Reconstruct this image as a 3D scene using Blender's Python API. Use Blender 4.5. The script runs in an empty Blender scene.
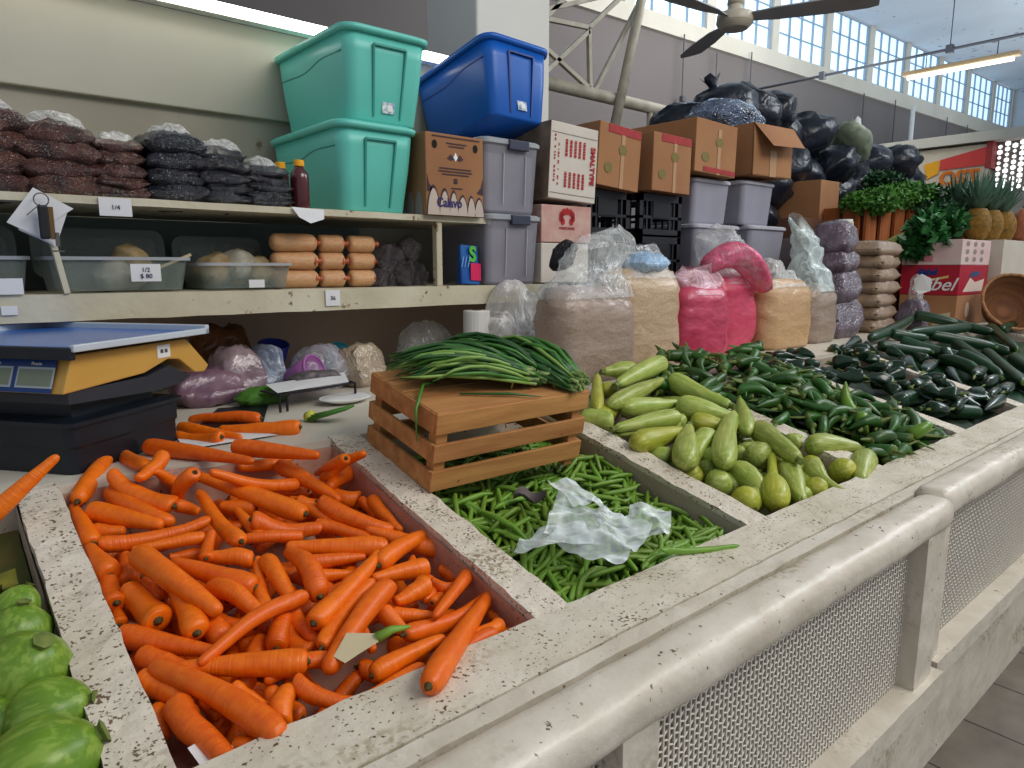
import bpy, math, random
from mathutils import Vector, Matrix, noise, Euler
random.seed(5)
SC = bpy.context.scene
COL = SC.collection
H = 1.43
SL = (1.055-.9)/(1.40-.73)            # slope of the display bins
def rim(y): return .9+SL*(y-.73)
# ------------------------------------------------------------------ materials
def nd(nt, t, **kw):
    n = nt.nodes.new(t)
    for k, v in kw.items():
        if k in n.inputs: n.inputs[k].default_value = v
        else: setattr(n, k, v)
    return n
def rgb(c): return (c[0], c[1], c[2], 1)
def M(name, col, rough=.6, col2=None, scale=8, mix=.5, bump=0, bscale=40, spots=None, sscale=60, sthr=.3, metal=0, coat=0, alpha=1, trans=0, emit=0,
      rand=0, stretch=None, spec=.5, sss=0, detail=4, crinkle=0, cscale=9, grime=None, gscale=7, gthr=.5):
    m = bpy.data.materials.new(name); m.use_nodes = True
    nt = m.node_tree; L = nt.links; b = nt.nodes['Principled BSDF']
    b.inputs['Roughness'].default_value = rough; b.inputs['Metallic'].default_value = metal
    b.inputs['Coat Weight'].default_value = coat; b.inputs['Alpha'].default_value = alpha
    b.inputs['Transmission Weight'].default_value = trans; b.inputs['Specular IOR Level'].default_value = spec
    if coat: b.inputs['Coat Roughness'].default_value = .12
    if sss:
        b.inputs['Subsurface Weight'].default_value = sss; b.inputs['Subsurface Scale'].default_value = .01
    tc = nd(nt, 'ShaderNodeTexCoord'); mp = nd(nt, 'ShaderNodeMapping')
    L.new(tc.outputs['Object'], mp.inputs['Vector'])
    if stretch: mp.inputs['Scale'].default_value = stretch
    vec = mp.outputs['Vector']
    if rand:
        oi = nd(nt, 'ShaderNodeObjectInfo'); ad = nd(nt, 'ShaderNodeVectorMath', operation='ADD')
        mu = nd(nt, 'ShaderNodeMath', operation='MULTIPLY'); mu.inputs[1].default_value = 37.0
        L.new(oi.outputs['Random'], mu.inputs[0]); L.new(vec, ad.inputs[0]); L.new(mu.outputs[0], ad.inputs[1]); vec = ad.outputs[0]
    n1 = nd(nt, 'ShaderNodeTexNoise', Scale=scale, Detail=detail); L.new(vec, n1.inputs['Vector'])
    r1 = nd(nt, 'ShaderNodeMapRange'); r1.inputs[1].default_value = .3; r1.inputs[2].default_value = .7
    L.new(n1.outputs['Fac'], r1.inputs[0])
    mx = nd(nt, 'ShaderNodeMix', data_type='RGBA'); mx.inputs[6].default_value = rgb(col)
    mx.inputs[7].default_value = rgb(col2 or [c*.75 for c in col])
    mm = nd(nt, 'ShaderNodeMath', operation='MULTIPLY'); mm.inputs[1].default_value = mix if col2 else mix*.6
    L.new(r1.outputs[0], mm.inputs[0]); L.new(mm.outputs[0], mx.inputs[0])
    out = mx.outputs[2]
    if spots:
        n2 = nd(nt, 'ShaderNodeTexNoise', Scale=sscale, Detail=3); L.new(tc.outputs['Object'], n2.inputs['Vector'])
        n3 = nd(nt, 'ShaderNodeTexNoise', Scale=sscale*.12, Detail=2); L.new(tc.outputs['Object'], n3.inputs['Vector'])
        ad2 = nd(nt, 'ShaderNodeMath', operation='MULTIPLY_ADD'); L.new(n3.outputs['Fac'], ad2.inputs[0]); ad2.inputs[1].default_value = .35; L.new(n2.outputs['Fac'], ad2.inputs[2])
        r2 = nd(nt, 'ShaderNodeMapRange'); r2.inputs[1].default_value = 1-sthr-.02; r2.inputs[2].default_value = 1-sthr+.03
        L.new(ad2.outputs[0], r2.inputs[0])
        m2 = nd(nt, 'ShaderNodeMix', data_type='RGBA'); L.new(r2.outputs[0], m2.inputs[0]); L.new(out, m2.inputs[6]); m2.inputs[7].default_value = rgb(spots); out = m2.outputs[2]
    if grime:
        ga = nd(nt, 'ShaderNodeTexNoise', Scale=gscale, Detail=3); gb = nd(nt, 'ShaderNodeTexNoise', Scale=gscale*14, Detail=5); gm = nd(nt, 'ShaderNodeMapping'); gm.inputs['Scale'].default_value = (.45,1,1)
        L.new(tc.outputs['Object'], gm.inputs[0]); L.new(gm.outputs[0], ga.inputs['Vector']); L.new(tc.outputs['Object'], gb.inputs['Vector'])
        ra = nd(nt, 'ShaderNodeMapRange'); ra.inputs[1].default_value = gthr; ra.inputs[2].default_value = gthr+.14; L.new(ga.outputs['Fac'], ra.inputs[0])
        rb_ = nd(nt, 'ShaderNodeMapRange'); rb_.inputs[1].default_value = .46; rb_.inputs[2].default_value = .62; L.new(gb.outputs['Fac'], rb_.inputs[0])
        gp = nd(nt, 'ShaderNodeMath', operation='MULTIPLY'); L.new(ra.outputs[0], gp.inputs[0]); L.new(rb_.outputs[0], gp.inputs[1])
        gx = nd(nt, 'ShaderNodeMix', data_type='RGBA'); L.new(gp.outputs[0], gx.inputs[0]); L.new(out, gx.inputs[6]); gx.inputs[7].default_value = rgb(grime); out = gx.outputs[2]
    if rand:
        hs = nd(nt, 'ShaderNodeHueSaturation'); rr = nd(nt, 'ShaderNodeMapRange')
        rr.inputs[3].default_value = 1-rand; rr.inputs[4].default_value = 1+rand*.6
        L.new(oi.outputs['Random'], rr.inputs[0]); L.new(rr.outputs[0], hs.inputs['Value'])
        r5 = nd(nt, 'ShaderNodeMapRange'); r5.inputs[3].default_value = .5-rand*.04; r5.inputs[4].default_value = .5+rand*.04
        L.new(oi.outputs['Random'], r5.inputs[0]); L.new(r5.outputs[0], hs.inputs['Hue'])
        L.new(out, hs.inputs['Color']); out = hs.outputs[0]
    L.new(out, b.inputs['Base Color'])
    if emit:
        b.inputs['Emission Color'].default_value = rgb(col); b.inputs['Emission Strength'].default_value = emit
    if bump or crinkle:
        bp = nd(nt, 'ShaderNodeBump'); bp.inputs['Strength'].default_value = bump or crinkle; bp.inputs['Distance'].default_value = .01 if bump else .014
        if crinkle:
            t = nd(nt, 'ShaderNodeTexVoronoi', Scale=cscale); t.feature = 'DISTANCE_TO_EDGE'
            w = nd(nt, 'ShaderNodeTexNoise', Scale=cscale*.6, Detail=3); L.new(vec, w.inputs['Vector'])
            a3 = nd(nt, 'ShaderNodeVectorMath', operation='ADD'); L.new(vec, a3.inputs[0]); L.new(w.outputs['Color'], a3.inputs[1]); L.new(a3.outputs[0], t.inputs['Vector'])
            L.new(t.outputs['Distance'], bp.inputs['Height'])
        else:
            t = nd(nt, 'ShaderNodeTexNoise', Scale=bscale, Detail=6); L.new(vec, t.inputs['Vector']); L.new(t.outputs['Fac'], bp.inputs['Height'])
        L.new(bp.outputs[0], b.inputs['Normal'])
        if coat: L.new(bp.outputs[0], b.inputs['Coat Normal'])
    return m
def film(name, tint=(.9,.92,.92), dens=.35, rough=.12, cscale=12):
    """thin crumpled plastic film: mostly see-through, with white haze and sharp highlights"""
    m = bpy.data.materials.new(name); m.use_nodes = True; nt = m.node_tree; L = nt.links
    nt.nodes.remove(nt.nodes['Principled BSDF']); o = nt.nodes['Material Output']
    tc = nd(nt, 'ShaderNodeTexCoord'); n1 = nd(nt, 'ShaderNodeTexNoise', Scale=cscale, Detail=3, Distortion=1.2); L.new(tc.outputs['Object'], n1.inputs['Vector'])
    ab = nd(nt, 'ShaderNodeMath', operation='SUBTRACT'); ab.inputs[1].default_value = .5; L.new(n1.outputs['Fac'], ab.inputs[0])
    a2 = nd(nt, 'ShaderNodeMath', operation='ABSOLUTE'); L.new(ab.outputs[0], a2.inputs[0])
    bp = nd(nt, 'ShaderNodeBump'); bp.inputs['Strength'].default_value = .7; bp.inputs['Distance'].default_value = .02; L.new(a2.outputs[0], bp.inputs['Height'])
    tr = nd(nt, 'ShaderNodeBsdfTransparent'); tr.inputs[0].default_value = (.96,.97,.97,1)
    df = nd(nt, 'ShaderNodeBsdfPrincipled'); df.inputs['Base Color'].default_value = rgb(tint); df.inputs['Roughness'].default_value = rough; df.inputs['Specular IOR Level'].default_value = .8
    L.new(bp.outputs[0], df.inputs['Normal'])
    lw = nd(nt, 'ShaderNodeLayerWeight'); lw.inputs['Blend'].default_value = .35; L.new(bp.outputs[0], lw.inputs['Normal'])
    r = nd(nt, 'ShaderNodeMapRange'); r.inputs[3].default_value = dens*.45; r.inputs[4].default_value = min(1, dens*1.7); L.new(lw.outputs['Facing'], r.inputs[0])
    r3 = nd(nt, 'ShaderNodeMapRange'); r3.inputs[1].default_value = 0; r3.inputs[2].default_value = .06; r3.inputs[3].default_value = dens*.5; r3.inputs[4].default_value = 0; L.new(a2.outputs[0], r3.inputs[0])
    ad = nd(nt, 'ShaderNodeMath', operation='ADD'); ad.use_clamp = True; L.new(r.outputs[0], ad.inputs[0]); L.new(r3.outputs[0], ad.inputs[1])
    mx = nd(nt, 'ShaderNodeMixShader'); L.new(ad.outputs[0], mx.inputs[0]); L.new(tr.outputs[0], mx.inputs[1]); L.new(df.outputs[0], mx.inputs[2]); L.new(mx.outputs[0], o.inputs['Surface'])
    return m
# ------------------------------------------------------------------ mesh collector
class MB:
    def __init__(s): s.v = []; s.f = []
    def add(s, vs, fs, mat=None):
        k = len(s.v); s.v += [tuple(mat @ Vector(v)) if mat else tuple(v) for v in vs]; s.f += [tuple(i+k for i in f) for f in fs]; return s
    def box(s, x0, x1, y0, y1, z0, z1, mat=None):
        return s.add([(x,y,z) for z in (z0,z1) for y in (y0,y1) for x in (x0,x1)], [(0,2,3,1),(4,5,7,6),(0,1,5,4),(2,6,7,3),(0,4,6,2),(1,3,7,5)], mat)
    def bar(s, a, b, w, h=None):
        a = Vector(a); b = Vector(b); h = h or w; d = b-a; q = d.to_track_quat('X','Z').to_matrix().to_4x4()
        return s.box(0, d.length, -w/2, w/2, -h/2, h/2, Matrix.Translation(a) @ q)
    def loft(s, rings, caps=True, closed=True):
        k = len(s.v); n = len(rings[0])
        for r in rings: s.v += [tuple(p) for p in r]
        for i in range(len(rings)-1):
            for j in range(n if closed else n-1):
                a = k+i*n+j; b = k+i*n+(j+1) % n; s.f.append((a, b, b+n, a+n))
        if caps: s.f.append(tuple(k+j for j in reversed(range(n)))); s.f.append(tuple(k+(len(rings)-1)*n+j for j in range(n)))
        return s
    def tube(s, pts, r, n=8, caps=True):
        pts = [Vector(p) for p in pts]; rs = r if isinstance(r, (list, tuple)) else [r]*len(pts); rings = []; up = None
        for i, p in enumerate(pts):
            d = (pts[min(i+1, len(pts)-1)]-pts[max(i-1, 0)]).normalized()
            if up is None: up = Vector((0,0,1)) if abs(d.z) < .9 else Vector((1,0,0))
            x = d.cross(up).normalized(); up = x.cross(d).normalized()
            rings.append([p+x*rs[i]*math.cos(6.2832*j/n)+up*rs[i]*math.sin(6.2832*j/n) for j in range(n)])
        return s.loft(rings, caps)
    def cyl(s, c, r, h, n=20, r2=None):
        c = Vector(c); return s.loft([[c+Vector((q*math.cos(6.2832*j/n), q*math.sin(6.2832*j/n), z)) for j in range(n)] for q, z in ((r, 0), (r2 or r, h))])
    def mesh(s, name, smooth=False, mat=None, bevel=0):
        me = bpy.data.meshes.new(name); me.from_pydata(s.v, [], s.f); me.update()
        if smooth: me.polygons.foreach_set('use_smooth', [True]*len(me.polygons))
        if mat: me.materials.append(mat)
        return me
    def obj(s, name, mat, parent=None, smooth=False, bevel=0, loc=None, rot=None, **tags):
        return link(name, s.mesh(name, smooth, mat), parent, bevel, loc, rot, **tags)
def link(name, me, parent=None, bevel=0, loc=None, rot=None, **tags):
    o = bpy.data.objects.new(name, me); COL.objects.link(o)
    if parent: o.parent = parent
    if loc: o.location = loc
    if rot: o.rotation_euler = rot
    if bevel:
        m = o.modifiers.new('bevel', 'BEVEL'); m.width = bevel; m.segments = 2; m.limit_method = 'ANGLE'
    for k, v in tags.items():
        if v: o[k] = v
    return o
def thing(name, label, cat, loc=(0,0,0), rot=(0,0,0), group=None):
    o = bpy.data.objects.new(name, None); COL.objects.link(o); o.location = loc; o.rotation_euler = rot; o.empty_display_size = .05
    o['label'] = label; o['category'] = cat
    if group: o['group'] = group
    return o
def tag(o, label, cat, group=None):
    o['label'] = label; o['category'] = cat
    if group: o['group'] = group
    return o
def struct(o): o['kind'] = 'structure'; return o
def text_mesh(txt, size, extr=.0006, shear=0, bold=0):
    cu = bpy.data.curves.new('lettering', 'FONT'); cu.body = txt; cu.size = size; cu.extrude = extr; cu.shear = shear; cu.offset = bold
    cu.align_x = 'CENTER'; cu.align_y = 'CENTER'; cu.resolution_u = 3
    o = bpy.data.objects.new('lettering', cu); COL.objects.link(o)
    dg = bpy.context.evaluated_depsgraph_get(); dg.update(); me = bpy.data.meshes.new_from_object(o.evaluated_get(dg))
    bpy.data.objects.remove(o); me.name = 'lettering'; return me
def lettering(txt, size, mat, parent, loc, rot, name='lettering', **k):
    me = text_mesh(txt, size, **k); me.materials.clear(); me.materials.append(mat); return link(name, me, parent, loc=loc, rot=rot)
def rrect(w, d, r, n=6):
    """rounded rectangle outline, w along x, d along y"""
    r = min(r, w/2-1e-4, d/2-1e-4); out = []
    for cx, cy, a0 in ((w/2-r, d/2-r, 0), (-w/2+r, d/2-r, 90), (-w/2+r, -d/2+r, 180), (w/2-r, -d/2+r, 270)):
        for i in range(n+1):
            a = math.radians(a0+90*i/n); out.append((cx+r*math.cos(a), cy+r*math.sin(a)))
    return out
def N(p, s, k=0): return noise.noise(Vector(p)*s+Vector((k*7.3, k*3.1, -k*5.7)))
def ridge(p, s, k=0): return 1-abs(N(p, s, k))*2
FRONT = (math.pi/2, 0, 0)             # lettering lying on a face that looks to -Y
LEFT = (math.pi/2, 0, -math.pi/2)     # lettering lying on a face that looks to -X
ORD = ['lowest', 'second from the bottom', 'third from the bottom', 'fourth from the bottom', 'fifth from the bottom', 'sixth from the bottom']
CARROTS=[(0.383,0.916,0.868,0.302,0.802,0.842,0.0130,0),
(0.278,1.034,0.895,0.185,1.139,0.920,0.0130,0),
(0.175,1.053,0.900,0.294,1.086,0.912,0.0130,0),
(0.332,0.773,0.835,0.450,0.849,0.853,0.0130,0),
(0.337,1.209,0.936,0.437,1.307,0.958,0.0130,0),
(0.232,1.163,0.925,0.364,1.117,0.915,0.0130,0),
(0.385,1.015,0.891,0.523,0.993,0.886,0.0130,0),
(0.238,1.209,0.936,0.203,1.344,0.967,0.0130,0),
(0.289,0.774,0.835,0.238,0.905,0.865,0.0130,0),
(0.620,0.911,0.867,0.498,0.842,0.851,0.0130,0),
(0.548,1.010,0.905,0.414,0.969,0.880,0.0130,0),
(0.208,0.740,0.827,0.247,0.872,0.858,0.0130,0),
(0.527,0.958,0.878,0.472,1.087,0.908,0.0130,0),
(0.479,0.971,0.896,0.436,1.104,0.912,0.0130,0),
(0.547,1.112,0.913,0.552,1.252,0.946,0.0130,0),
(0.403,1.129,0.922,0.502,1.030,0.904,0.0130,0),
(0.452,0.949,0.876,0.590,0.931,0.871,0.0130,0),
(0.249,1.087,0.923,0.255,0.947,0.875,0.0130,0),
(0.199,1.041,0.902,0.335,1.076,0.915,0.0130,0),
(0.557,1.252,0.956,0.431,1.190,0.931,0.0130,0),
(0.609,1.021,0.872,0.561,0.889,0.842,0.0130,0),
(0.529,1.093,0.909,0.394,1.131,0.918,0.0130,0),
(0.639,1.316,0.941,0.501,1.339,0.946,0.0130,0),
(0.513,0.873,0.858,0.471,0.740,0.827,0.0130,0),
(0.454,1.380,0.975,0.515,1.293,0.955,0.0130,0),
(0.360,1.059,0.901,0.291,0.937,0.873,0.0130,0),
(0.175,0.981,0.893,0.244,1.103,0.921,0.0130,0),
(0.244,0.874,0.868,0.259,0.740,0.827,0.0130,0),
(0.311,0.872,0.858,0.203,0.960,0.878,0.0130,0),
(0.650,0.795,0.820,0.517,0.840,0.830,0.0130,0),
(0.412,1.355,0.975,0.471,1.228,0.940,0.0130,0),
(0.640,0.899,0.849,0.520,0.970,0.875,0.0130,0),
(0.290,1.310,0.964,0.425,1.273,0.956,0.0130,0),
(0.258,0.804,0.857,0.274,0.944,0.879,0.0130,0),
(0.362,1.093,0.909,0.243,1.019,0.892,0.0130,0),
(0.377,0.740,0.827,0.255,0.807,0.868,0.0130,0),
(0.296,1.125,0.916,0.429,1.084,0.912,0.0130,0),
(0.556,1.121,0.930,0.452,1.027,0.899,0.0130,0),
(0.441,0.843,0.861,0.554,0.760,0.842,0.0130,0),
(0.523,1.353,0.969,0.564,1.219,0.938,0.0130,0),
(0.317,0.963,0.879,0.428,1.048,0.909,0.0130,0),
(0.415,0.778,0.836,0.543,0.835,0.849,0.0130,0),
(0.329,0.807,0.853,0.254,0.925,0.870,0.0130,0),
(0.182,0.740,0.827,0.264,0.827,0.872,0.0130,0),
(0.176,0.973,0.881,0.314,0.996,0.886,0.0130,0),
(0.543,1.076,0.885,0.626,1.189,0.911,0.0130,0),
(0.357,0.922,0.879,0.265,1.028,0.904,0.0130,0),
(0.184,1.274,0.951,0.324,1.268,0.949,0.0130,0),
(0.345,1.020,0.902,0.465,1.091,0.924,0.0130,0),
(0.251,0.902,0.875,0.239,1.042,0.902,0.0130,0),
(0.495,0.855,0.834,0.634,0.875,0.839,0.0130,0),
(0.576,1.026,0.873,0.661,1.137,0.899,0.0130,0),
(0.508,0.798,0.846,0.370,0.774,0.855,0.0130,0),
(0.654,1.345,0.957,0.607,1.213,0.917,0.0130,0),
(0.280,0.926,0.870,0.350,1.047,0.898,0.0130,0),
(0.527,1.153,0.923,0.552,1.015,0.891,0.0130,0),
(0.319,0.966,0.895,0.371,0.837,0.860,0.0130,0),
(0.609,1.339,0.961,0.657,1.207,0.930,0.0130,0),
(0.550,1.137,0.899,0.570,1.276,0.931,0.0130,0),
(0.359,0.967,0.880,0.497,0.992,0.916,0.0130,0),
(0.216,0.865,0.856,0.208,1.005,0.889,0.0130,0),
(0.571,1.311,0.980,0.439,1.357,0.970,0.0130,0),
(0.545,1.373,0.954,0.665,1.333,0.945,0.0130,0),
(0.350,0.831,0.868,0.371,0.969,0.905,0.0130,0),
(0.336,0.940,0.899,0.237,0.841,0.866,0.0130,0),
(0.665,1.257,0.952,0.527,1.275,0.931,0.0130,0),
(0.427,1.206,0.945,0.548,1.277,0.952,0.0130,0),
(0.477,1.375,0.989,0.505,1.238,0.943,0.0130,0),
(0.500,0.989,0.915,0.560,1.115,0.944,0.0130,0),
(0.525,1.033,0.895,0.569,0.900,0.864,0.0130,0),
(0.351,1.377,1.016,0.306,1.342,1.064,0.0123,14),
(0.602,1.188,1.069,0.612,1.342,1.002,0.0114,21),
(0.645,1.240,0.970,0.616,1.270,0.984,0.0162,24),
(0.560,1.213,0.978,0.524,1.262,0.989,0.0096,25),
(0.651,1.220,0.968,0.649,1.161,0.951,0.0090,28),
(0.444,1.259,0.988,0.404,1.285,0.994,0.0167,30),
(0.526,1.156,0.965,0.586,1.080,0.947,0.0119,32),
(0.528,1.212,0.978,0.557,1.138,0.960,0.0113,33),
(0.386,0.960,0.919,0.399,0.882,0.901,0.0135,47),
(0.342,0.902,0.906,0.373,0.949,0.922,0.0140,48),
(0.373,0.868,0.903,0.368,0.925,0.911,0.0139,49),
(0.451,1.022,0.934,0.511,1.003,0.929,0.0105,50),
(0.639,0.779,0.865,0.728,0.791,0.847,0.0093,60),
(0.685,0.821,0.864,0.676,0.837,0.869,0.0090,61),
(0.519,0.880,0.901,0.568,0.848,0.893,0.0108,62),
(0.500,0.880,0.911,0.512,0.833,0.890,0.0129,63),
(0.588,0.878,0.900,0.632,0.907,0.896,0.0088,64),
(0.620,0.939,0.906,0.580,0.888,0.903,0.0102,65),
(0.684,0.947,0.893,0.675,0.964,0.899,0.0124,66),
(0.704,1.012,0.904,0.730,0.985,0.891,0.0139,67),
(0.304,0.828,0.889,0.295,0.795,0.881,0.0090,80),
(0.180,0.878,0.892,0.177,0.835,0.882,0.0098,81),
(0.236,0.771,0.876,0.264,0.739,0.868,0.0100,83),
(0.179,1.061,0.935,0.181,1.084,0.940,0.0099,86),
(0.211,1.138,0.960,0.223,1.201,0.975,0.0137,88),
(0.334,1.161,0.966,0.281,1.169,0.968,0.0108,94),
(0.284,0.948,0.917,0.274,1.036,0.937,0.0153,95),
(0.327,0.955,0.918,0.298,0.993,0.927,0.0108,96),
(0.236,1.072,0.945,0.229,1.123,0.957,0.0118,97),
(0.203,1.299,0.990,0.228,1.278,0.993,0.0143,98),
(0.319,1.027,0.935,0.348,1.058,0.942,0.0105,99),
(0.459,0.926,0.911,0.450,0.957,0.919,0.0123,100),
(0.457,0.901,0.906,0.451,0.832,0.890,0.0105,101),
(0.527,1.232,0.992,0.588,1.169,0.972,0.0114,102),
(0.286,0.862,0.897,0.232,0.828,0.889,0.0118,103),
(0.301,1.381,1.069,0.299,1.773,1.065,0.0129,2),
(0.243,1.384,1.031,0.301,1.247,1.000,0.0162,6),
(0.206,1.343,1.014,0.285,1.245,0.999,0.0172,7),
(0.185,1.252,0.993,0.181,1.376,1.021,0.0137,8),
(0.328,1.296,1.011,0.350,1.263,1.003,0.0107,13),
(0.351,1.267,1.070,0.338,1.318,1.016,0.0132,15),
(0.472,1.397,1.073,0.576,1.253,1.068,0.0161,16),
(0.545,1.283,1.008,0.386,1.282,1.064,0.0118,18),
(0.605,1.289,1.002,0.655,1.212,1.064,0.0122,22),
(0.717,1.352,0.990,0.598,1.254,0.996,0.0177,23),
(0.666,1.205,0.968,0.656,1.085,0.943,0.0131,27),
(0.416,1.137,0.974,0.411,1.239,0.998,0.0111,29),
(0.416,1.161,1.000,0.514,1.128,0.972,0.0172,31),
(0.470,1.105,0.972,0.360,1.136,0.984,0.0103,35),
(0.690,1.004,0.920,0.594,1.094,0.960,0.0155,36),
(0.609,0.970,0.928,0.623,0.989,0.928,0.0077,38),
(0.440,1.042,0.952,0.539,1.014,0.946,0.0130,39),
(0.397,1.070,0.959,0.391,0.961,0.933,0.0138,44),
(0.349,0.957,0.933,0.389,1.086,0.962,0.0102,45),
(0.621,0.953,0.924,0.528,0.955,0.932,0.0154,51),
(0.589,0.904,0.921,0.531,0.894,0.918,0.0155,52),
(0.643,0.896,0.902,0.615,0.917,0.914,0.0100,53),
(0.703,0.849,0.877,0.616,0.807,0.888,0.0126,57),
(0.645,0.780,0.879,0.579,0.773,0.889,0.0117,58),
(0.616,0.760,0.881,0.551,0.750,0.885,0.0113,59),
(0.484,0.753,0.885,0.287,0.730,0.880,0.0096,68),
(0.424,0.775,0.890,0.540,0.784,0.893,0.0134,69),
(0.390,0.821,0.901,0.300,0.832,0.904,0.0109,70),
(0.290,0.764,0.888,0.324,0.801,0.896,0.0139,72),
(0.177,0.917,0.915,0.210,0.846,0.907,0.0145,75),
(0.185,0.958,0.925,0.224,0.894,0.918,0.0138,77),
(0.173,1.011,0.937,0.263,0.913,0.922,0.0149,78),
(0.259,0.832,0.909,0.285,0.796,0.895,0.0112,79),
(0.199,0.758,0.878,0.218,0.722,0.878,0.0090,82),
(0.183,1.095,0.957,0.185,1.130,0.965,0.0159,85),
(0.351,1.014,0.951,0.276,1.129,0.972,0.0167,91),
(0.302,1.040,0.952,0.337,0.949,0.936,0.0150,92),
(0.374,1.082,0.966,0.316,1.117,0.970,0.0137,93),
(0.339,1.525,1.072,0.463,1.296,1.067,0.0162,1),
(0.332,1.386,1.080,0.276,1.330,1.065,0.0131,3),
(0.189,1.368,1.033,0.282,1.554,1.066,0.0147,4),
(0.312,1.281,1.020,0.244,1.368,1.068,0.0175,5),
(0.194,1.227,0.995,0.353,1.214,1.000,0.0127,9),
(0.330,1.168,0.989,0.230,1.179,0.992,0.0099,10),
(0.373,1.118,0.988,0.371,1.310,1.022,0.0131,12),
(0.567,1.375,1.037,0.469,1.378,1.038,0.0125,17),
(0.503,1.169,0.990,0.383,1.375,1.037,0.0172,19),
(0.539,1.349,1.031,0.585,1.190,0.990,0.0152,20),
(0.550,1.186,0.993,0.628,1.074,0.953,0.0159,26),
(0.581,1.016,0.951,0.443,1.086,0.970,0.0173,34),
(0.550,0.972,0.944,0.699,1.046,0.934,0.0149,37),
(0.427,0.949,0.939,0.430,1.058,0.969,0.0160,40),
(0.386,0.847,0.915,0.512,0.938,0.936,0.0124,42),
(0.498,0.812,0.907,0.708,0.868,0.886,0.0130,55),
(0.325,0.798,0.909,0.373,0.738,0.890,0.0108,71),
(0.192,0.842,0.911,0.224,0.728,0.887,0.0156,74),
(0.343,0.820,0.919,0.215,0.894,0.926,0.0157,76),
(0.186,1.144,0.976,0.177,1.223,0.994,0.0165,84),
(0.214,1.004,0.951,0.202,1.092,0.964,0.0193,87),
(0.251,0.956,0.940,0.252,1.093,0.972,0.0171,89),
(0.314,1.102,0.980,0.343,1.163,0.994,0.0102,11),
(0.395,0.889,0.931,0.555,0.994,0.955,0.0164,41),
(0.523,0.905,0.935,0.369,0.797,0.909,0.0156,43),
(0.403,0.945,0.944,0.235,0.878,0.933,0.0112,46),
(0.704,0.926,0.906,0.546,0.810,0.918,0.0114,54),
(0.444,0.673,0.917,0.694,0.862,0.893,0.0156,56),
(0.271,0.730,0.894,0.189,0.915,0.929,0.0156,73),
(0.227,1.131,0.997,0.282,0.958,0.957,0.0167,90)]
LEDGE_CARROTS=[(0.644,1.495,1.071,0.516,1.623,1.066,0.0170,0),
(0.618,1.660,1.068,0.490,1.767,1.064,0.0146,1),
(0.480,1.522,1.069,0.422,1.621,1.064,0.0151,2),
(0.442,1.675,1.068,0.522,1.515,1.063,0.0137,3)]
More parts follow.
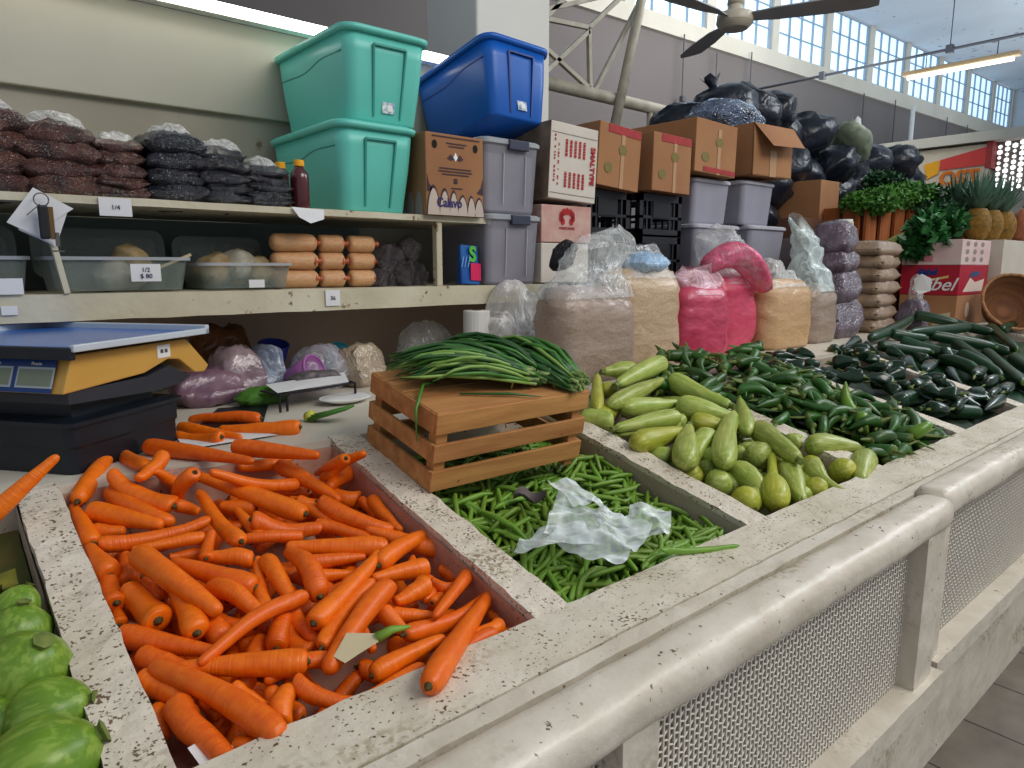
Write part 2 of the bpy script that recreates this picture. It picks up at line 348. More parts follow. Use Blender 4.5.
SQUASH=[(1.870,0.969,0.876,1.798,1.038,0.892,0.0240,0),
(1.806,1.145,0.936,1.863,1.250,0.960,0.0240,0),
(1.391,0.893,0.858,1.490,0.825,0.842,0.0240,0),
(1.740,0.910,0.862,1.795,0.803,0.837,0.0240,0),
(1.870,1.109,0.924,1.815,1.206,0.976,0.0240,0),
(1.584,0.842,0.846,1.703,0.853,0.848,0.0240,0),
(1.870,1.163,0.966,1.787,1.143,0.961,0.0240,0),
(1.787,1.069,0.906,1.870,0.983,0.891,0.0240,0),
(1.777,0.835,0.869,1.776,0.955,0.872,0.0240,0),
(1.572,0.943,0.869,1.469,0.881,0.855,0.0240,0),
(1.464,0.973,0.878,1.545,1.061,0.898,0.0240,0),
(1.870,0.963,0.904,1.759,0.994,0.881,0.0240,0),
(1.713,1.275,0.976,1.607,1.332,0.990,0.0240,0),
(1.870,1.078,0.907,1.762,1.054,0.932,0.0240,0),
(1.687,0.759,0.827,1.576,0.803,0.837,0.0240,0),
(1.450,0.830,0.853,1.486,0.755,0.826,0.0240,0),
(1.472,1.109,0.913,1.453,0.990,0.885,0.0240,0),
(1.707,0.969,0.875,1.587,0.956,0.872,0.0240,0),
(1.599,1.196,0.951,1.694,1.270,0.968,0.0240,0),
(1.659,0.857,0.869,1.639,0.976,0.892,0.0240,0),
(1.806,1.092,0.931,1.695,1.047,0.900,0.0240,0),
(1.801,1.287,0.980,1.689,1.329,0.990,0.0240,0),
(1.734,1.073,0.931,1.614,1.064,0.904,0.0240,0),
(1.771,1.049,0.898,1.654,1.025,0.892,0.0240,0),
(1.628,1.380,1.013,1.591,1.269,0.992,0.0240,0),
(1.804,1.266,1.007,1.797,1.380,1.003,0.0240,0),
(1.748,1.439,1.099,1.645,1.459,1.104,0.0274,1),
(1.611,1.403,1.061,1.567,1.400,1.060,0.0215,4),
(1.390,1.295,1.036,1.485,1.353,1.049,0.0220,8),
(1.397,1.257,1.027,1.542,1.303,1.038,0.0218,9),
(1.587,1.145,0.996,1.373,1.164,1.000,0.0209,12),
(1.626,1.157,0.994,1.621,1.173,0.998,0.0227,16),
(1.883,1.205,1.015,1.859,1.255,1.026,0.0234,17),
(1.640,0.760,0.892,1.635,0.772,0.895,0.0269,29),
(1.421,0.904,0.920,1.431,0.894,0.918,0.0300,33),
(1.413,0.821,0.901,1.407,0.809,0.898,0.0300,34),
(1.393,0.959,0.928,1.413,0.967,0.930,0.0266,35),
(1.404,1.045,0.958,1.388,1.093,0.969,0.0290,36),
(1.459,0.958,0.928,1.548,0.991,0.935,0.0248,37),
(1.866,0.942,0.934,1.913,0.952,0.936,0.0241,38),
(1.483,0.961,0.959,1.553,0.993,0.961,0.0200,39),
(1.382,1.255,1.051,1.595,1.451,1.097,0.0175,3),
(1.436,1.253,1.056,1.810,1.366,1.072,0.0233,5),
(1.841,1.343,1.072,1.830,1.140,1.025,0.0300,6),
(1.482,1.241,1.043,1.705,1.230,1.031,0.0250,7),
(1.387,1.218,1.013,1.346,1.268,1.030,0.0267,10),
(1.569,1.133,1.023,1.359,1.160,1.019,0.0234,11),
(1.654,1.129,0.997,1.717,1.063,0.982,0.0269,15),
(1.760,0.921,0.939,1.671,0.983,0.953,0.0190,23),
(1.518,0.911,0.927,1.473,0.819,0.905,0.0298,25),
(1.671,0.858,0.915,1.542,0.752,0.890,0.0300,27),
(1.807,0.782,0.897,1.865,0.787,0.898,0.0300,30),
(1.909,1.444,1.110,1.576,1.345,1.087,0.0300,2),
(1.333,1.076,1.000,1.547,1.099,0.990,0.0272,13),
(1.684,1.200,1.029,1.762,1.089,1.003,0.0300,14),
(1.602,1.050,0.974,1.459,0.989,0.960,0.0284,19),
(1.725,1.008,0.979,1.953,1.172,1.017,0.0235,21),
(1.800,1.018,0.972,1.650,0.825,0.957,0.0285,22),
(1.615,0.925,0.942,1.702,0.927,0.943,0.0300,24),
(1.744,0.828,0.918,1.672,0.698,0.888,0.0261,28),
(1.969,0.785,0.908,1.800,0.723,0.893,0.0300,31),
(1.870,0.892,0.937,1.992,0.823,0.922,0.0300,32),
(1.366,0.953,0.972,1.573,1.092,0.999,0.0300,18),
(1.435,0.891,0.972,1.804,1.102,1.001,0.0285,20),
(1.447,0.761,0.902,1.654,0.892,0.947,0.0300,26)]
DARK=[(3.813,1.446,1.096,3.944,1.334,1.070,0.0282,4),
(3.514,1.382,1.061,3.714,1.228,1.025,0.0288,15),
(3.860,1.302,1.042,3.851,1.075,0.990,0.0300,16),
(4.423,1.294,1.030,4.439,1.082,0.982,0.0300,17),
(4.025,1.016,0.956,3.636,0.798,0.906,0.0300,18),
(4.746,1.477,1.103,4.792,1.268,1.054,0.0300,19),
(3.696,1.176,0.993,3.553,0.946,0.940,0.0300,20),
(4.522,1.590,1.149,4.598,1.394,1.104,0.0296,2),
(4.666,1.357,1.085,3.936,1.405,1.096,0.0291,3),
(4.141,1.256,1.037,3.782,0.994,0.976,0.0300,8),
(5.042,1.279,1.057,6.117,1.336,1.070,0.0300,11),
(4.205,1.014,0.976,3.864,0.797,0.926,0.0300,12),
(3.514,1.426,1.091,4.537,1.616,1.135,0.0300,1),
(3.729,1.364,1.067,3.800,1.117,1.009,0.0300,5),
(3.752,1.112,1.023,3.618,0.908,0.951,0.0300,6),
(4.149,1.376,1.069,4.331,1.129,1.012,0.0300,7),
(5.056,1.351,1.064,4.409,1.045,0.998,0.0300,9),
(4.165,1.118,1.000,3.628,0.828,0.938,0.0300,10),
(2.675,0.980,0.948,3.108,0.942,0.939,0.0300,13),
(2.965,0.800,0.896,2.744,0.915,0.923,0.0278,14)]
POBLANO=[(3.039,1.166,1.001,3.323,1.216,1.012,0.0340,1),
(3.399,1.223,1.014,3.238,1.109,0.988,0.0340,2),
(3.282,1.097,0.985,3.644,1.159,0.999,0.0340,3),
(3.443,1.051,0.974,3.278,0.953,0.951,0.0340,4),
(3.207,0.883,0.935,3.117,0.805,0.917,0.0340,5),
(3.400,0.903,0.940,3.596,0.902,0.950,0.0340,6),
(3.020,0.879,0.935,3.004,0.823,0.922,0.0340,7),
(2.987,1.030,0.969,3.197,1.048,0.974,0.0340,8),
(3.107,0.979,0.963,3.048,0.907,0.951,0.0340,9),
(3.519,1.336,1.040,3.488,1.257,1.022,0.0300,10),
(3.321,1.355,1.045,3.284,1.422,1.060,0.0300,11),
(3.209,1.273,1.026,3.166,1.324,1.037,0.0300,12),
(2.932,1.047,0.973,2.931,1.103,0.986,0.0300,13),
(2.862,0.931,0.947,2.855,0.982,0.963,0.0300,14),
(3.186,0.825,0.922,3.407,0.843,0.926,0.0300,15),
(3.185,0.791,0.919,2.962,0.778,0.911,0.0300,16),
(2.820,0.833,0.929,2.998,0.846,0.942,0.0300,17),
(2.758,1.006,0.964,2.784,1.081,0.981,0.0300,18),
(3.537,1.187,1.006,3.606,1.270,1.030,0.0300,19),
(3.418,0.949,0.976,3.853,1.033,0.970,0.0300,20),
(3.523,1.490,1.076,3.300,1.447,1.066,0.0300,21),
(3.440,1.415,1.059,3.389,1.338,1.041,0.0300,22),
(3.181,1.375,1.049,3.204,1.441,1.064,0.0300,23),
(3.313,0.809,0.933,3.615,0.850,0.928,0.0300,24),
(3.742,1.174,1.038,3.705,1.115,0.989,0.0300,25)]
CHILLI=[(2.323,1.458,1.081,2.211,1.402,1.068,0.0127,0),
(2.079,1.275,1.021,1.938,1.196,1.003,0.0160,1),
(2.381,0.918,0.921,2.259,0.805,0.895,0.0144,2),
(1.952,1.357,1.006,1.821,1.345,1.003,0.0124,3),
(1.853,1.269,0.987,1.969,1.276,0.988,0.0146,4),
(2.085,1.481,1.087,1.923,1.438,1.077,0.0129,5),
(1.933,1.256,1.017,2.049,1.370,1.044,0.0128,6),
(2.100,1.465,1.081,1.999,1.360,1.057,0.0114,7),
(2.359,1.135,0.975,2.311,0.989,0.941,0.0170,8),
(1.948,1.386,1.058,2.062,1.359,1.051,0.0175,9),
(2.162,0.863,0.906,2.062,0.840,0.901,0.0124,10),
(2.088,0.945,0.930,2.183,1.008,0.944,0.0122,11),
(2.159,0.840,0.881,2.149,0.745,0.859,0.0143,12),
(2.524,0.855,0.900,2.406,0.816,0.891,0.0168,13),
(2.131,1.057,0.962,2.225,1.182,0.991,0.0155,14),
(2.234,1.013,0.955,2.135,1.001,0.953,0.0162,15),
(2.139,0.939,0.928,2.071,0.813,0.899,0.0127,16),
(2.150,1.029,0.972,2.100,1.144,0.979,0.0177,17),
(2.038,1.145,0.978,1.948,1.152,0.980,0.0143,18),
(2.265,0.938,0.928,2.208,0.867,0.912,0.0116,19),
(2.113,0.789,0.884,2.250,0.790,0.879,0.0163,20),
(2.363,1.310,1.033,2.274,1.227,1.014,0.0179,21),
(2.057,1.194,1.007,2.042,1.354,1.044,0.0161,22),
(2.347,0.821,0.898,2.454,0.896,0.916,0.0166,23),
(2.460,1.158,0.990,2.356,1.191,0.997,0.0119,24),
(2.121,0.888,0.933,2.202,0.781,0.883,0.0154,25),
(1.894,1.095,0.950,2.025,1.120,0.956,0.0115,26),
(2.320,0.977,0.937,2.401,0.901,0.930,0.0124,27),
(2.298,1.486,1.089,2.426,1.420,1.074,0.0153,28),
(2.273,0.775,0.877,2.349,0.855,0.895,0.0131,29),
(2.198,0.765,0.863,2.343,0.773,0.865,0.0130,30),
(2.235,1.041,0.955,2.253,1.139,0.978,0.0124,31),
(1.921,1.481,1.041,1.863,1.369,1.016,0.0125,32),
(2.478,0.960,0.933,2.465,0.859,0.910,0.0177,33),
(2.018,1.293,1.035,2.063,1.392,1.073,0.0144,34),
(2.035,0.745,0.857,1.932,0.799,0.869,0.0120,35),
(2.155,1.063,0.997,2.149,0.906,0.946,0.0175,36),
(2.406,1.413,1.068,2.289,1.387,1.062,0.0180,37),
(2.234,1.008,0.974,2.331,1.024,0.948,0.0130,38),
(2.525,0.965,0.944,2.407,0.909,0.931,0.0136,39),
(2.432,1.458,1.077,2.521,1.318,1.045,0.0160,40),
(1.962,1.347,1.037,2.031,1.213,1.006,0.0130,41),
(1.821,1.431,1.035,1.968,1.405,1.034,0.0128,42),
(2.362,1.015,0.956,2.274,0.932,0.942,0.0121,43),
(2.154,1.446,1.076,2.007,1.361,1.056,0.0120,44),
(2.056,0.870,0.901,2.088,0.779,0.880,0.0128,45),
(2.330,1.358,1.064,2.214,1.422,1.079,0.0134,46),
(1.962,0.928,0.923,2.043,0.987,0.937,0.0154,47),
(2.366,0.900,0.944,2.489,0.926,0.940,0.0169,48),
(2.393,0.745,0.860,2.472,0.838,0.881,0.0143,49),
(2.279,0.745,0.856,2.284,0.839,0.878,0.0127,50),
(1.963,0.902,0.920,2.092,0.837,0.905,0.0161,51),
(2.389,1.302,1.054,2.237,1.304,1.035,0.0174,52),
(2.257,0.969,0.955,2.367,0.983,0.963,0.0159,53),
(1.982,0.835,0.889,2.077,0.785,0.878,0.0111,54),
(2.060,1.101,0.989,2.199,1.073,0.988,0.0143,55),
(2.140,0.936,0.963,2.049,0.935,0.927,0.0157,56),
(2.266,0.906,0.931,2.119,0.979,0.938,0.0112,57),
(2.090,1.013,0.946,2.208,1.104,0.967,0.0124,58),
(2.485,1.036,0.955,2.483,0.927,0.950,0.0163,59),
(2.070,1.411,1.081,2.183,1.461,1.092,0.0176,60),
(2.110,1.095,0.964,1.985,0.984,0.939,0.0114,61),
(1.969,0.961,0.940,2.035,1.117,0.972,0.0133,62),
(2.032,1.453,1.084,2.105,1.396,1.096,0.0137,63),
(2.129,0.951,0.946,2.207,1.040,0.972,0.0119,64),
(2.405,0.891,0.922,2.557,0.924,0.935,0.0140,65),
(1.949,1.060,0.955,2.043,1.133,0.972,0.0112,66),
(2.234,1.334,1.044,2.141,1.339,1.045,0.0114,67),
(2.418,0.903,0.960,2.497,0.982,0.938,0.0153,68),
(2.163,1.256,1.020,2.054,1.282,1.036,0.0163,69),
(2.410,1.165,1.024,2.501,1.255,1.045,0.0177,70),
(2.113,0.920,0.974,2.237,0.957,0.962,0.0123,71),
(2.450,1.305,1.063,2.341,1.264,1.054,0.0135,72),
(2.432,0.758,0.903,2.337,0.874,0.930,0.0115,73),
(1.965,1.234,1.027,2.011,1.071,0.989,0.0116,74),
(2.084,1.114,1.004,1.958,1.114,1.004,0.0139,75),
(2.267,1.200,1.035,2.331,1.277,1.053,0.0131,76),
(2.308,0.988,0.970,2.232,1.062,0.987,0.0127,77),
(1.968,1.402,1.094,2.135,1.373,1.088,0.0126,78),
(2.428,1.263,1.048,2.368,1.185,1.030,0.0167,79),
(1.789,1.363,1.042,1.929,1.455,1.064,0.0175,80),
(2.120,1.346,1.080,2.214,1.404,1.094,0.0176,81),
(2.074,1.201,1.030,1.979,1.166,1.022,0.0128,82),
(1.769,1.175,0.983,1.836,1.270,1.005,0.0123,83),
(2.184,0.901,0.959,2.087,0.908,0.951,0.0149,84),
(2.381,0.833,0.923,2.236,0.816,0.919,0.0130,85),
(2.079,1.466,1.113,2.188,1.408,1.100,0.0180,86),
(2.216,0.894,0.983,2.110,0.906,0.961,0.0173,87),
(2.228,1.381,1.086,2.161,1.303,1.068,0.0149,88),
(1.869,1.429,1.070,1.980,1.383,1.064,0.0120,89),
(2.073,1.069,0.995,2.167,1.191,1.024,0.0124,90),
(2.083,1.475,1.135,1.992,1.384,1.094,0.0175,91),
(2.246,1.433,1.103,2.106,1.371,1.089,0.0138,92),
(1.784,1.362,1.062,1.903,1.335,1.031,0.0137,93),
(1.973,0.910,0.952,2.098,0.961,0.963,0.0113,94),
(2.347,0.840,0.929,2.481,0.848,0.936,0.0131,95),
(2.253,1.157,1.019,2.132,1.190,1.027,0.0153,96),
(2.295,0.888,0.947,2.164,0.966,0.965,0.0123,97),
(2.159,0.843,0.928,2.283,0.829,0.924,0.0113,98),
(2.236,0.792,0.917,2.379,0.844,0.939,0.0114,99),
(2.209,0.948,0.980,2.265,1.108,0.998,0.0167,100),
(2.058,1.375,1.119,2.088,1.539,1.162,0.0122,101),
(1.949,1.438,1.061,1.791,1.403,1.053,0.0167,102),
(2.097,1.102,1.022,1.995,1.131,1.008,0.0145,103),
(2.113,0.745,0.893,2.166,0.853,0.923,0.0122,104),
(2.370,0.910,0.960,2.402,0.773,0.928,0.0171,105),
(2.223,1.229,1.036,2.305,1.115,1.009,0.0166,106),
(2.120,1.405,1.122,2.100,1.522,1.129,0.0141,107),
(1.881,1.273,1.039,2.047,1.303,1.051,0.0156,108),
(2.124,0.745,0.906,2.147,0.811,0.917,0.0140,109),
(1.890,1.400,1.055,1.801,1.391,1.063,0.0117,110),
(2.228,0.923,0.970,2.091,0.915,0.953,0.0154,111),
(2.174,0.845,0.943,2.269,0.866,0.938,0.0171,112),
(2.348,1.018,0.977,2.421,1.073,0.989,0.0149,113),
(2.146,1.164,1.035,2.165,1.273,1.050,0.0113,114),
(2.206,1.062,0.997,2.297,1.034,0.995,0.0111,115),
(1.779,1.464,1.072,1.901,1.392,1.060,0.0122,116),
(2.060,1.004,0.973,2.208,0.942,0.969,0.0160,117),
(2.003,1.304,1.056,1.944,1.415,1.081,0.0117,118),
(2.027,0.753,0.895,2.159,0.823,0.911,0.0169,119),
(2.377,0.890,0.977,2.317,1.008,0.974,0.0155,120),
(2.515,0.945,0.959,2.448,0.883,0.945,0.0127,121),
(2.413,1.400,1.098,2.315,1.462,1.112,0.0174,122),
(2.297,1.336,1.077,2.312,1.168,1.039,0.0169,123),
(2.397,1.371,1.086,2.282,1.367,1.085,0.0154,124),
(1.772,1.443,1.060,1.839,1.370,1.044,0.0134,125),
(1.974,0.795,0.903,2.117,0.766,0.916,0.0115,126),
(2.232,1.077,1.020,2.334,0.959,0.968,0.0115,127),
(2.470,1.438,1.105,2.390,1.380,1.116,0.0169,128),
(2.461,1.246,1.043,2.340,1.174,1.042,0.0117,129),
(1.919,1.301,1.018,1.809,1.295,1.017,0.0160,130),
(2.102,0.970,0.976,2.228,1.006,0.999,0.0153,131),
(1.917,1.031,0.971,2.056,1.075,0.981,0.0125,132),
(2.472,0.798,0.914,2.382,0.851,0.947,0.0124,133),
(1.916,1.405,1.079,1.880,1.504,1.082,0.0134,134),
(2.465,0.960,0.963,2.357,0.930,0.956,0.0159,135),
(2.224,0.766,0.925,2.244,0.910,0.964,0.0154,136),
(2.209,1.107,1.012,2.107,0.982,0.988,0.0172,137),
(1.949,0.857,0.929,2.017,0.956,0.952,0.0126,138),
(2.144,1.163,1.018,2.285,1.112,1.006,0.0134,139),
(2.189,0.846,0.962,2.097,0.895,0.948,0.0164,140),
(2.326,0.785,0.918,2.228,0.914,0.947,0.0123,141),
(2.179,1.284,1.061,2.081,1.235,1.050,0.0147,142),
(1.985,0.947,0.965,2.125,1.039,0.992,0.0117,143),
(2.477,0.906,0.941,2.483,0.758,0.907,0.0124,144),
(2.369,0.839,0.947,2.248,0.833,0.930,0.0138,145),
(2.343,1.272,1.068,2.436,1.233,1.054,0.0138,146),
(2.302,1.435,1.103,2.424,1.375,1.090,0.0139,147),
(2.018,1.243,1.048,2.164,1.303,1.062,0.0155,148),
(2.236,0.940,0.994,2.185,1.024,1.008,0.0165,149),
(2.406,1.169,1.045,2.290,1.245,1.043,0.0157,150),
(2.526,0.933,0.967,2.400,0.847,0.947,0.0144,151),
(2.438,0.745,0.893,2.535,0.854,0.918,0.0117,152),
(2.262,1.080,1.009,2.287,1.208,1.044,0.0168,153),
(2.193,1.022,1.018,2.300,1.081,1.021,0.0119,154),
(2.503,1.067,0.985,2.481,0.957,0.960,0.0111,155),
(2.139,1.068,1.024,2.245,1.049,1.010,0.0176,156),
(2.296,0.955,0.977,2.203,0.876,0.959,0.0119,157),
(2.344,1.374,1.103,2.419,1.296,1.065,0.0135,158),
(2.367,1.366,1.117,2.250,1.317,1.076,0.0148,159),
(2.087,1.385,1.102,1.986,1.319,1.072,0.0140,160),
(2.122,0.745,0.921,2.015,0.779,0.904,0.0131,161),
(2.144,1.081,1.032,2.305,1.047,0.985,0.0114,162),
(2.363,1.425,1.126,2.455,1.382,1.116,0.0154,163),
(2.027,0.761,0.912,1.929,0.775,0.895,0.0126,164),
(2.304,1.030,0.999,2.459,0.982,0.968,0.0122,165),
(2.381,1.237,1.059,2.504,1.147,1.029,0.0124,166),
(2.319,1.197,1.025,2.355,1.077,0.998,0.0149,167),
(2.174,0.921,0.984,2.047,0.931,0.987,0.0144,168),
(2.190,1.134,1.021,2.278,1.153,1.031,0.0143,169),
(2.345,1.201,1.060,2.191,1.264,1.049,0.0155,170),
(2.256,0.745,0.896,2.358,0.832,0.911,0.0133,171),
(2.422,1.096,0.998,2.559,1.149,1.011,0.0134,172),
(2.361,1.015,1.001,2.493,1.025,0.983,0.0125,173),
(2.269,1.098,1.036,2.132,1.022,1.018,0.0145,174),
(2.048,1.147,1.012,2.180,1.092,1.000,0.0133,175),
(2.103,1.003,0.998,2.173,0.941,0.984,0.0172,176),
(2.289,0.761,0.934,2.229,0.829,0.929,0.0175,177),
(2.263,1.164,1.051,2.322,1.290,1.085,0.0159,178),
(1.875,1.268,1.022,1.992,1.219,1.016,0.0117,179),
(2.045,0.745,0.923,2.088,0.842,0.915,0.0165,180),
(2.325,0.919,0.954,2.211,0.967,0.965,0.0140,181),
(1.849,1.380,1.081,1.978,1.466,1.106,0.0174,182),
(2.141,0.750,0.890,2.272,0.790,0.899,0.0179,183),
(2.273,1.046,1.013,2.171,1.060,1.017,0.0110,184),
(2.285,0.858,0.934,2.380,0.835,0.963,0.0119,185),
(1.874,1.248,1.035,2.019,1.293,1.055,0.0170,186),
(2.423,0.851,0.965,2.290,0.789,0.931,0.0175,187),
(2.038,1.421,1.104,2.172,1.468,1.130,0.0116,188),
(2.035,1.291,1.070,1.909,1.264,1.049,0.0136,189),
(2.247,1.019,1.009,2.303,1.124,1.033,0.0154,190),
(2.172,0.953,0.962,2.211,1.114,0.999,0.0150,191),
(2.068,0.817,0.933,2.182,0.790,0.922,0.0178,192),
(2.390,1.245,1.076,2.431,1.128,1.019,0.0136,193),
(2.374,1.206,1.062,2.292,1.168,1.053,0.0140,194),
(2.238,1.358,1.090,2.324,1.321,1.101,0.0167,195),
(2.394,1.103,1.026,2.465,1.229,1.065,0.0134,196),
(1.985,1.197,1.037,2.045,1.109,1.022,0.0175,197),
(2.042,1.209,1.053,2.146,1.173,1.030,0.0165,198),
(2.286,0.846,0.960,2.142,0.799,0.944,0.0151,199),
(2.480,1.349,1.082,2.411,1.428,1.101,0.0123,200),
(2.284,0.996,0.997,2.399,1.039,0.986,0.0120,201),
(2.029,1.536,1.126,1.958,1.400,1.100,0.0152,202),
(1.754,1.063,0.949,1.859,1.195,0.979,0.0144,203),
(2.268,1.021,0.997,2.274,0.870,0.967,0.0177,204),
(2.130,0.833,0.923,2.079,0.745,0.898,0.0114,205),
(2.279,1.333,1.078,2.252,1.424,1.099,0.0138,206),
(1.971,1.466,1.129,2.097,1.417,1.127,0.0177,207),
(2.346,1.121,1.020,2.304,0.957,0.993,0.0113,208),
(2.136,0.935,0.997,2.075,1.085,1.027,0.0113,209)]
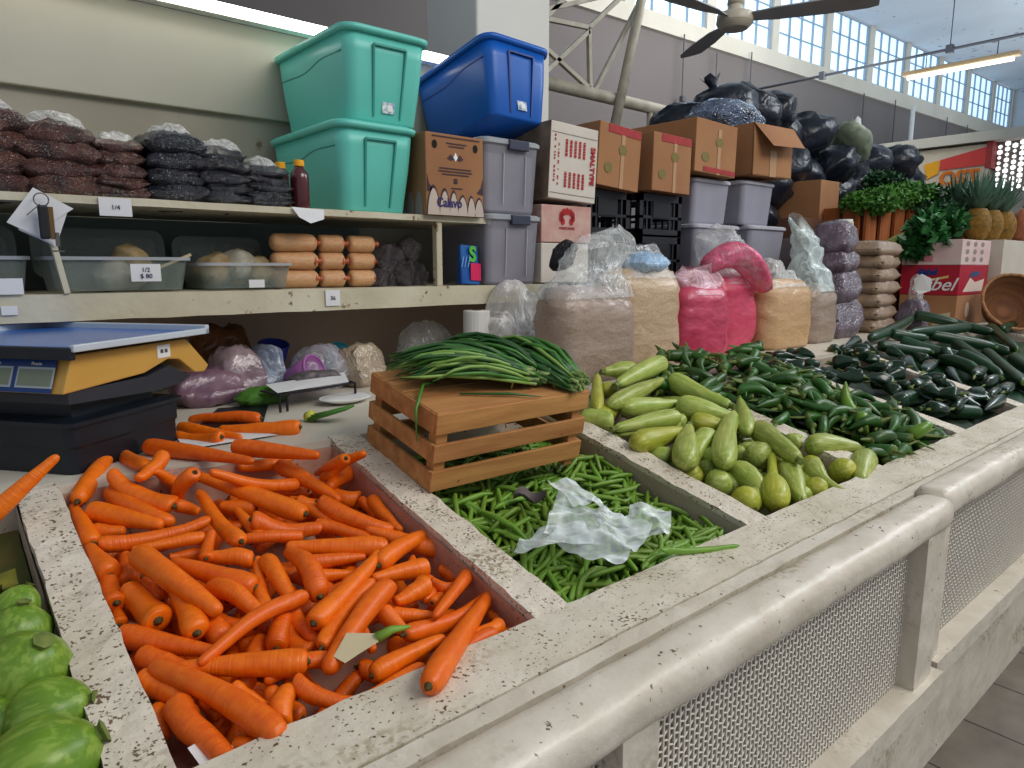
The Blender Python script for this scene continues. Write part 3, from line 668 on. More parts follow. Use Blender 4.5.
BEANS=[(1.182,1.035,0.933,1.122,1.106,0.950,0.0053,0),
(1.207,1.107,0.952,1.237,1.006,0.929,0.0053,1),
(0.890,0.923,0.891,0.787,0.875,0.879,0.0045,2),
(0.825,1.023,0.933,0.886,1.090,0.948,0.0045,3),
(1.162,1.111,0.951,1.215,1.190,0.969,0.0054,4),
(1.054,0.909,0.897,1.104,1.003,0.919,0.0049,5),
(1.024,0.789,0.889,1.134,0.848,0.903,0.0044,6),
(1.233,0.909,0.885,1.148,0.838,0.869,0.0046,7),
(1.142,0.863,0.878,1.210,0.945,0.897,0.0044,8),
(1.216,0.745,0.867,1.264,0.843,0.890,0.0045,9),
(0.960,0.860,0.896,1.059,0.905,0.906,0.0056,10),
(1.185,0.756,0.866,1.246,0.841,0.886,0.0043,11),
(1.179,0.922,0.897,1.070,0.850,0.880,0.0044,12),
(0.981,0.814,0.901,1.083,0.861,0.912,0.0045,13),
(1.087,0.869,0.911,1.019,0.764,0.890,0.0043,14),
(0.828,1.083,0.945,0.833,0.968,0.919,0.0045,15),
(1.106,1.107,0.935,1.038,1.033,0.918,0.0052,16),
(0.936,1.097,0.931,1.019,1.055,0.921,0.0047,17),
(1.242,1.161,0.966,1.113,1.119,0.956,0.0054,18),
(0.972,0.867,0.899,0.853,0.809,0.886,0.0044,19),
(0.949,0.965,0.905,0.973,1.075,0.930,0.0044,20),
(1.178,1.149,0.954,1.059,1.088,0.940,0.0052,21),
(0.946,1.155,0.946,0.985,1.023,0.915,0.0049,22),
(1.010,0.955,0.903,1.058,1.033,0.921,0.0045,23),
(0.915,0.820,0.883,0.833,0.781,0.874,0.0052,24),
(0.895,0.745,0.870,0.864,0.821,0.887,0.0049,25),
(1.127,0.845,0.896,1.099,0.757,0.875,0.0049,26),
(1.064,0.860,0.896,0.976,0.899,0.905,0.0044,27),
(0.798,0.982,0.919,0.917,1.038,0.932,0.0047,28),
(0.963,0.931,0.907,1.100,0.931,0.907,0.0047,29),
(0.896,0.969,0.907,0.906,0.839,0.877,0.0053,30),
(1.163,0.745,0.866,1.196,0.834,0.887,0.0055,31),
(0.963,0.941,0.903,0.846,0.945,0.903,0.0048,32),
(0.974,0.768,0.885,1.071,0.760,0.883,0.0053,33),
(1.256,1.094,0.948,1.186,0.980,0.922,0.0051,34),
(0.884,1.101,0.943,0.940,1.013,0.923,0.0055,35),
(1.141,0.843,0.887,1.011,0.890,0.898,0.0046,36),
(1.032,0.788,0.887,1.144,0.829,0.897,0.0049,37),
(0.962,0.964,0.909,0.865,0.961,0.908,0.0046,38),
(1.025,0.901,0.903,0.929,0.865,0.895,0.0050,39),
(1.133,1.052,0.937,1.219,1.001,0.925,0.0048,40),
(1.099,1.027,0.916,0.985,1.028,0.916,0.0045,41),
(0.935,0.970,0.912,0.849,0.996,0.918,0.0054,42),
(0.925,1.054,0.944,0.875,0.951,0.908,0.0056,43),
(0.981,1.136,0.949,0.871,1.061,0.931,0.0043,44),
(1.018,0.991,0.917,0.919,0.911,0.898,0.0045,45),
(1.195,1.044,0.944,1.267,1.124,0.956,0.0051,46),
(1.150,1.071,0.947,1.212,1.170,0.967,0.0052,47),
(1.191,1.011,0.920,1.088,0.922,0.900,0.0054,48),
(0.838,1.057,0.940,0.757,1.134,0.958,0.0055,49),
(1.096,0.983,0.917,1.010,0.899,0.897,0.0048,50),
(1.027,1.032,0.913,0.974,1.122,0.934,0.0050,51),
(1.007,0.939,0.910,0.926,0.858,0.891,0.0045,52),
(0.896,0.869,0.903,0.963,0.771,0.880,0.0043,53),
(1.236,0.964,0.900,1.191,0.834,0.870,0.0048,54),
(1.175,0.791,0.879,1.243,0.745,0.868,0.0049,55),
(1.245,1.148,0.963,1.181,1.051,0.941,0.0052,56),
(1.028,0.903,0.906,0.910,0.926,0.906,0.0055,57),
(1.073,0.941,0.909,1.129,1.036,0.925,0.0050,58),
(1.231,1.228,0.974,1.158,1.140,0.957,0.0051,59),
(1.270,0.869,0.881,1.218,0.947,0.899,0.0056,60),
(1.123,0.974,0.917,1.217,0.992,0.918,0.0052,61),
(1.192,1.238,0.974,1.143,1.153,0.955,0.0049,62),
(0.973,0.842,0.908,1.072,0.836,0.906,0.0050,63),
(1.042,0.807,0.891,1.124,0.745,0.877,0.0042,64),
(1.080,1.098,0.932,1.039,1.007,0.911,0.0050,65),
(0.884,0.991,0.917,0.941,1.095,0.941,0.0044,66),
(0.910,1.090,0.949,0.815,1.096,0.950,0.0044,67),
(1.126,1.148,0.945,1.018,1.080,0.929,0.0052,68),
(0.998,0.855,0.904,0.907,0.806,0.893,0.0055,69),
(1.013,0.922,0.906,1.103,0.899,0.900,0.0050,70),
(1.270,0.989,0.913,1.184,0.913,0.895,0.0043,71),
(1.270,1.123,0.961,1.154,1.147,0.967,0.0050,72),
(1.208,1.040,0.928,1.255,0.911,0.898,0.0047,73),
(1.064,0.860,0.883,1.177,0.847,0.880,0.0045,74),
(0.885,0.867,0.881,0.855,0.962,0.903,0.0046,75),
(1.101,0.791,0.893,0.995,0.821,0.900,0.0044,76),
(1.219,0.926,0.897,1.121,0.896,0.890,0.0046,77),
(0.850,0.766,0.879,0.948,0.775,0.881,0.0043,78),
(0.784,0.961,0.906,0.914,0.943,0.902,0.0044,79),
(0.921,1.116,0.939,0.983,1.037,0.921,0.0049,80),
(0.904,0.909,0.899,0.885,1.004,0.918,0.0046,81),
(1.264,1.021,0.929,1.144,1.012,0.928,0.0054,82),
(0.884,1.028,0.926,0.809,0.939,0.906,0.0053,83),
(1.021,1.040,0.920,0.913,1.055,0.923,0.0044,84),
(1.242,0.909,0.897,1.121,0.887,0.882,0.0050,85),
(1.006,0.997,0.916,0.907,0.959,0.907,0.0044,86),
(1.078,0.845,0.880,1.161,0.917,0.896,0.0053,87),
(1.166,1.104,0.951,1.226,1.173,0.967,0.0051,88),
(0.913,0.891,0.897,0.990,0.987,0.922,0.0045,89),
(1.132,0.906,0.888,1.227,0.918,0.891,0.0052,90),
(1.164,0.778,0.880,1.072,0.768,0.884,0.0045,91),
(0.958,0.978,0.922,0.901,0.871,0.897,0.0054,92),
(1.094,1.103,0.932,1.010,1.045,0.918,0.0052,93),
(0.974,0.802,0.889,0.927,0.745,0.878,0.0054,94),
(1.109,0.745,0.881,1.029,0.808,0.905,0.0053,95),
(1.072,0.781,0.878,1.197,0.806,0.884,0.0046,96),
(1.045,1.100,0.941,1.172,1.067,0.933,0.0048,97),
(0.879,1.042,0.941,0.757,1.090,0.952,0.0053,98),
(0.854,1.116,0.955,0.767,1.019,0.933,0.0050,99),
(1.270,1.034,0.939,1.190,1.043,0.941,0.0048,100),
(0.836,0.879,0.883,0.929,0.907,0.890,0.0051,101),
(0.963,0.838,0.875,0.835,0.887,0.886,0.0046,102),
(1.252,0.840,0.884,1.142,0.797,0.874,0.0053,103),
(1.075,1.144,0.940,1.009,1.043,0.923,0.0053,104),
(1.180,0.858,0.890,1.165,0.754,0.866,0.0045,105),
(0.856,0.921,0.889,0.780,0.839,0.870,0.0047,106),
(1.006,0.966,0.917,1.005,0.867,0.894,0.0042,107),
(1.240,1.020,0.934,1.253,1.158,0.963,0.0044,108),
(0.990,0.905,0.898,1.040,0.991,0.918,0.0042,109),
(1.257,0.999,0.927,1.169,1.084,0.947,0.0045,110),
(0.809,0.814,0.884,0.898,0.745,0.883,0.0046,111),
(0.868,0.990,0.922,0.883,1.088,0.945,0.0054,112),
(1.103,0.941,0.900,1.160,0.860,0.882,0.0046,113),
(1.004,0.975,0.909,0.915,1.025,0.923,0.0050,114),
(1.074,1.057,0.925,1.084,1.182,0.957,0.0055,115),
(1.059,1.020,0.920,0.976,0.935,0.904,0.0052,116),
(0.904,1.010,0.918,0.827,0.895,0.891,0.0043,117),
(0.932,0.812,0.903,1.052,0.868,0.919,0.0053,118),
(0.929,0.857,0.894,1.043,0.905,0.911,0.0048,119),
(1.011,0.933,0.903,0.880,0.967,0.911,0.0046,120),
(1.033,0.969,0.905,0.955,1.043,0.922,0.0043,121),
(0.970,0.901,0.910,0.907,1.019,0.922,0.0055,122),
(1.029,1.109,0.937,1.121,1.123,0.943,0.0051,123),
(0.945,1.068,0.942,0.909,0.951,0.909,0.0047,124),
(1.148,0.758,0.870,1.246,0.777,0.878,0.0048,125),
(0.775,1.062,0.942,0.883,1.036,0.942,0.0050,126),
(0.953,0.760,0.885,0.992,0.851,0.906,0.0050,127),
(0.850,0.804,0.884,0.963,0.791,0.881,0.0045,128),
(0.999,0.786,0.891,1.108,0.825,0.900,0.0043,129),
(0.943,0.835,0.901,1.012,0.745,0.880,0.0053,130),
(1.157,0.856,0.897,1.087,0.745,0.871,0.0044,131),
(1.270,1.037,0.931,1.176,0.974,0.916,0.0045,132),
(1.021,0.765,0.893,0.901,0.759,0.880,0.0046,133),
(1.094,0.881,0.890,1.137,1.008,0.919,0.0055,134),
(1.253,0.816,0.881,1.128,0.844,0.888,0.0053,135),
(0.907,0.940,0.900,0.786,0.902,0.894,0.0050,136),
(0.849,0.935,0.913,0.823,1.063,0.943,0.0055,137),
(1.052,0.824,0.878,1.150,0.913,0.899,0.0044,138),
(0.822,0.865,0.892,0.777,0.745,0.865,0.0050,139),
(0.857,1.051,0.947,0.990,1.070,0.934,0.0052,140),
(1.195,1.208,0.969,1.128,1.147,0.958,0.0044,141),
(1.191,0.824,0.887,1.126,0.745,0.868,0.0049,142),
(1.064,0.841,0.901,1.078,0.745,0.879,0.0055,143),
(1.021,0.745,0.882,1.101,0.815,0.898,0.0047,144),
(0.981,0.810,0.894,0.924,0.745,0.882,0.0042,145),
(0.760,0.811,0.878,0.862,0.828,0.882,0.0046,146),
(0.983,0.995,0.919,1.120,0.985,0.920,0.0042,147),
(1.035,1.039,0.916,1.061,1.157,0.944,0.0047,148),
(0.860,1.140,0.951,0.979,1.078,0.939,0.0052,149),
(0.986,1.118,0.944,0.874,1.071,0.936,0.0050,150),
(1.025,0.759,0.886,0.928,0.805,0.900,0.0056,151),
(1.059,0.943,0.911,0.964,0.894,0.903,0.0042,152),
(1.160,0.909,0.898,1.221,1.004,0.917,0.0046,153),
(0.806,0.769,0.872,0.929,0.800,0.879,0.0055,154),
(1.034,0.747,0.884,1.082,0.834,0.904,0.0056,155),
(0.983,1.063,0.932,0.926,1.136,0.955,0.0055,156),
(0.937,0.910,0.895,0.897,0.829,0.876,0.0046,157),
(1.054,0.849,0.882,1.174,0.855,0.883,0.0051,158),
(0.830,1.035,0.934,0.931,1.128,0.955,0.0043,159),
(1.114,1.133,0.955,1.211,1.156,0.961,0.0054,160),
(0.843,0.855,0.879,0.932,0.946,0.900,0.0048,161),
(1.085,0.863,0.887,1.120,0.948,0.909,0.0047,162),
(1.056,1.055,0.922,0.979,0.987,0.907,0.0042,163),
(1.170,0.967,0.925,1.262,1.045,0.934,0.0047,164),
(0.789,0.804,0.876,0.877,0.845,0.885,0.0043,165),
(1.113,0.973,0.908,1.216,0.914,0.901,0.0050,166),
(0.892,1.074,0.931,0.993,1.095,0.936,0.0053,167),
(1.188,0.931,0.895,1.105,0.855,0.878,0.0049,168),
(1.222,0.768,0.872,1.224,0.859,0.896,0.0051,169),
(1.181,0.970,0.906,1.111,0.863,0.896,0.0042,170),
(0.799,0.759,0.869,0.904,0.805,0.880,0.0045,171),
(1.175,0.876,0.882,1.270,0.960,0.905,0.0044,172),
(0.769,1.064,0.943,0.838,1.139,0.960,0.0049,173),
(1.042,0.874,0.892,1.123,0.943,0.908,0.0044,174),
(1.185,0.764,0.887,1.070,0.805,0.885,0.0054,175),
(0.779,1.063,0.938,0.856,0.949,0.923,0.0045,176),
(0.918,0.926,0.897,0.894,0.817,0.872,0.0045,177),
(1.091,1.055,0.935,1.188,1.027,0.929,0.0044,178),
(1.235,1.122,0.955,1.139,1.162,0.964,0.0054,179),
(0.899,0.947,0.908,0.941,0.858,0.884,0.0050,180),
(1.054,1.050,0.926,0.943,0.975,0.905,0.0054,181),
(0.908,1.056,0.930,1.004,1.148,0.949,0.0046,182),
(0.870,0.811,0.880,0.757,0.798,0.877,0.0055,183),
(0.902,1.128,0.958,0.817,1.037,0.937,0.0047,184),
(1.162,1.030,0.936,1.263,1.118,0.956,0.0042,185),
(0.952,1.128,0.955,0.844,1.087,0.954,0.0048,186),
(0.906,0.782,0.876,0.771,0.746,0.868,0.0054,187),
(0.818,0.931,0.902,0.873,1.013,0.927,0.0044,188),
(1.153,1.019,0.923,1.106,0.936,0.909,0.0049,189),
(1.170,0.859,0.877,1.256,0.962,0.901,0.0046,190),
(0.838,0.905,0.887,0.905,0.840,0.872,0.0049,191),
(0.920,0.980,0.908,1.036,1.026,0.925,0.0050,192),
(0.983,1.027,0.913,1.102,1.098,0.930,0.0052,193),
(0.988,0.844,0.894,0.960,0.949,0.919,0.0048,194),
(0.802,1.093,0.946,0.783,0.958,0.914,0.0051,195),
(0.908,0.827,0.891,1.019,0.898,0.907,0.0055,196),
(0.776,1.026,0.934,0.850,1.102,0.952,0.0050,197),
(0.758,1.037,0.941,0.823,1.137,0.964,0.0045,198),
(1.027,1.100,0.938,1.132,1.072,0.928,0.0048,199),
(0.972,1.018,0.913,1.092,1.037,0.918,0.0045,200),
(1.139,0.863,0.892,1.005,0.883,0.906,0.0052,201),
(0.971,0.933,0.902,1.089,1.001,0.921,0.0049,202),
(1.066,1.156,0.943,0.999,1.078,0.928,0.0054,203),
(1.026,1.102,0.944,0.977,0.978,0.906,0.0047,204),
(1.201,1.080,0.946,1.145,1.158,0.964,0.0046,205),
(0.879,0.952,0.899,0.796,0.875,0.881,0.0048,206),
(1.270,1.042,0.935,1.197,1.087,0.945,0.0053,207),
(1.196,0.830,0.891,1.082,0.813,0.884,0.0047,208),
(0.991,0.916,0.900,0.902,0.934,0.904,0.0050,209),
(0.867,0.852,0.887,0.766,0.817,0.879,0.0054,210),
(0.898,1.029,0.937,0.766,1.047,0.938,0.0048,211),
(1.208,1.046,0.934,1.101,1.014,0.927,0.0052,212),
(0.876,0.901,0.895,0.976,0.972,0.911,0.0047,213),
(0.923,0.959,0.903,1.011,1.066,0.928,0.0047,214),
(1.051,0.891,0.894,1.142,0.912,0.899,0.0047,215),
(1.028,0.931,0.906,1.036,1.021,0.933,0.0048,216),
(1.045,0.947,0.911,0.916,0.985,0.914,0.0049,217),
(1.039,1.068,0.931,1.158,1.101,0.942,0.0053,218),
(1.187,0.835,0.888,1.102,0.780,0.885,0.0053,219),
(0.795,0.773,0.871,0.878,0.815,0.880,0.0052,220),
(1.066,0.749,0.882,0.958,0.810,0.896,0.0050,221),
(1.210,1.082,0.947,1.270,1.155,0.961,0.0042,222),
(1.270,0.885,0.883,1.194,0.870,0.879,0.0046,223),
(1.229,0.987,0.932,1.141,1.017,0.927,0.0054,224),
(1.206,1.156,0.979,1.111,1.116,0.952,0.0043,225),
(1.092,0.898,0.906,0.982,0.944,0.911,0.0053,226),
(1.004,0.746,0.886,1.088,0.809,0.904,0.0048,227),
(0.999,0.886,0.899,1.100,0.912,0.905,0.0053,228),
(1.049,1.024,0.924,1.076,0.890,0.893,0.0054,229),
(0.880,0.968,0.919,0.757,0.928,0.898,0.0050,230),
(0.993,1.096,0.930,1.103,1.127,0.937,0.0051,231),
(0.979,0.891,0.908,0.872,0.807,0.888,0.0043,232),
(0.902,1.110,0.955,0.765,1.098,0.952,0.0051,233),
(1.104,0.778,0.888,1.107,0.870,0.903,0.0046,234),
(0.862,0.974,0.918,0.932,1.054,0.936,0.0044,235),
(1.159,0.858,0.876,1.260,0.940,0.898,0.0047,236),
(0.866,0.929,0.904,0.757,0.919,0.893,0.0050,237),
(0.891,0.982,0.925,0.775,0.941,0.903,0.0054,238),
(1.270,1.154,0.957,1.193,1.192,0.966,0.0047,239),
(1.093,0.937,0.916,1.177,1.015,0.925,0.0050,240),
(1.085,0.809,0.909,0.993,0.780,0.890,0.0055,241),
(1.130,0.821,0.865,1.228,0.891,0.881,0.0047,242),
(1.268,1.064,0.945,1.181,1.031,0.937,0.0048,243),
(0.931,1.130,0.952,0.876,1.041,0.946,0.0050,244),
(0.839,0.936,0.917,0.829,1.065,0.950,0.0048,245),
(0.794,0.936,0.905,0.817,1.030,0.927,0.0047,246),
(0.986,1.093,0.936,0.939,1.007,0.916,0.0055,247),
(1.245,1.009,0.923,1.138,0.928,0.904,0.0049,248),
(1.079,0.845,0.912,0.994,0.770,0.895,0.0049,249),
(1.062,0.950,0.916,0.985,0.886,0.907,0.0045,250),
(1.217,1.040,0.929,1.165,0.916,0.900,0.0055,251),
(0.972,1.135,0.937,1.057,1.079,0.924,0.0044,252),
(0.857,0.771,0.878,0.966,0.767,0.877,0.0046,253),
(1.140,0.794,0.879,1.259,0.791,0.884,0.0052,254),
(0.760,0.853,0.872,0.877,0.876,0.877,0.0043,255),
(1.123,1.106,0.939,1.025,1.020,0.922,0.0055,256),
(1.026,0.928,0.913,0.933,0.945,0.908,0.0052,257),
(1.151,0.833,0.895,1.053,0.811,0.890,0.0047,258),
(1.270,1.245,0.975,1.193,1.153,0.954,0.0049,259),
(1.089,0.992,0.923,1.183,1.085,0.944,0.0043,260),
(1.114,0.862,0.884,1.126,0.959,0.906,0.0051,261),
(1.114,0.750,0.870,1.152,0.880,0.900,0.0054,262),
(1.134,1.068,0.939,1.184,0.968,0.916,0.0053,263),
(1.206,0.955,0.906,1.175,0.821,0.875,0.0056,264),
(1.217,0.882,0.888,1.088,0.852,0.876,0.0045,265),
(0.977,0.918,0.910,1.024,0.803,0.883,0.0047,266),
(1.097,1.077,0.946,1.204,1.139,0.963,0.0054,267),
(0.927,0.813,0.900,1.027,0.774,0.894,0.0054,268),
(1.198,0.745,0.870,1.112,0.795,0.882,0.0044,269),
(1.216,0.930,0.910,1.111,0.952,0.906,0.0047,270),
(1.231,1.028,0.938,1.126,1.034,0.942,0.0046,271),
(1.066,0.965,0.918,1.159,0.939,0.912,0.0043,272),
(1.129,0.870,0.892,1.208,0.803,0.886,0.0047,273),
(0.990,1.045,0.933,0.953,0.910,0.895,0.0054,274),
(0.909,0.999,0.929,0.821,0.980,0.925,0.0055,275),
(0.956,1.095,0.932,1.042,1.136,0.944,0.0054,276),
(0.998,0.860,0.892,1.054,0.985,0.920,0.0051,277),
(0.812,1.085,0.955,0.838,0.980,0.934,0.0051,278),
(0.935,0.932,0.909,0.991,1.043,0.925,0.0049,279),
(1.054,1.048,0.937,1.154,0.958,0.919,0.0052,280),
(0.774,0.863,0.880,0.838,0.936,0.897,0.0054,281),
(0.803,1.003,0.925,0.910,1.030,0.940,0.0051,282),
(0.870,1.077,0.939,0.968,1.112,0.947,0.0048,283),
(1.203,1.003,0.929,1.270,1.084,0.951,0.0052,284),
(1.068,0.907,0.908,1.148,0.850,0.883,0.0054,285),
(1.106,0.786,0.893,0.972,0.773,0.896,0.0046,286),
(1.270,0.794,0.877,1.178,0.783,0.875,0.0046,287),
(1.110,0.771,0.884,1.015,0.761,0.881,0.0055,288),
(1.041,0.777,0.881,1.175,0.790,0.893,0.0053,289),
(1.220,0.786,0.880,1.102,0.774,0.886,0.0047,290),
(1.099,0.755,0.881,1.203,0.766,0.878,0.0043,291),
(1.007,0.748,0.877,1.110,0.758,0.883,0.0053,292),
(0.962,0.756,0.887,1.092,0.769,0.893,0.0056,293),
(1.246,0.771,0.886,1.110,0.757,0.874,0.0053,294),
(1.061,0.764,0.897,1.194,0.778,0.879,0.0055,295),
(1.147,0.771,0.881,1.262,0.782,0.875,0.0048,296),
(1.255,0.790,0.882,1.123,0.777,0.879,0.0051,297),
(1.134,0.770,0.881,1.260,0.782,0.884,0.0044,298),
(1.006,0.747,0.892,1.126,0.759,0.885,0.0054,299)]
ROUND=[(0.070,1.102,0.986,0.070,1.102,0.986,0.0283,0),
(0.065,1.063,0.967,0.065,1.063,0.967,0.0391,1),
(0.062,0.974,0.956,0.062,0.974,0.956,0.0520,2),
(0.077,0.901,0.929,0.077,0.901,0.929,0.0449,3),
(0.060,0.820,0.921,0.060,0.820,0.921,0.0547,4),
(0.031,0.934,0.917,0.031,0.934,0.917,0.0344,5)]
LONE=[(0.055,1.290,1.050,0.155,1.295,1.131,0.0136,0)]
def S(r, g, b):
    f = lambda c: ((c/255)/12.92 if c/255 < .04045 else ((c/255+.055)/1.055)**2.4)
    return (f(r), f(g), f(b))
# ------------------------------------------------------------------ camera
cam = bpy.data.objects.new('camera', bpy.data.cameras.new('camera')); COL.objects.link(cam)
cam.data.sensor_width = 36; cam.data.lens = 700/1024*36; cam.data.clip_start = .02
P_ = math.radians(9.5); A_ = math.radians(49.3)
fw = Vector((math.cos(A_)*math.cos(P_), math.sin(A_)*math.cos(P_), -math.sin(P_)))
cam.location = (0, 0, H); cam.rotation_euler = fw.to_track_quat('-Z', 'Y').to_euler(); SC.camera = cam
SC.view_settings.view_transform = 'Standard'; SC.view_settings.look = 'None'; SC.view_settings.exposure = 0.0; SC.view_settings.gamma = 0.93
# ------------------------------------------------------------------ light
w = bpy.data.worlds.new('daylight'); SC.world = w; w.use_nodes = True
w.node_tree.nodes['Background'].inputs[0].default_value = (.80, .88, 1, 1); w.node_tree.nodes['Background'].inputs[1].default_value = .48
def area(loc, to, sx, sy, e, c):
    l = bpy.data.lights.new('added_area_light', 'AREA'); l.shape = 'RECTANGLE'; l.size = sx; l.size_y = sy; l.energy = e; l.color = c  # area lamps added to brighten counter, ceiling and hall wall; no fixtures
    o = bpy.data.objects.new('added_area_light', l); COL.objects.link(o); o.location = loc
    o.rotation_euler = (Vector(to)-Vector(loc)).to_track_quat('-Z', 'Y').to_euler(); return o
area((2.6, -2.2, 4.6), (1.6, 1.2, .9), 3.5, 1.6, 140, (1, .95, .88))
area((7.5, -.5, 4.8), (3.5, 1.4, 1.0), 2.5, 2.5, 135, (.92, .96, 1))
area((16, 3.0, 3.6), (16, 3, 6.9), 14, 4, 420, (.9,.95,1))
area((9.0, 4.0, 5.0), (9.0, 7, 4.0), 6, 1.5, 150, (1, .96, .92))
# ------------------------------------------------------------------ shared materials
m_paint = M('worn_white_paint', S(226,217,202), .5, S(196,184,164), 5, .8, bump=.6, bscale=34, spots=S(112,92,68), sscale=190, sthr=.205, grime=S(150,134,106), gscale=9, gthr=.54)
m_paint2 = M('worn_cream_paint', S(226,218,202), .45, S(198,187,166), 7, .8, bump=.6, bscale=24, spots=S(96,78,56), sscale=150, sthr=.18, grime=S(160,142,110), gscale=7, gthr=.53)
m_rail = M('thick_white_gloss_paint', S(224,216,202), .36, S(198,188,170), 9, .8, bump=.6, bscale=16, spots=S(112,96,76), sscale=90, sthr=.12, grime=S(160,146,118), gscale=6, gthr=.55)
m_bin = M('bin_inner_render', S(188,176,160), .7, S(158,136,120), 6, .9, bump=.3, spots=S(90,70,60), sscale=70, sthr=.13)
m_binpink = M('bin_inner_render_stained', S(206,172,152), .7, S(176,120,98), 9, .9, bump=.3, spots=S(90,60,45), sscale=110, sthr=.13)
m_wall = M('cream_wall_paint', S(176,171,156), .8, S(154,147,130), 2.5, .8, bump=.08, spots=S(120,112,95), sscale=14, sthr=.1)
m_panel = M('pale_grey_green_panel', S(182,179,164), .6, S(160,157,142), 1.2, .8)
m_hall = M('grey_hall_wall', S(122,118,118), .9, S(112,108,106), .6, .8)
m_halltop = M('hall_cream_band', S(205,203,192), .8, S(186,184,172), 1.5, .6)
m_ceil = M('hall_ceiling_paint', S(196,204,210), .9, S(170,178,186), .5, .9, spots=S(120,122,126), sscale=5, sthr=.12)
m_shelf = M('cream_shelf_paint', S(208,202,180), .5, S(184,174,146), 6, .8, bump=.2, spots=S(120,92,60), sscale=30, sthr=.14)
m_steel = M('cream_painted_steel', S(196,190,172), .5, S(160,150,130), 8, .8)
m_white = M('clean_white', S(232,232,230), .5)
m_paper = M('white_paper', S(226,226,226), .8, S(205,205,208), 12, .5)
m_ink = M('blue_black_ink', S(50,55,90), .7)
m_black = M('black_plastic', S(26,30,40), .4, S(14,18,26), 10, .8, bump=.1)
m_card = M('brown_cardboard', S(168,122,84), .85, S(150,104,70), 4, .8, bump=.08, rand=.08)
m_cardd = M('dark_cardboard_edge', S(110,78,54), .9)
m_film = film('clear_crumpled_film', dens=.30, cscale=9)
m_film2 = film('thin_clear_film', dens=.25, cscale=16)
# ------------------------------------------------------------------ building shell
def tiles(name, c1, c2, sc):
    m = bpy.data.materials.new(name); m.use_nodes = True; nt = m.node_tree; L = nt.links; b = nt.nodes['Principled BSDF']
    tc = nd(nt, 'ShaderNodeTexCoord'); br = nd(nt, 'ShaderNodeTexBrick', Scale=sc); br.offset = 0
    br.inputs['Color1'].default_value = rgb(c1); br.inputs['Color2'].default_value = rgb(c2); br.inputs['Mortar'].default_value = (.03,.028,.025,1)
    br.inputs['Mortar Size'].default_value = .012; br.inputs['Brick Width'].default_value = 1; br.inputs['Row Height'].default_value = 1
    n = nd(nt, 'ShaderNodeTexNoise', Scale=9, Detail=6); mx = nd(nt, 'ShaderNodeMix', data_type='RGBA'); mx.blend_type = 'MULTIPLY'; mx.inputs[0].default_value = .7
    L.new(tc.outputs['Object'], br.inputs['Vector']); L.new(tc.outputs['Object'], n.inputs['Vector']); L.new(br.outputs['Color'], mx.inputs[6]); L.new(n.outputs['Fac'], mx.inputs[7])
    L.new(mx.outputs[2], b.inputs['Base Color']); b.inputs['Roughness'].default_value = .55; return m
struct(MB().box(-4, 30, -8, 7.2, -.1, 0).obj('floor', tiles('grey_floor_tiles', S(150,140,128), S(138,128,116), 3.3)))
struct(MB().box(3.2, 30, -3, 7.15, 6.95, 7.1).obj('ceiling', m_ceil))
k = .026
def sz(x): return 5.087+k*(x-8.45)
b = MB(); b.add([(-4,7,0),(30,7,0),(30,7,4.846+.0195*(30-8.3)),(-4,7,4.846+.0195*(-4-8.3)),(-4,7.15,0),(30,7.15,0),(30,7.15,5.27),(-4,7.15,4.6)], [(0,1,2,3),(5,4,7,6),(0,3,7,4),(1,5,6,2)])
struct(b.obj('wall_back', m_hall))
b = MB(); x0, x1 = -4, 30
b.add([(x0,6.93,4.846+.0195*(x0-8.3)),(x1,6.93,4.846+.0195*(x1-8.3)),(x1,6.93,sz(x1)),(x0,6.93,sz(x0)),(x0,7.15,sz(x0)),(x1,7.15,sz(x1)),(x0,7.0,4.846+.0195*(x0-8.3)),(x1,7.0,4.846+.0195*(x1-8.3))], [(0,1,2,3),(3,2,5,4),(0,6,7,1)])
struct(b.obj('trim_1', m_halltop))
def tz(x): return 6.353+k*(x-14.44)
b = MB(); b.add([(x0,6.95,tz(x0)),(x1,6.95,tz(x1)),(x1,6.95,7.1),(x0,6.95,7.1)], [(0,1,2,3)]); struct(b.obj('trim_2', m_ceil))
b = MB()
b.add([(x0,6.94,tz(x0)),(x1,6.94,tz(x1)),(x1,2,tz(x1)+.25),(x0,2,tz(x0)+.25)], [(0,1,2,3)]); b.add([(3.2,2,tz(3)+.25),(x1,2,tz(x1)+.25),(x1,-3,tz(x1)+.25),(3.2,-3,tz(3)+.25)], [(0,1,2,3)])
struct(b.obj('ceiling_slope', m_ceil))
m_pane = M('bright_daylit_glass', S(196,222,246), .3, S(222,238,252), 1.2, .8, emit=0); 
pb = m_pane.node_tree.nodes['Principled BSDF']; pb.inputs['Emission Color'].default_value = (.55,.76,.96,1); pb.inputs['Emission Strength'].default_value = 1.0
m_frame = M('grey_window_frame', S(150,168,184), .6)
PX = [4.2, 6.2, 8.18, 10.16, 12.13, 14.1, 16.0, 17.92, 19.95, 21.98, 24.07, 25.9]
struct(MB().box(25.9, 26.05, -3, 7.1, 0, 7).obj('wall_right', m_ceil))
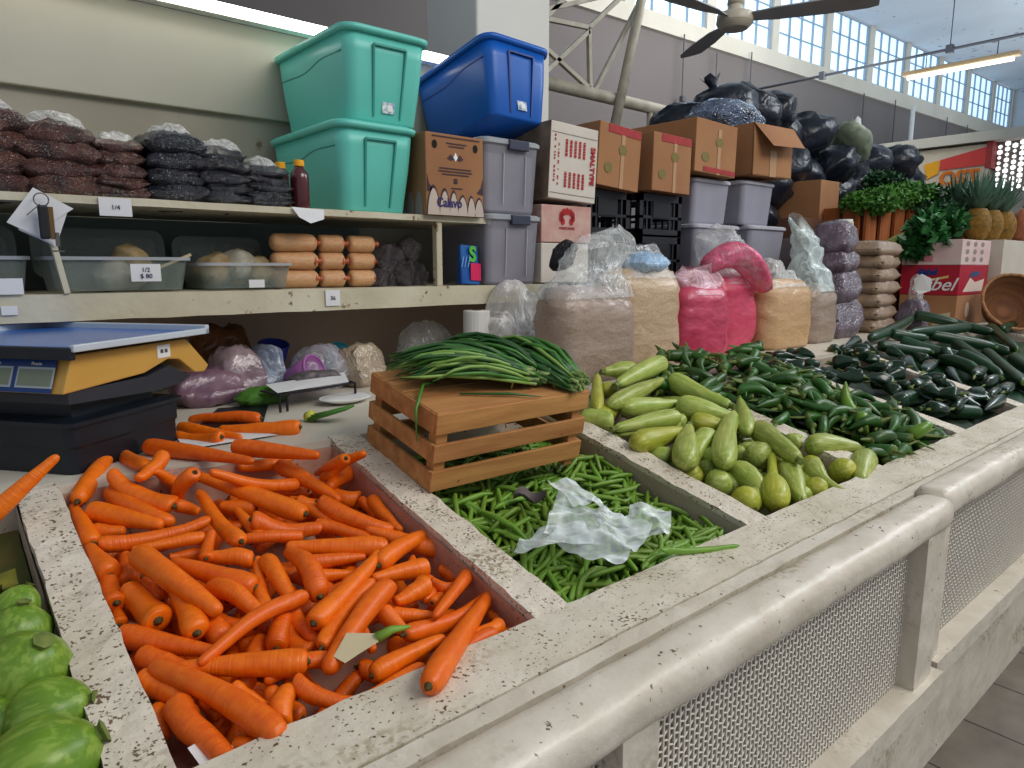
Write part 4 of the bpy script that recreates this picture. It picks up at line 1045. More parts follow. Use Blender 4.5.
for i in range(len(PX)-1):
    a, c = PX[i]+.13, PX[i+1]-.13
    f = MB(); g = MB()
    g.add([(a,7.05,sz(a)),(c,7.05,sz(c)),(c,7.05,tz(c)),(a,7.05,tz(a))], [(0,1,2,3)])
    for j in range(5):
        x = a+(c-a)*j/4; wd = .018 if j in (0,4) else .009; f.box(x-wd, x+wd, 7.0, 7.04, sz(x), tz(x))
    for j in range(4):
        q = j/3; wd = .018
        f.bar((a,7.02,sz(a)+(tz(a)-sz(a))*q), (c,7.02,sz(c)+(tz(c)-sz(c))*q), wd*1.2)
    wo = struct(f.obj('window_%d' % (i+1), m_frame)); g.obj('glass', m_pane, wo)
b = MB()
for x in PX: b.add([(x-.11,6.96,sz(x)-.02),(x+.11,6.96,sz(x)-.02),(x+.11,6.96,tz(x)+.02),(x-.11,6.96,tz(x)+.02),(x-.11,7.1,sz(x)),(x+.11,7.1,sz(x)),(x-.11,7.1,tz(x)),(x+.11,7.1,tz(x))], [(0,1,2,3),(0,3,6,4),(1,5,7,2)])
struct(b.obj('trim_3', m_halltop))
# wall behind the shelves, with its raised upper panel, and the square column
struct(MB().box(-3, 1.95, 2.42, 2.5, 0, 2.2).obj('wall_shelving', m_wall))
struct(MB().box(-3, 1.95, 2.395, 2.425, 1.917, 2.2).obj('trim_4', m_panel, bevel=.004))
struct(MB().box(1.97, 2.4, 2.52, 2.9, 0, 7.1).obj('wall_column', M('white_column_paint', S(214,214,208), .7, S(200,200,194), 2, .6), bevel=.01))
b = MB()
for x in (.32, .62, 1.0): b.cyl((x, 2.39, 1.935), .006, .006)
t = thing('tube_light', 'long lit fluorescent strip running along the top of the cream shelf wall', 'light', (0, 2.36, 2.2))
MB().box(-1, 1.77, -.02, .03, .0, .03).obj('housing', m_white, t); MB().tube([(-.98,-.03,.012),(1.75,-.03,.012)], .017, 10).obj('tube', M('lit_tube', (1,.97,.86), .5, emit=5), t, smooth=True)
# ------------------------------------------------------------------ roof steelwork, wires, lamp, fan
t = thing('roof_truss', 'cream painted open steel truss behind the blue tote', 'truss', (0, 4.5, 0))
MB().tube([(3.6,0,2.95),(7.2,0,2.93)], .055, 12).obj('lower_chord', m_steel, t, smooth=True)
MB().tube([(5.0,-.08,2.6),(5.52,-.08,4.4)], .045, 10).obj('post', m_steel, t, smooth=True)
b = MB()
for p, q in (((4.2,0,3.44),(4.75,0,3.48)), ((4.75,0,3.48),(4.78,0,2.95)), ((4.2,0,3.23),(4.8,0,2.97)), ((4.75,0,3.48),(5.5,0,4.1)), ((4.82,0,2.95),(5.5,0,3.95)), ((4.2,0,3.0),(4.75,0,3.45)), ((4.2,0,3.5),(5.4,0,3.95)), ((4.2,0,3.42),(4.72,0,3.9))): b.bar(p, q, .035)
b.obj('lattice', m_steel, t)
tag(MB().tube([(5.74,4.5,0),(5.62,4.5,2.9)], .03).obj('steel_post', m_steel, smooth=True), 'short white steel post rising behind the two taped cartons', 'post')
tag(MB().tube([(1.2,3.6,3.3),(2.3,3.6,3.75)], .09, 14).obj('ceiling_pipe', m_halltop, smooth=True), 'fat pale pipe crossing above the stacked teal totes', 'pipe')
m_cond = M('dark_conduit', S(84,88,96), .5)
t = thing('conduit', 'thin grey conduit hung from the ceiling with junction boxes above the lamp', 'conduit')
MB().tube([(9.8,1.2,4.0),(9.8,7.0,4.0)], .018).obj('pipe', m_cond, t, smooth=True)
for y in (2.3, 3.35, 4.9, 6.2): MB().box(9.76, 9.84, y-.04, y+.04, 3.95, 4.05).obj('junction_box', m_cond, t, bevel=.01)
MB().tube([(9.8,3.35,4.0),(9.8,3.35,6.6)], .006, 6).obj('hanger_wire', m_cond, t)
t = thing('tube_lamp', 'lit fluorescent lamp hanging from the conduit near the high windows', 'light', (9.8, 0, 3.78))
MB().box(-.06, .06, 2.62, 3.86, 0, .05).obj('housing', M('tan_lamp_housing', S(150,130,100), .5), t, bevel=.01)
MB().tube([(0,2.68,-.02),(0,3.8,-.02)], .026, 12).obj('tube', M('lit_warm_tube', (1,.86,.55), .5, emit=3.2), t, smooth=True)
MB().tube([(0,2.85,.05),(0,2.85,.22)], .006, 6).tube([(0,3.6,.05),(0,3.6,.22)], .006, 6).obj('hanger', m_cond, t)
WN = ['first', 'second', 'third', 'fourth', 'fifth', 'sixth', 'seventh', 'eighth']
for i, (x, za, zb) in enumerate(((9.36,4.9,3.98),(10.24,4.8,4.02),(11.25,5.0,4.34),(15.6,5.0,4.2),(17.2,5.1,4.1),(20.4,5.15,4.3),(21.9,5.15,4.4))):
    b = MB(); b.tube([(x,6.88,za),(x,6.88,zb)], .012, 6); b.box(x-.04,x+.04,6.84,6.9,zb-.05,zb+.03)
    tag(b.obj('hanging_wire', m_cond), '%s thin dark wire from the left hanging down the grey hall wall' % WN[i], 'wire', 'wires down the hall wall')
tag(MB().tube([(17.2,6.5,4.9),(17.2,6.5,0)], .05, 8).obj('support_pole', m_white, smooth=True), 'slim white pole standing before the grey hall wall', 'pole')
m_fan = M('grey_fan_paint', S(168,168,170), .5, S(150,150,152), 5, .6); m_fanw = M('cream_fan_motor', S(196,188,170), .4)
t = thing('ceiling_fan', 'three-bladed grey ceiling fan with a cream motor', 'fan', (3.62, 2.33, 2.78))
MB().cyl((0,0,-.06), .07, .03, 24, .10).cyl((0,0,-.03), .10, .05, 24, .095).cyl((0,0,.02), .05, .05, 20, .035).obj('motor', m_fanw, t, smooth=True, bevel=.005)
MB().cyl((0,0,.07), .045, .08, 16, .03).cyl((0,0,.1), .015, 3.9, 10).obj('rod', m_fanw, t, smooth=True)
for a in (-64, 56, 176):
    a = math.radians(a); R = Matrix.Rotation(a, 4, 'Z')
    b = MB(); sec = [(.09,.03),(.16,.045),(.22,.06),(.45,.075),(.66,.07),(.71,.045)]
    b.loft([[R @ Vector((r, -w_, .012)), R @ Vector((r, w_, -.012)), R @ Vector((r, w_, -.018)), R @ Vector((r, -w_, .006))] for r, w_ in sec]); b.obj('blade', m_fan, t)
# distant stall sign and the pierced block screen
m_red = M('sign_red', S(214,72,66), .6); m_yel = M('sign_yellow', S(244,178,34), .6); m_or = M('sign_orange_letter', S(224,120,24), .6)
t = thing('stall_sign', 'red, yellow and white stall sign with orange letters in the distance', 'sign', (13, 0, 0))
MB().box(0, .5, 3.76, 5.6, 2.3, 3.32).obj('board', M('sign_cream', S(214,206,186), .7), t)
MB().add([(-.02,3.74,3.28),(-.02,4.42,3.14),(-.02,4.42,2.98),(-.02,3.74,3.0)], [(0,1,2,3)]).obj('red_band', m_red, t)
MB().add([(-.02,4.43,3.14),(-.02,4.66,3.09),(-.02,4.6,2.85),(-.02,4.43,2.93)], [(0,1,2,3)]).obj('yellow_band', m_yel, t)
MB().box(-.03, .52, 3.7, 3.78, 2.95, 3.36).obj('corner_fin', M('sign_dark_red', S(170,60,60), .6), t)
lettering('OST', .30, m_or, t, (-.03, 4.13, 2.83), LEFT, bold=.012)
MB().box(-.03, -.02, 3.98, 4.06, 2.4, 2.72).obj('letter_stroke', m_or, t)
tag(MB().box(12.9, 13.4, -2, 5.8, 3.35, 3.5).obj('fascia_beam', m_halltop), 'pale beam running above the distant sign and pierced screen', 'beam')
b = MB(); r_ = random.Random(3)
y = 3.7
for iy in range(26):
    for iz in range(9):
        cy = 3.66-iy*.098; cz = 2.62+iz*.082+(.04 if iy % 2 else 0); rr = .026+.018*r_.random()
        ring = [(13.2, cy+rr*math.cos(j*math.pi/3+.5), cz+rr*math.sin(j*math.pi/3+.5)) for j in range(6)]; b.add(ring, [(0,1,2,3,4,5)])
t = thing('block_screen', 'pierced white block screen glowing with daylight at far right', 'screen')
MB().box(13.22, 13.3, 1, 3.7, 2.55, 3.36).obj('screen_wall', M('screen_grey', S(128,120,112), .8), t)
b.obj('opening', M('daylight_hole', (.95,.97,1), .5, emit=1.4), t)
struct(MB().box(13.1, 13.3, -2, 6.9, 0, 2.56).obj('wall_far', M('far_wall_paint', S(176,172,164), .8)))
# ------------------------------------------------------------------ the counter
t = thing('market_counter', 'long white painted masonry counter with sloping produce bins and worn edges', 'counter')
DIV = [(-.49,-.43),(.104,.165),(.677,.748),(1.276,1.353),(1.87,1.95),(2.53,2.61),(3.2,3.28),(5.2,5.3)]
def rough(o, amt, cell=.03):
    """wear the painted masonry edges: subdivide and push the vertices about"""
    import bmesh
    bm = bmesh.new(); bm.from_mesh(o.data)
    for _ in range(7):
        es = [e for e in bm.edges if e.calc_length() > cell*1.6]
        if not es or len(bm.verts) > 16000: break
        bmesh.ops.subdivide_edges(bm, edges=es, cuts=1, use_grid_fill=True)
    bmesh.ops.triangulate(bm, faces=[f for f in bm.faces if len(f.verts) > 4])
    for v in bm.verts:
        v.co += Vector((N(v.co, 23, 1), N(v.co, 23, 2), N(v.co, 30, 3)))*amt+Vector((0,0,N(v.co, 70, 4)))*amt*.5
    bm.to_mesh(o.data); bm.free(); return o
for i, (a, c) in enumerate(DIV):
    y0, y1 = .72, 1.415
    b = MB(); b.add([(a,y0,rim(y0)),(c,y0,rim(y0)),(c,y1,rim(y1)),(a,y1,rim(y1)),(a,y0,.7),(c,y0,.7),(c,y1,.7),(a,y1,.7)], [(0,1,2,3),(0,4,5,1),(1,5,6,2),(2,6,7,3),(3,7,4,0)])
    rough(b.obj('bin_divider', m_paint, t), .0035, .02)
rough(MB().box(-1.2, 4.2, .62, .735, .70, .9).obj('front_ledge', m_paint2, t), .003, .04)
MB().box(4.2, 9, .62, .735, .70, .9).obj('front_ledge', m_paint2, t)
rough(MB().box(-1.2, 4.2, .585, .615, .78, .9).obj('edge_moulding', m_rail, t), .002, .05)
MB().box(-1.2, 9, .61, .63, .4, .88).obj('joint', M('dark_joint', S(90,80,66), .9), t)
rough(MB().box(-1.2, 3.6, 1.40, 2.393, .98, 1.055).obj('back_ledge', M('back_ledge_paint', S(214,208,194), .5, S(190,182,166), 4, .7, bump=.1), t), .001, .1)
MB().box(3.6, 9, 1.40, 2.393, .98, 1.055).obj('back_ledge', m_paint2, t)
MB().box(-1.2, 9, 1.395, 1.43, .7, 1.04).obj('bin_back', m_bin, t)
def liner(i, mat):
    a = DIV[i][1]; c = DIV[i+1][0]; e = .0025
    b = MB(); b.add([(a+e,.735,.7),(a+e,1.4,.7),(a+e,1.4,rim(1.4)-.012),(a+e,.735,rim(.735)-.012)], [(0,1,2,3)])
    b.add([(c-e,.735,.7),(c-e,1.4,.7),(c-e,1.4,rim(1.4)-.012),(c-e,.735,rim(.735)-.012)], [(0,3,2,1)])
    b.add([(a,.737,.7),(c,.737,.7),(c,.737,.888),(a,.737,.888)], [(0,1,2,3)]); b.add([(a,1.392,.7),(c,1.392,.7),(c,1.392,1.04),(a,1.392,1.04)], [(3,2,1,0)])
    b.add([(a,.73,rim(.73)-.14),(c,.73,rim(.73)-.14),(c,1.4,rim(1.4)-.14),(a,1.4,rim(1.4)-.14)], [(0,1,2,3)])
    b.obj('bin_lining', mat, t)
for i in range(7): liner(i, m_binpink if i == 1 else m_bin)
MB().box(-1.2, 9, .60, .66, 0, .75).obj('base_wall', m_rail, t)
MB().box(-1.2, 9, .66, .72, 0, .8).obj('base_core', m_bin, t)
# guard rails with wire mesh in front of the counter
def guard(x0, x1, posts, yo, label, loc):
    g = thing('guard_rail', label, 'railing', loc)
    prof = rrect(.084, .07, .026, 4)
    n = max(2, int((x1-x0)/.03)); rings = []
    for i in range(n+1):
        x = x0+(x1-x0)*i/n
        e = .86 if i in (0, n) else 1
        rings.append([(x, yo+p[0]*e+N((x,p[0],p[1]), 14)*.0022, .882+p[1]*e+N((x,p[1],p[0]), 14, 2)*.0022) for p in prof])
    MB().loft(rings).obj('top_rail', m_rail, g, smooth=True)
    rough(MB().box(x0, x1, yo-.05, yo+.04, .45, .50).obj('bottom_rail', m_rail, g), .0018, .05)
    for a, c in posts: rough(MB().box(a, c, yo-.035, yo+.03, .49, .86).obj('post', m_rail, g), .0018, .05)
    wires = MB(); step = .0125; y = yo+.004; ed = [x0]+[q for p in posts for q in p]+[x1]; r = .0017
    for a, c in zip(ed[::2], ed[1::2]):
        if c-a < .05: continue
        nx = int((c-a)/step)
        for i in range(nx+1):
            x = a+(c-a)*i/nx; wires.bar((x,y-.001,.495), (x,y-.001,.86), r*2, r*2)
        for j in range(int(.365/step)+1):
            z = .497+j*step; m_ = max(2, int((c-a)/.0125)*1)
            pts = [(a+(c-a)*q/m_, y+(.0016 if (q+j) % 2 else -.0016), z+.0009*(1 if (q+j) % 2 else -1)) for q in range(m_+1)]
            wires.tube(pts, r*1.15, 4, caps=False)
    wires.obj('wire_mesh', M('white_wire_mesh', S(224,218,206), .5), g)
    MB().add([(x0,yo+.03,.49),(x1,yo+.03,.49),(x1,yo+.03,.86),(x0,yo+.03,.86)], [(0,1,2,3)]).obj('backing', M('dusty_mesh_backing', S(140,132,122), .9, S(116,108,98), 8, .8), g)
guard(-.9, 1.74, [(-.9,-.82),(.605,.675),(1.6,1.70)], .53, 'nearer white guard rail with wire mesh panels along the counter front', (0,0,0))
guard(1.76, 3.6, [(1.76,1.80),(3.3,3.4)], .55, 'farther white guard rail with wire mesh panel beyond the first post', (0,0,.004))
# ================================================================== produce
def lathe(prof, n=14, bend=0, bendz=0, ribs=0, ribamp=0, noisea=0, seed=0, mb=None, wob=0):
    """a fruit lying along +x from 0 to 1; prof = [(t, r)]; y and z are in units of its radius"""
    b = mb or MB(); rings = []
    for t_, r in prof:
        cy = bend*math.sin(math.pi*t_)+wob*N((t_*3, seed, 0), 1, 3); cz = bendz*math.sin(math.pi*t_)
        ring = []
        for j in range(n):
            a = 6.28318*j/n; q = r*(1+ribamp*math.cos(ribs*a)+noisea*N((t_*4, math.cos(a)*1.2, math.sin(a)*1.2), 1.3, seed))
            ring.append((t_, cy+q*math.cos(a), cz+q*math.sin(a)))
        rings.append(ring)
    return b.loft(rings)
def place(o, a, b_, r, ext=.5, roll=None, minl=0):
    r *= {'carrot':1.14, 'squash':1.14, 'green_chilli':1.22, 'green_bean':1.12}.get(o.name.split('.')[0], 1)
    a = Vector(a); b_ = Vector(b_); d = b_-a; L = d.length or .001; d = d/L
    need = max(minl*r, L+ext*r); mid = (a+b_)/2
    d3 = d; q = d3.to_track_quat('X', 'Z').to_matrix().to_4x4()
    R = Matrix.Rotation(random.uniform(0, 6.28) if roll is None else roll, 4, 'X')
    o.matrix_world = Matrix.Translation(mid-d3*need/2) @ q @ R @ Matrix.Diagonal((need, r, r, 1))
def kind(name, protos):
    """protos: list of [(part name, mesh), ...]; the first entry is the thing's own mesh"""
    def make(i, label, cat, group=None):
        parts = protos[i % len(protos)]
        o = link(name, parts[0][1]); tag(o, label, cat, group)
        for pn, me in parts[1:]: link(pn, me, o)
        return o
    return make
# ---- carrots
def ringbump(m, sc):
    nt = m.node_tree; L = nt.links; b = nt.nodes['Principled BSDF']; tc = nd(nt, 'ShaderNodeTexCoord'); mp = nd(nt, 'ShaderNodeMapping'); mp.inputs['Scale'].default_value = (sc, .35, .35)
    n = nd(nt, 'ShaderNodeTexNoise', Scale=1.0, Detail=3); bp = nd(nt, 'ShaderNodeBump'); bp.inputs['Strength'].default_value = .35; bp.inputs['Distance'].default_value = .004
    L.new(tc.outputs['Object'], mp.inputs[0]); L.new(mp.outputs[0], n.inputs['Vector']); L.new(n.outputs['Fac'], bp.inputs['Height']); L.new(bp.outputs[0], b.inputs['Normal'])
m_carrot = M('carrot_skin', S(242,122,12), .40, S(226,98,8), 1.4, .8, rand=.1, stretch=(9,1,1), sss=.04, spots=S(190,96,30), sscale=14, sthr=.11); ringbump(m_carrot, 40)
m_crown = M('carrot_crown', S(110,92,46), .8, S(60,50,28), 2, .9)
CP = []
for s in range(7):
    e = [.52,.6,.68,.48,.64,.74,.56][s]
    prof = [(0,.25),(.006,.6),(.03,.86),(.08,.98),(.16,1.0)]+[(t_, 1-(1-e)*((t_-.16)/.76)**1.15+.03*N((t_*5,s,0),1)) for t_ in (.24,.33,.42,.5,.58,.66,.74,.81,.87,.92)]+[(.955,e*.9),(.98,e*.68),(.995,e*.32)]
    me = lathe(prof, 14, bend=[.3,-.25,.6,0,.9,-.5,.15][s], noisea=.07, seed=s, wob=.25).mesh('carrot', True, m_carrot)
    cr = MB(); cr.loft([[(x, q*math.cos(.785*j), q*math.sin(.785*j)) for j in range(8)] for x, q in ((.012,.36),(-.003,.32),(-.009,.2),(-.022-.012*(s % 3),.16))])
    CP.append([('carrot', me), ('crown', cr.mesh('crown', True, m_crown))])
mk = kind('carrot', CP)
special = {54: 'large orange carrot hanging over the front ledge at the bin corner', 78: 'biggest orange carrot along the bottom left of the carrot bin', 79: 'thick orange carrot just below the biggest one at the bin bottom'}
from collections import Counter
for n_, (ax,ay,az,bx,by,bz,r,i) in enumerate(CARROTS):
    lab = 'orange carrot lying in the heap that fills the white bin below the scale'; g = 'carrots heaped in the bin'
    if i-1 == 55: lab = 'long orange carrot resting over the front edge of the carrot bin'; g = None
    if i-1 == 72: lab = 'biggest orange carrot, lying at the near end of the carrot bin'; g = None
    if i-1 == 1: lab = 'thin orange carrot leaning up against the black crate'; g = None
    if i-1 == 45: lab = 'long thin orange carrot lying diagonally on top in the middle of the heap'; g = None
    o = mk(n_*3+i, lab, 'carrot', g); place(o, (ax,ay,az), (bx,by,bz), r, .75, minl=3.5)
for n_, (ax,ay,az,bx,by,bz,r,i) in enumerate(LEDGE_CARROTS):
    o = mk(n_, 'carrot of the four lying on the white ledge right of the black crate', 'carrot', 'carrots on the back ledge'); place(o, (ax,ay,az), (bx,by,bz), r, .5)
for (ax,ay,az,bx,by,bz,r,i) in LONE:
    o = mk(3, 'lone orange carrot sticking up from the bin at the left edge', 'carrot'); place(o, (ax,ay,az), (bx,by,bz), r, .5)
o = mk(1, 'orange carrot half hidden behind the round squash at the left edge', 'carrot'); place(o, (.028,1.02,.937), (-.05,1.06,.937), .018)
# ---- grey squash
def stripes(m, c2, sc=7, w=.5, lo=.5):
    nt = m.node_tree; L = nt.links; b = nt.nodes['Principled BSDF']; src = b.inputs['Base Color'].links[0].from_socket
    tc = nd(nt, 'ShaderNodeTexCoord'); mp = nd(nt, 'ShaderNodeMapping'); mp.inputs['Scale'].default_value = (3, sc, sc)
    n = nd(nt, 'ShaderNodeTexNoise', Scale=.6, Detail=5); r = nd(nt, 'ShaderNodeMapRange'); r.inputs[1].default_value = lo; r.inputs[2].default_value = lo+.12; r.inputs[4].default_value = w
    L.new(tc.outputs['Object'], mp.inputs[0]); L.new(mp.outputs[0], n.inputs['Vector']); L.new(n.outputs['Fac'], r.inputs[0])
    mx = nd(nt, 'ShaderNodeMix', data_type='RGBA'); L.new(r.outputs[0], mx.inputs[0]); L.new(src, mx.inputs[6]); mx.inputs[7].default_value = rgb(c2); L.new(mx.outputs[2], b.inputs['Base Color'])
m_sq = M('pale_green_squash_skin', S(140,164,62), .36, S(176,184,96), 1.6, 1, rand=.18, stretch=(4,1,1)); stripes(m_sq, S(196,204,124), 9, .55)
m_sqy = M('yellow_green_squash_skin', S(176,176,52), .4, S(150,160,50), 1.2, .9, rand=.08, stretch=(4,1,1)); stripes(m_sqy, S(206,204,110), 9, .5)
m_stem = M('squash_stem', S(132,146,70), .7, S(90,106,44), 3, .9)
def stemm(x, r, l, r2=None):
    b = MB(); b.loft([[(x_, q*(1+.14*(j % 2))*math.cos(.5236*j), q*(1+.14*(j % 2))*math.sin(.5236*j)) for j in range(12)] for x_, q in ((x-.03,r*1.3),(x,r),(x+l*.5,r*.85),(x+l,r2 or r*1.05))]); return b
SP = []
for s in range(6):
    e = [.55,.62,.5,.72,.58,.66][s]
    prof = [(0,.12),(.012,.4),(.04,.68),(.10,.90),(.18,1.0),(.27,1.0),(.38,.96),(.5,.88),(.62,.78),(.73,e+.08),(.83,e),(.91,e*.9),(.955,e*.7),(.985,e*.42)]
    me = lathe(prof, 20, bend=[.2,-.3,.1,.35,-.15,0][s], ribs=5+s % 2, ribamp=.022, noisea=.05, seed=s+20).mesh('squash', True, m_sqy if s == 5 else m_sq)
    SP.append([('squash', me), ('stem', stemm(.98, .26, .07).mesh('stem', False, m_stem))])
mks = kind('squash', SP)
gprof = [(0,.15),(.02,.5),(.07,.82),(.15,.98),(.25,1.0),(.34,.92),(.42,.72),(.49,.5),(.56,.40),(.7,.34),(.82,.32),(.93,.33),(.98,.3)]
gourd = kind('squash', [[('squash', lathe(gprof, 20, bend=.1, noisea=.05, seed=9).mesh('squash', True, m_sqy)), ('stem', stemm(.98, .2, .05).mesh('stem', False, m_stem))]])
crook = kind('squash', [[('squash', lathe([(0,.2),(.03,.6),(.09,.9),(.18,1),(.28,.96),(.4,.8),(.5,.62),(.6,.5),(.75,.42),(.88,.4),(.96,.34)], 18, bend=-.7, noisea=.05, seed=4).mesh('squash', True, m_sq)), ('blossom_tip', stemm(.96, .28, .08, .12).mesh('blossom_tip', False, M('yellow_blossom_tip', S(206,160,40), .7)))]])
rprof = [(0,.1),(.02,.34),(.07,.6),(.16,.84),(.28,.97),(.42,1.02),(.58,.98),(.72,.86),(.84,.66),(.93,.42),(.98,.24)]
ball = kind('squash', [[('squash', lathe(rprof, 24, ribs=8, ribamp=.02, noisea=.05, seed=i).mesh('squash', True, m_)), ('stem', stemm(.97, .16, .06).mesh('stem', False, m_stem))] for i, m_ in enumerate((m_sqy, m_sq, m_sqy))])
BALLS = {4: 1, 16: 1, 24: 1, 29: 1, 30: 1, 33: 1, 34: 1}
SL_ = {26: ('yellow-green gourd-shaped squash with an upright neck at the bin front', gourd), 28: ('small crook-necked green squash with a yellow tip resting on the front ledge', crook),
       24: ('round yellow-green squash just behind the gourd with the upright neck', ball), 31: ('rightmost pale squash, its stem end facing out near the green chillies', mks), 32: ('thick pale green squash lying sideways beside the green chillies', mks),
       18: ('upright pale green squash over the beans side, leftmost of two upright ones', mks), 20: ('upright pale green squash in the middle of the squash heap', mks), 3: ('slender green squash standing upright beside the wooden crate', mks), 2: ('thick pale green squash on top of the heap before the beige bag', mks)}
for n_, (ax,ay,az,bx,by,bz,r,i) in enumerate(SQUASH):
    f = mks; lab = 'pale green squash in the heap between the beans and the green chillies'; g = 'pale green squash in the bin'
    if i in (4,16,30,33,34,29,35): f = ball
    if i in SL_: lab, f = SL_[i]; g = None
    o = f(n_, lab, 'squash', g); place(o, (ax,ay,az), (bx,by,bz), r, .9 if f is mks else .6, minl=1.9 if f is ball else 2.6, roll=0 if f in (gourd, crook) else None)
m_rd = M('round_squash_skin', S(116,150,44), .34, S(96,134,36), 1.3, .9, stretch=(3,1,1)); stripes(m_rd, S(150,176,76), 10, .6, .47)
rb = kind('round_squash', [[('squash', lathe([(t_, r*.98) for t_, r in rprof], 30, ribs=10, ribamp=.03, noisea=.06, seed=i+3).mesh('round_squash', True, m_rd)), ('stem', stemm(.96, .17, .09, .22).mesh('stem', False, m_stem))] for i in range(3)])
RL = ['small round green squash at the back of the heap beside the divider', 'round green squash below the smallest, half out of frame', 'large round green squash with its stem toward the divider', 'round striped green squash lying against the divider', 'largest round green squash at the bottom left corner', 'dark round squash wedged between the others at the left edge']
RD = [(.5,.2,.7),(.2,.0,.9),(.35,-.45,.85),(.6,-.3,.2),(.9,-.1,.35),(.1,.2,.9)]
for (ax,ay,az,bx,by,bz,r,i), lab, d in zip(ROUND, RL, RD):
    o = rb(i, lab, 'squash', None); d = Vector(d).normalized(); c = Vector((ax,ay,az-.2*r))
    place(o, c-d*r*.5, c+d*r*.5, r, .95)
# ---- dark courgettes, poblano and green chillies
m_dk = M('dark_green_courgette_skin', S(30,70,38), .32, S(20,50,28), 1.5, .9, rand=.15, stretch=(4,1,1))
DP = []
for s in range(4):
    prof = [(0,.15),(.01,.55),(.035,.85),(.09,1),(.3,1.02),(.6,.98),(.8,.92),(.9,.82),(.96,.6),(.985,.4)]
    DP.append([('courgette', lathe(prof, 14, bend=[.5,-.4,.9,.1][s], noisea=.05, seed=s).mesh('courgette', True, m_dk)), ('stem', stemm(.98, .3, .05).mesh('stem', False, M('courgette_stem', S(96,120,60), .7)))])
mkd = kind('courgette', DP)
for n_, (ax,ay,az,bx,by,bz,r,i) in enumerate(DARK):
    lab = 'long dark green courgette in the pile at the far right of the counter'; g = 'dark courgettes at the far right'
    if i == 14: lab = 'short dark green courgette at the front corner of the poblano bin'; g = None
    if i == 13: lab = 'fat dark courgette just behind the one at the poblano bin front'; g = None
    o = mkd(n_, lab, 'courgette', g); place(o, (ax,ay,az), (bx,by,bz), r, .5)
m_pob = M('poblano_skin', S(22,58,32), .25, S(14,38,24), 1.2, .9, rand=.2, coat=.3); m_pst = M('chilli_stem', S(88,116,46), .6, S(110,110,50), 3, .8)
PP = []
for s in range(3):
    prof = [(0,.2),(.02,.6),(.06,.85),(.14,1),(.3,.98),(.5,.8),(.7,.56),(.85,.34),(.95,.16),(.99,.05)]
    b = MB().tube([(.02,0,0),(-.1,.1,.1),(-.2,.3,.2)], [.2,.11,.14], 6)
    PP.append([('poblano', lathe(prof, 16, bend=.3, ribs=3, ribamp=.10, noisea=.22, seed=s).mesh('poblano', True, m_pob)), ('stem', b.mesh('stem', True, m_pst))])
mkp = kind('poblano_pepper', PP)
for n_, (ax,ay,az,bx,by,bz,r,i) in enumerate(POBLANO):
    o = mkp(n_, 'dark glossy poblano pepper in the bin right of the green chillies', 'pepper', 'poblano peppers'); place(o, (ax,ay,az), (bx,by,bz), r*.85, .5, minl=3.6)
rp = random.Random(8)
for n_ in range(46):
    x = rp.uniform(2.62,3.2); y = rp.uniform(.80,1.48); a = rp.uniform(0,6.28); l = .04
    if n_ % 4 == 0: x = rp.uniform(2.45,2.62); y = rp.uniform(1.2,1.46)
    z = rim(min(y,1.4))+.0+rp.uniform(-.01,.03); dz = rp.uniform(-.01,.01)
    o = mkp(n_, 'dark glossy poblano pepper in the bin right of the green chillies', 'pepper', 'poblano peppers'); place(o, (x-l*math.cos(a),y-l*math.sin(a),z-dz), (x+l*math.cos(a),y+l*math.sin(a),z+dz), rp.uniform(.022,.03), .5, minl=3.4)
for n_ in range(9):
    x = rp.uniform(1.40,1.84); y = rp.uniform(.78,1.0); a = rp.uniform(0,6.28); l = .05; z = rim(y)-.035
    o = mks(n_, 'pale green squash in the heap between the beans and the green chillies', 'squash', 'pale green squash in the bin'); place(o, (x-l*math.cos(a),y-l*math.sin(a)*.4,z), (x+l*math.cos(a),y+l*math.sin(a)*.4,z), .026, .5)
m_ch = M('green_chilli_skin', S(62,104,36), .36, S(36,78,26), .8, .9, rand=.3, stretch=(3,1,1))
HP = []
for s in range(6):
    prof = [(0,.2),(.012,.7),(.04,.95),(.12,1),(.3,.95),(.5,.82),(.68,.66),(.82,.45),(.92,.25),(.985,.06)]
    k2 = .18
    b = MB(); b.loft([[(x, q*math.cos(.785*j), q*math.sin(.785*j)) for j in range(8)] for x, q in ((.03,.9),(.0,.6),(-.02,.25))]); b.tube([(-.01,0,0),(-.12,.15,.1),(-.26,.6,.3)], [.22,.16,.2], 6)
    HP.append([('chilli', lathe(prof, 12, bend=[1.0,-.8,1.6,.2,-1.9,.6][s], bendz=[.3,.9,-.3,0,.5,-.9][s], noisea=.14, seed=s+2).mesh('chilli', True, m_ch)), ('stem', b.mesh('stem', True, m_pst))])
mkh = kind('green_chilli', HP)
for n_, (ax,ay,az,bx,by,bz,r,i) in enumerate(CHILLI):
    o = mkh(n_, 'fresh green chilli in the heap between the pale squash and the poblanos', 'chilli', 'green chillies in the bin'); place(o, (ax,ay,az), (bx,by,bz), r, .4)
for k_, (a, c, lab) in enumerate((((2.19,.93,.99),(2.23,.97,1.07),'light green chilli standing upright out of the chilli heap'), ((2.25,.78,.925),(2.33,.75,.96),'light green chilli nearest the front ledge with its stem up'), ((2.12,.86,.95),(2.18,.86,.965),'curled light green chilli near the front of the heap'))):
    o = mkh(k_, lab, 'chilli'); place(o, a, c, .017, .4); o.data = o.data.copy(); o.data.materials.clear(); o.data.materials.append(m_ch2 if k_ else M('light_green_chilli_skin', S(110,146,44), .3, S(84,124,34), .8, .8)); m_ch2 = o.data.materials[0]
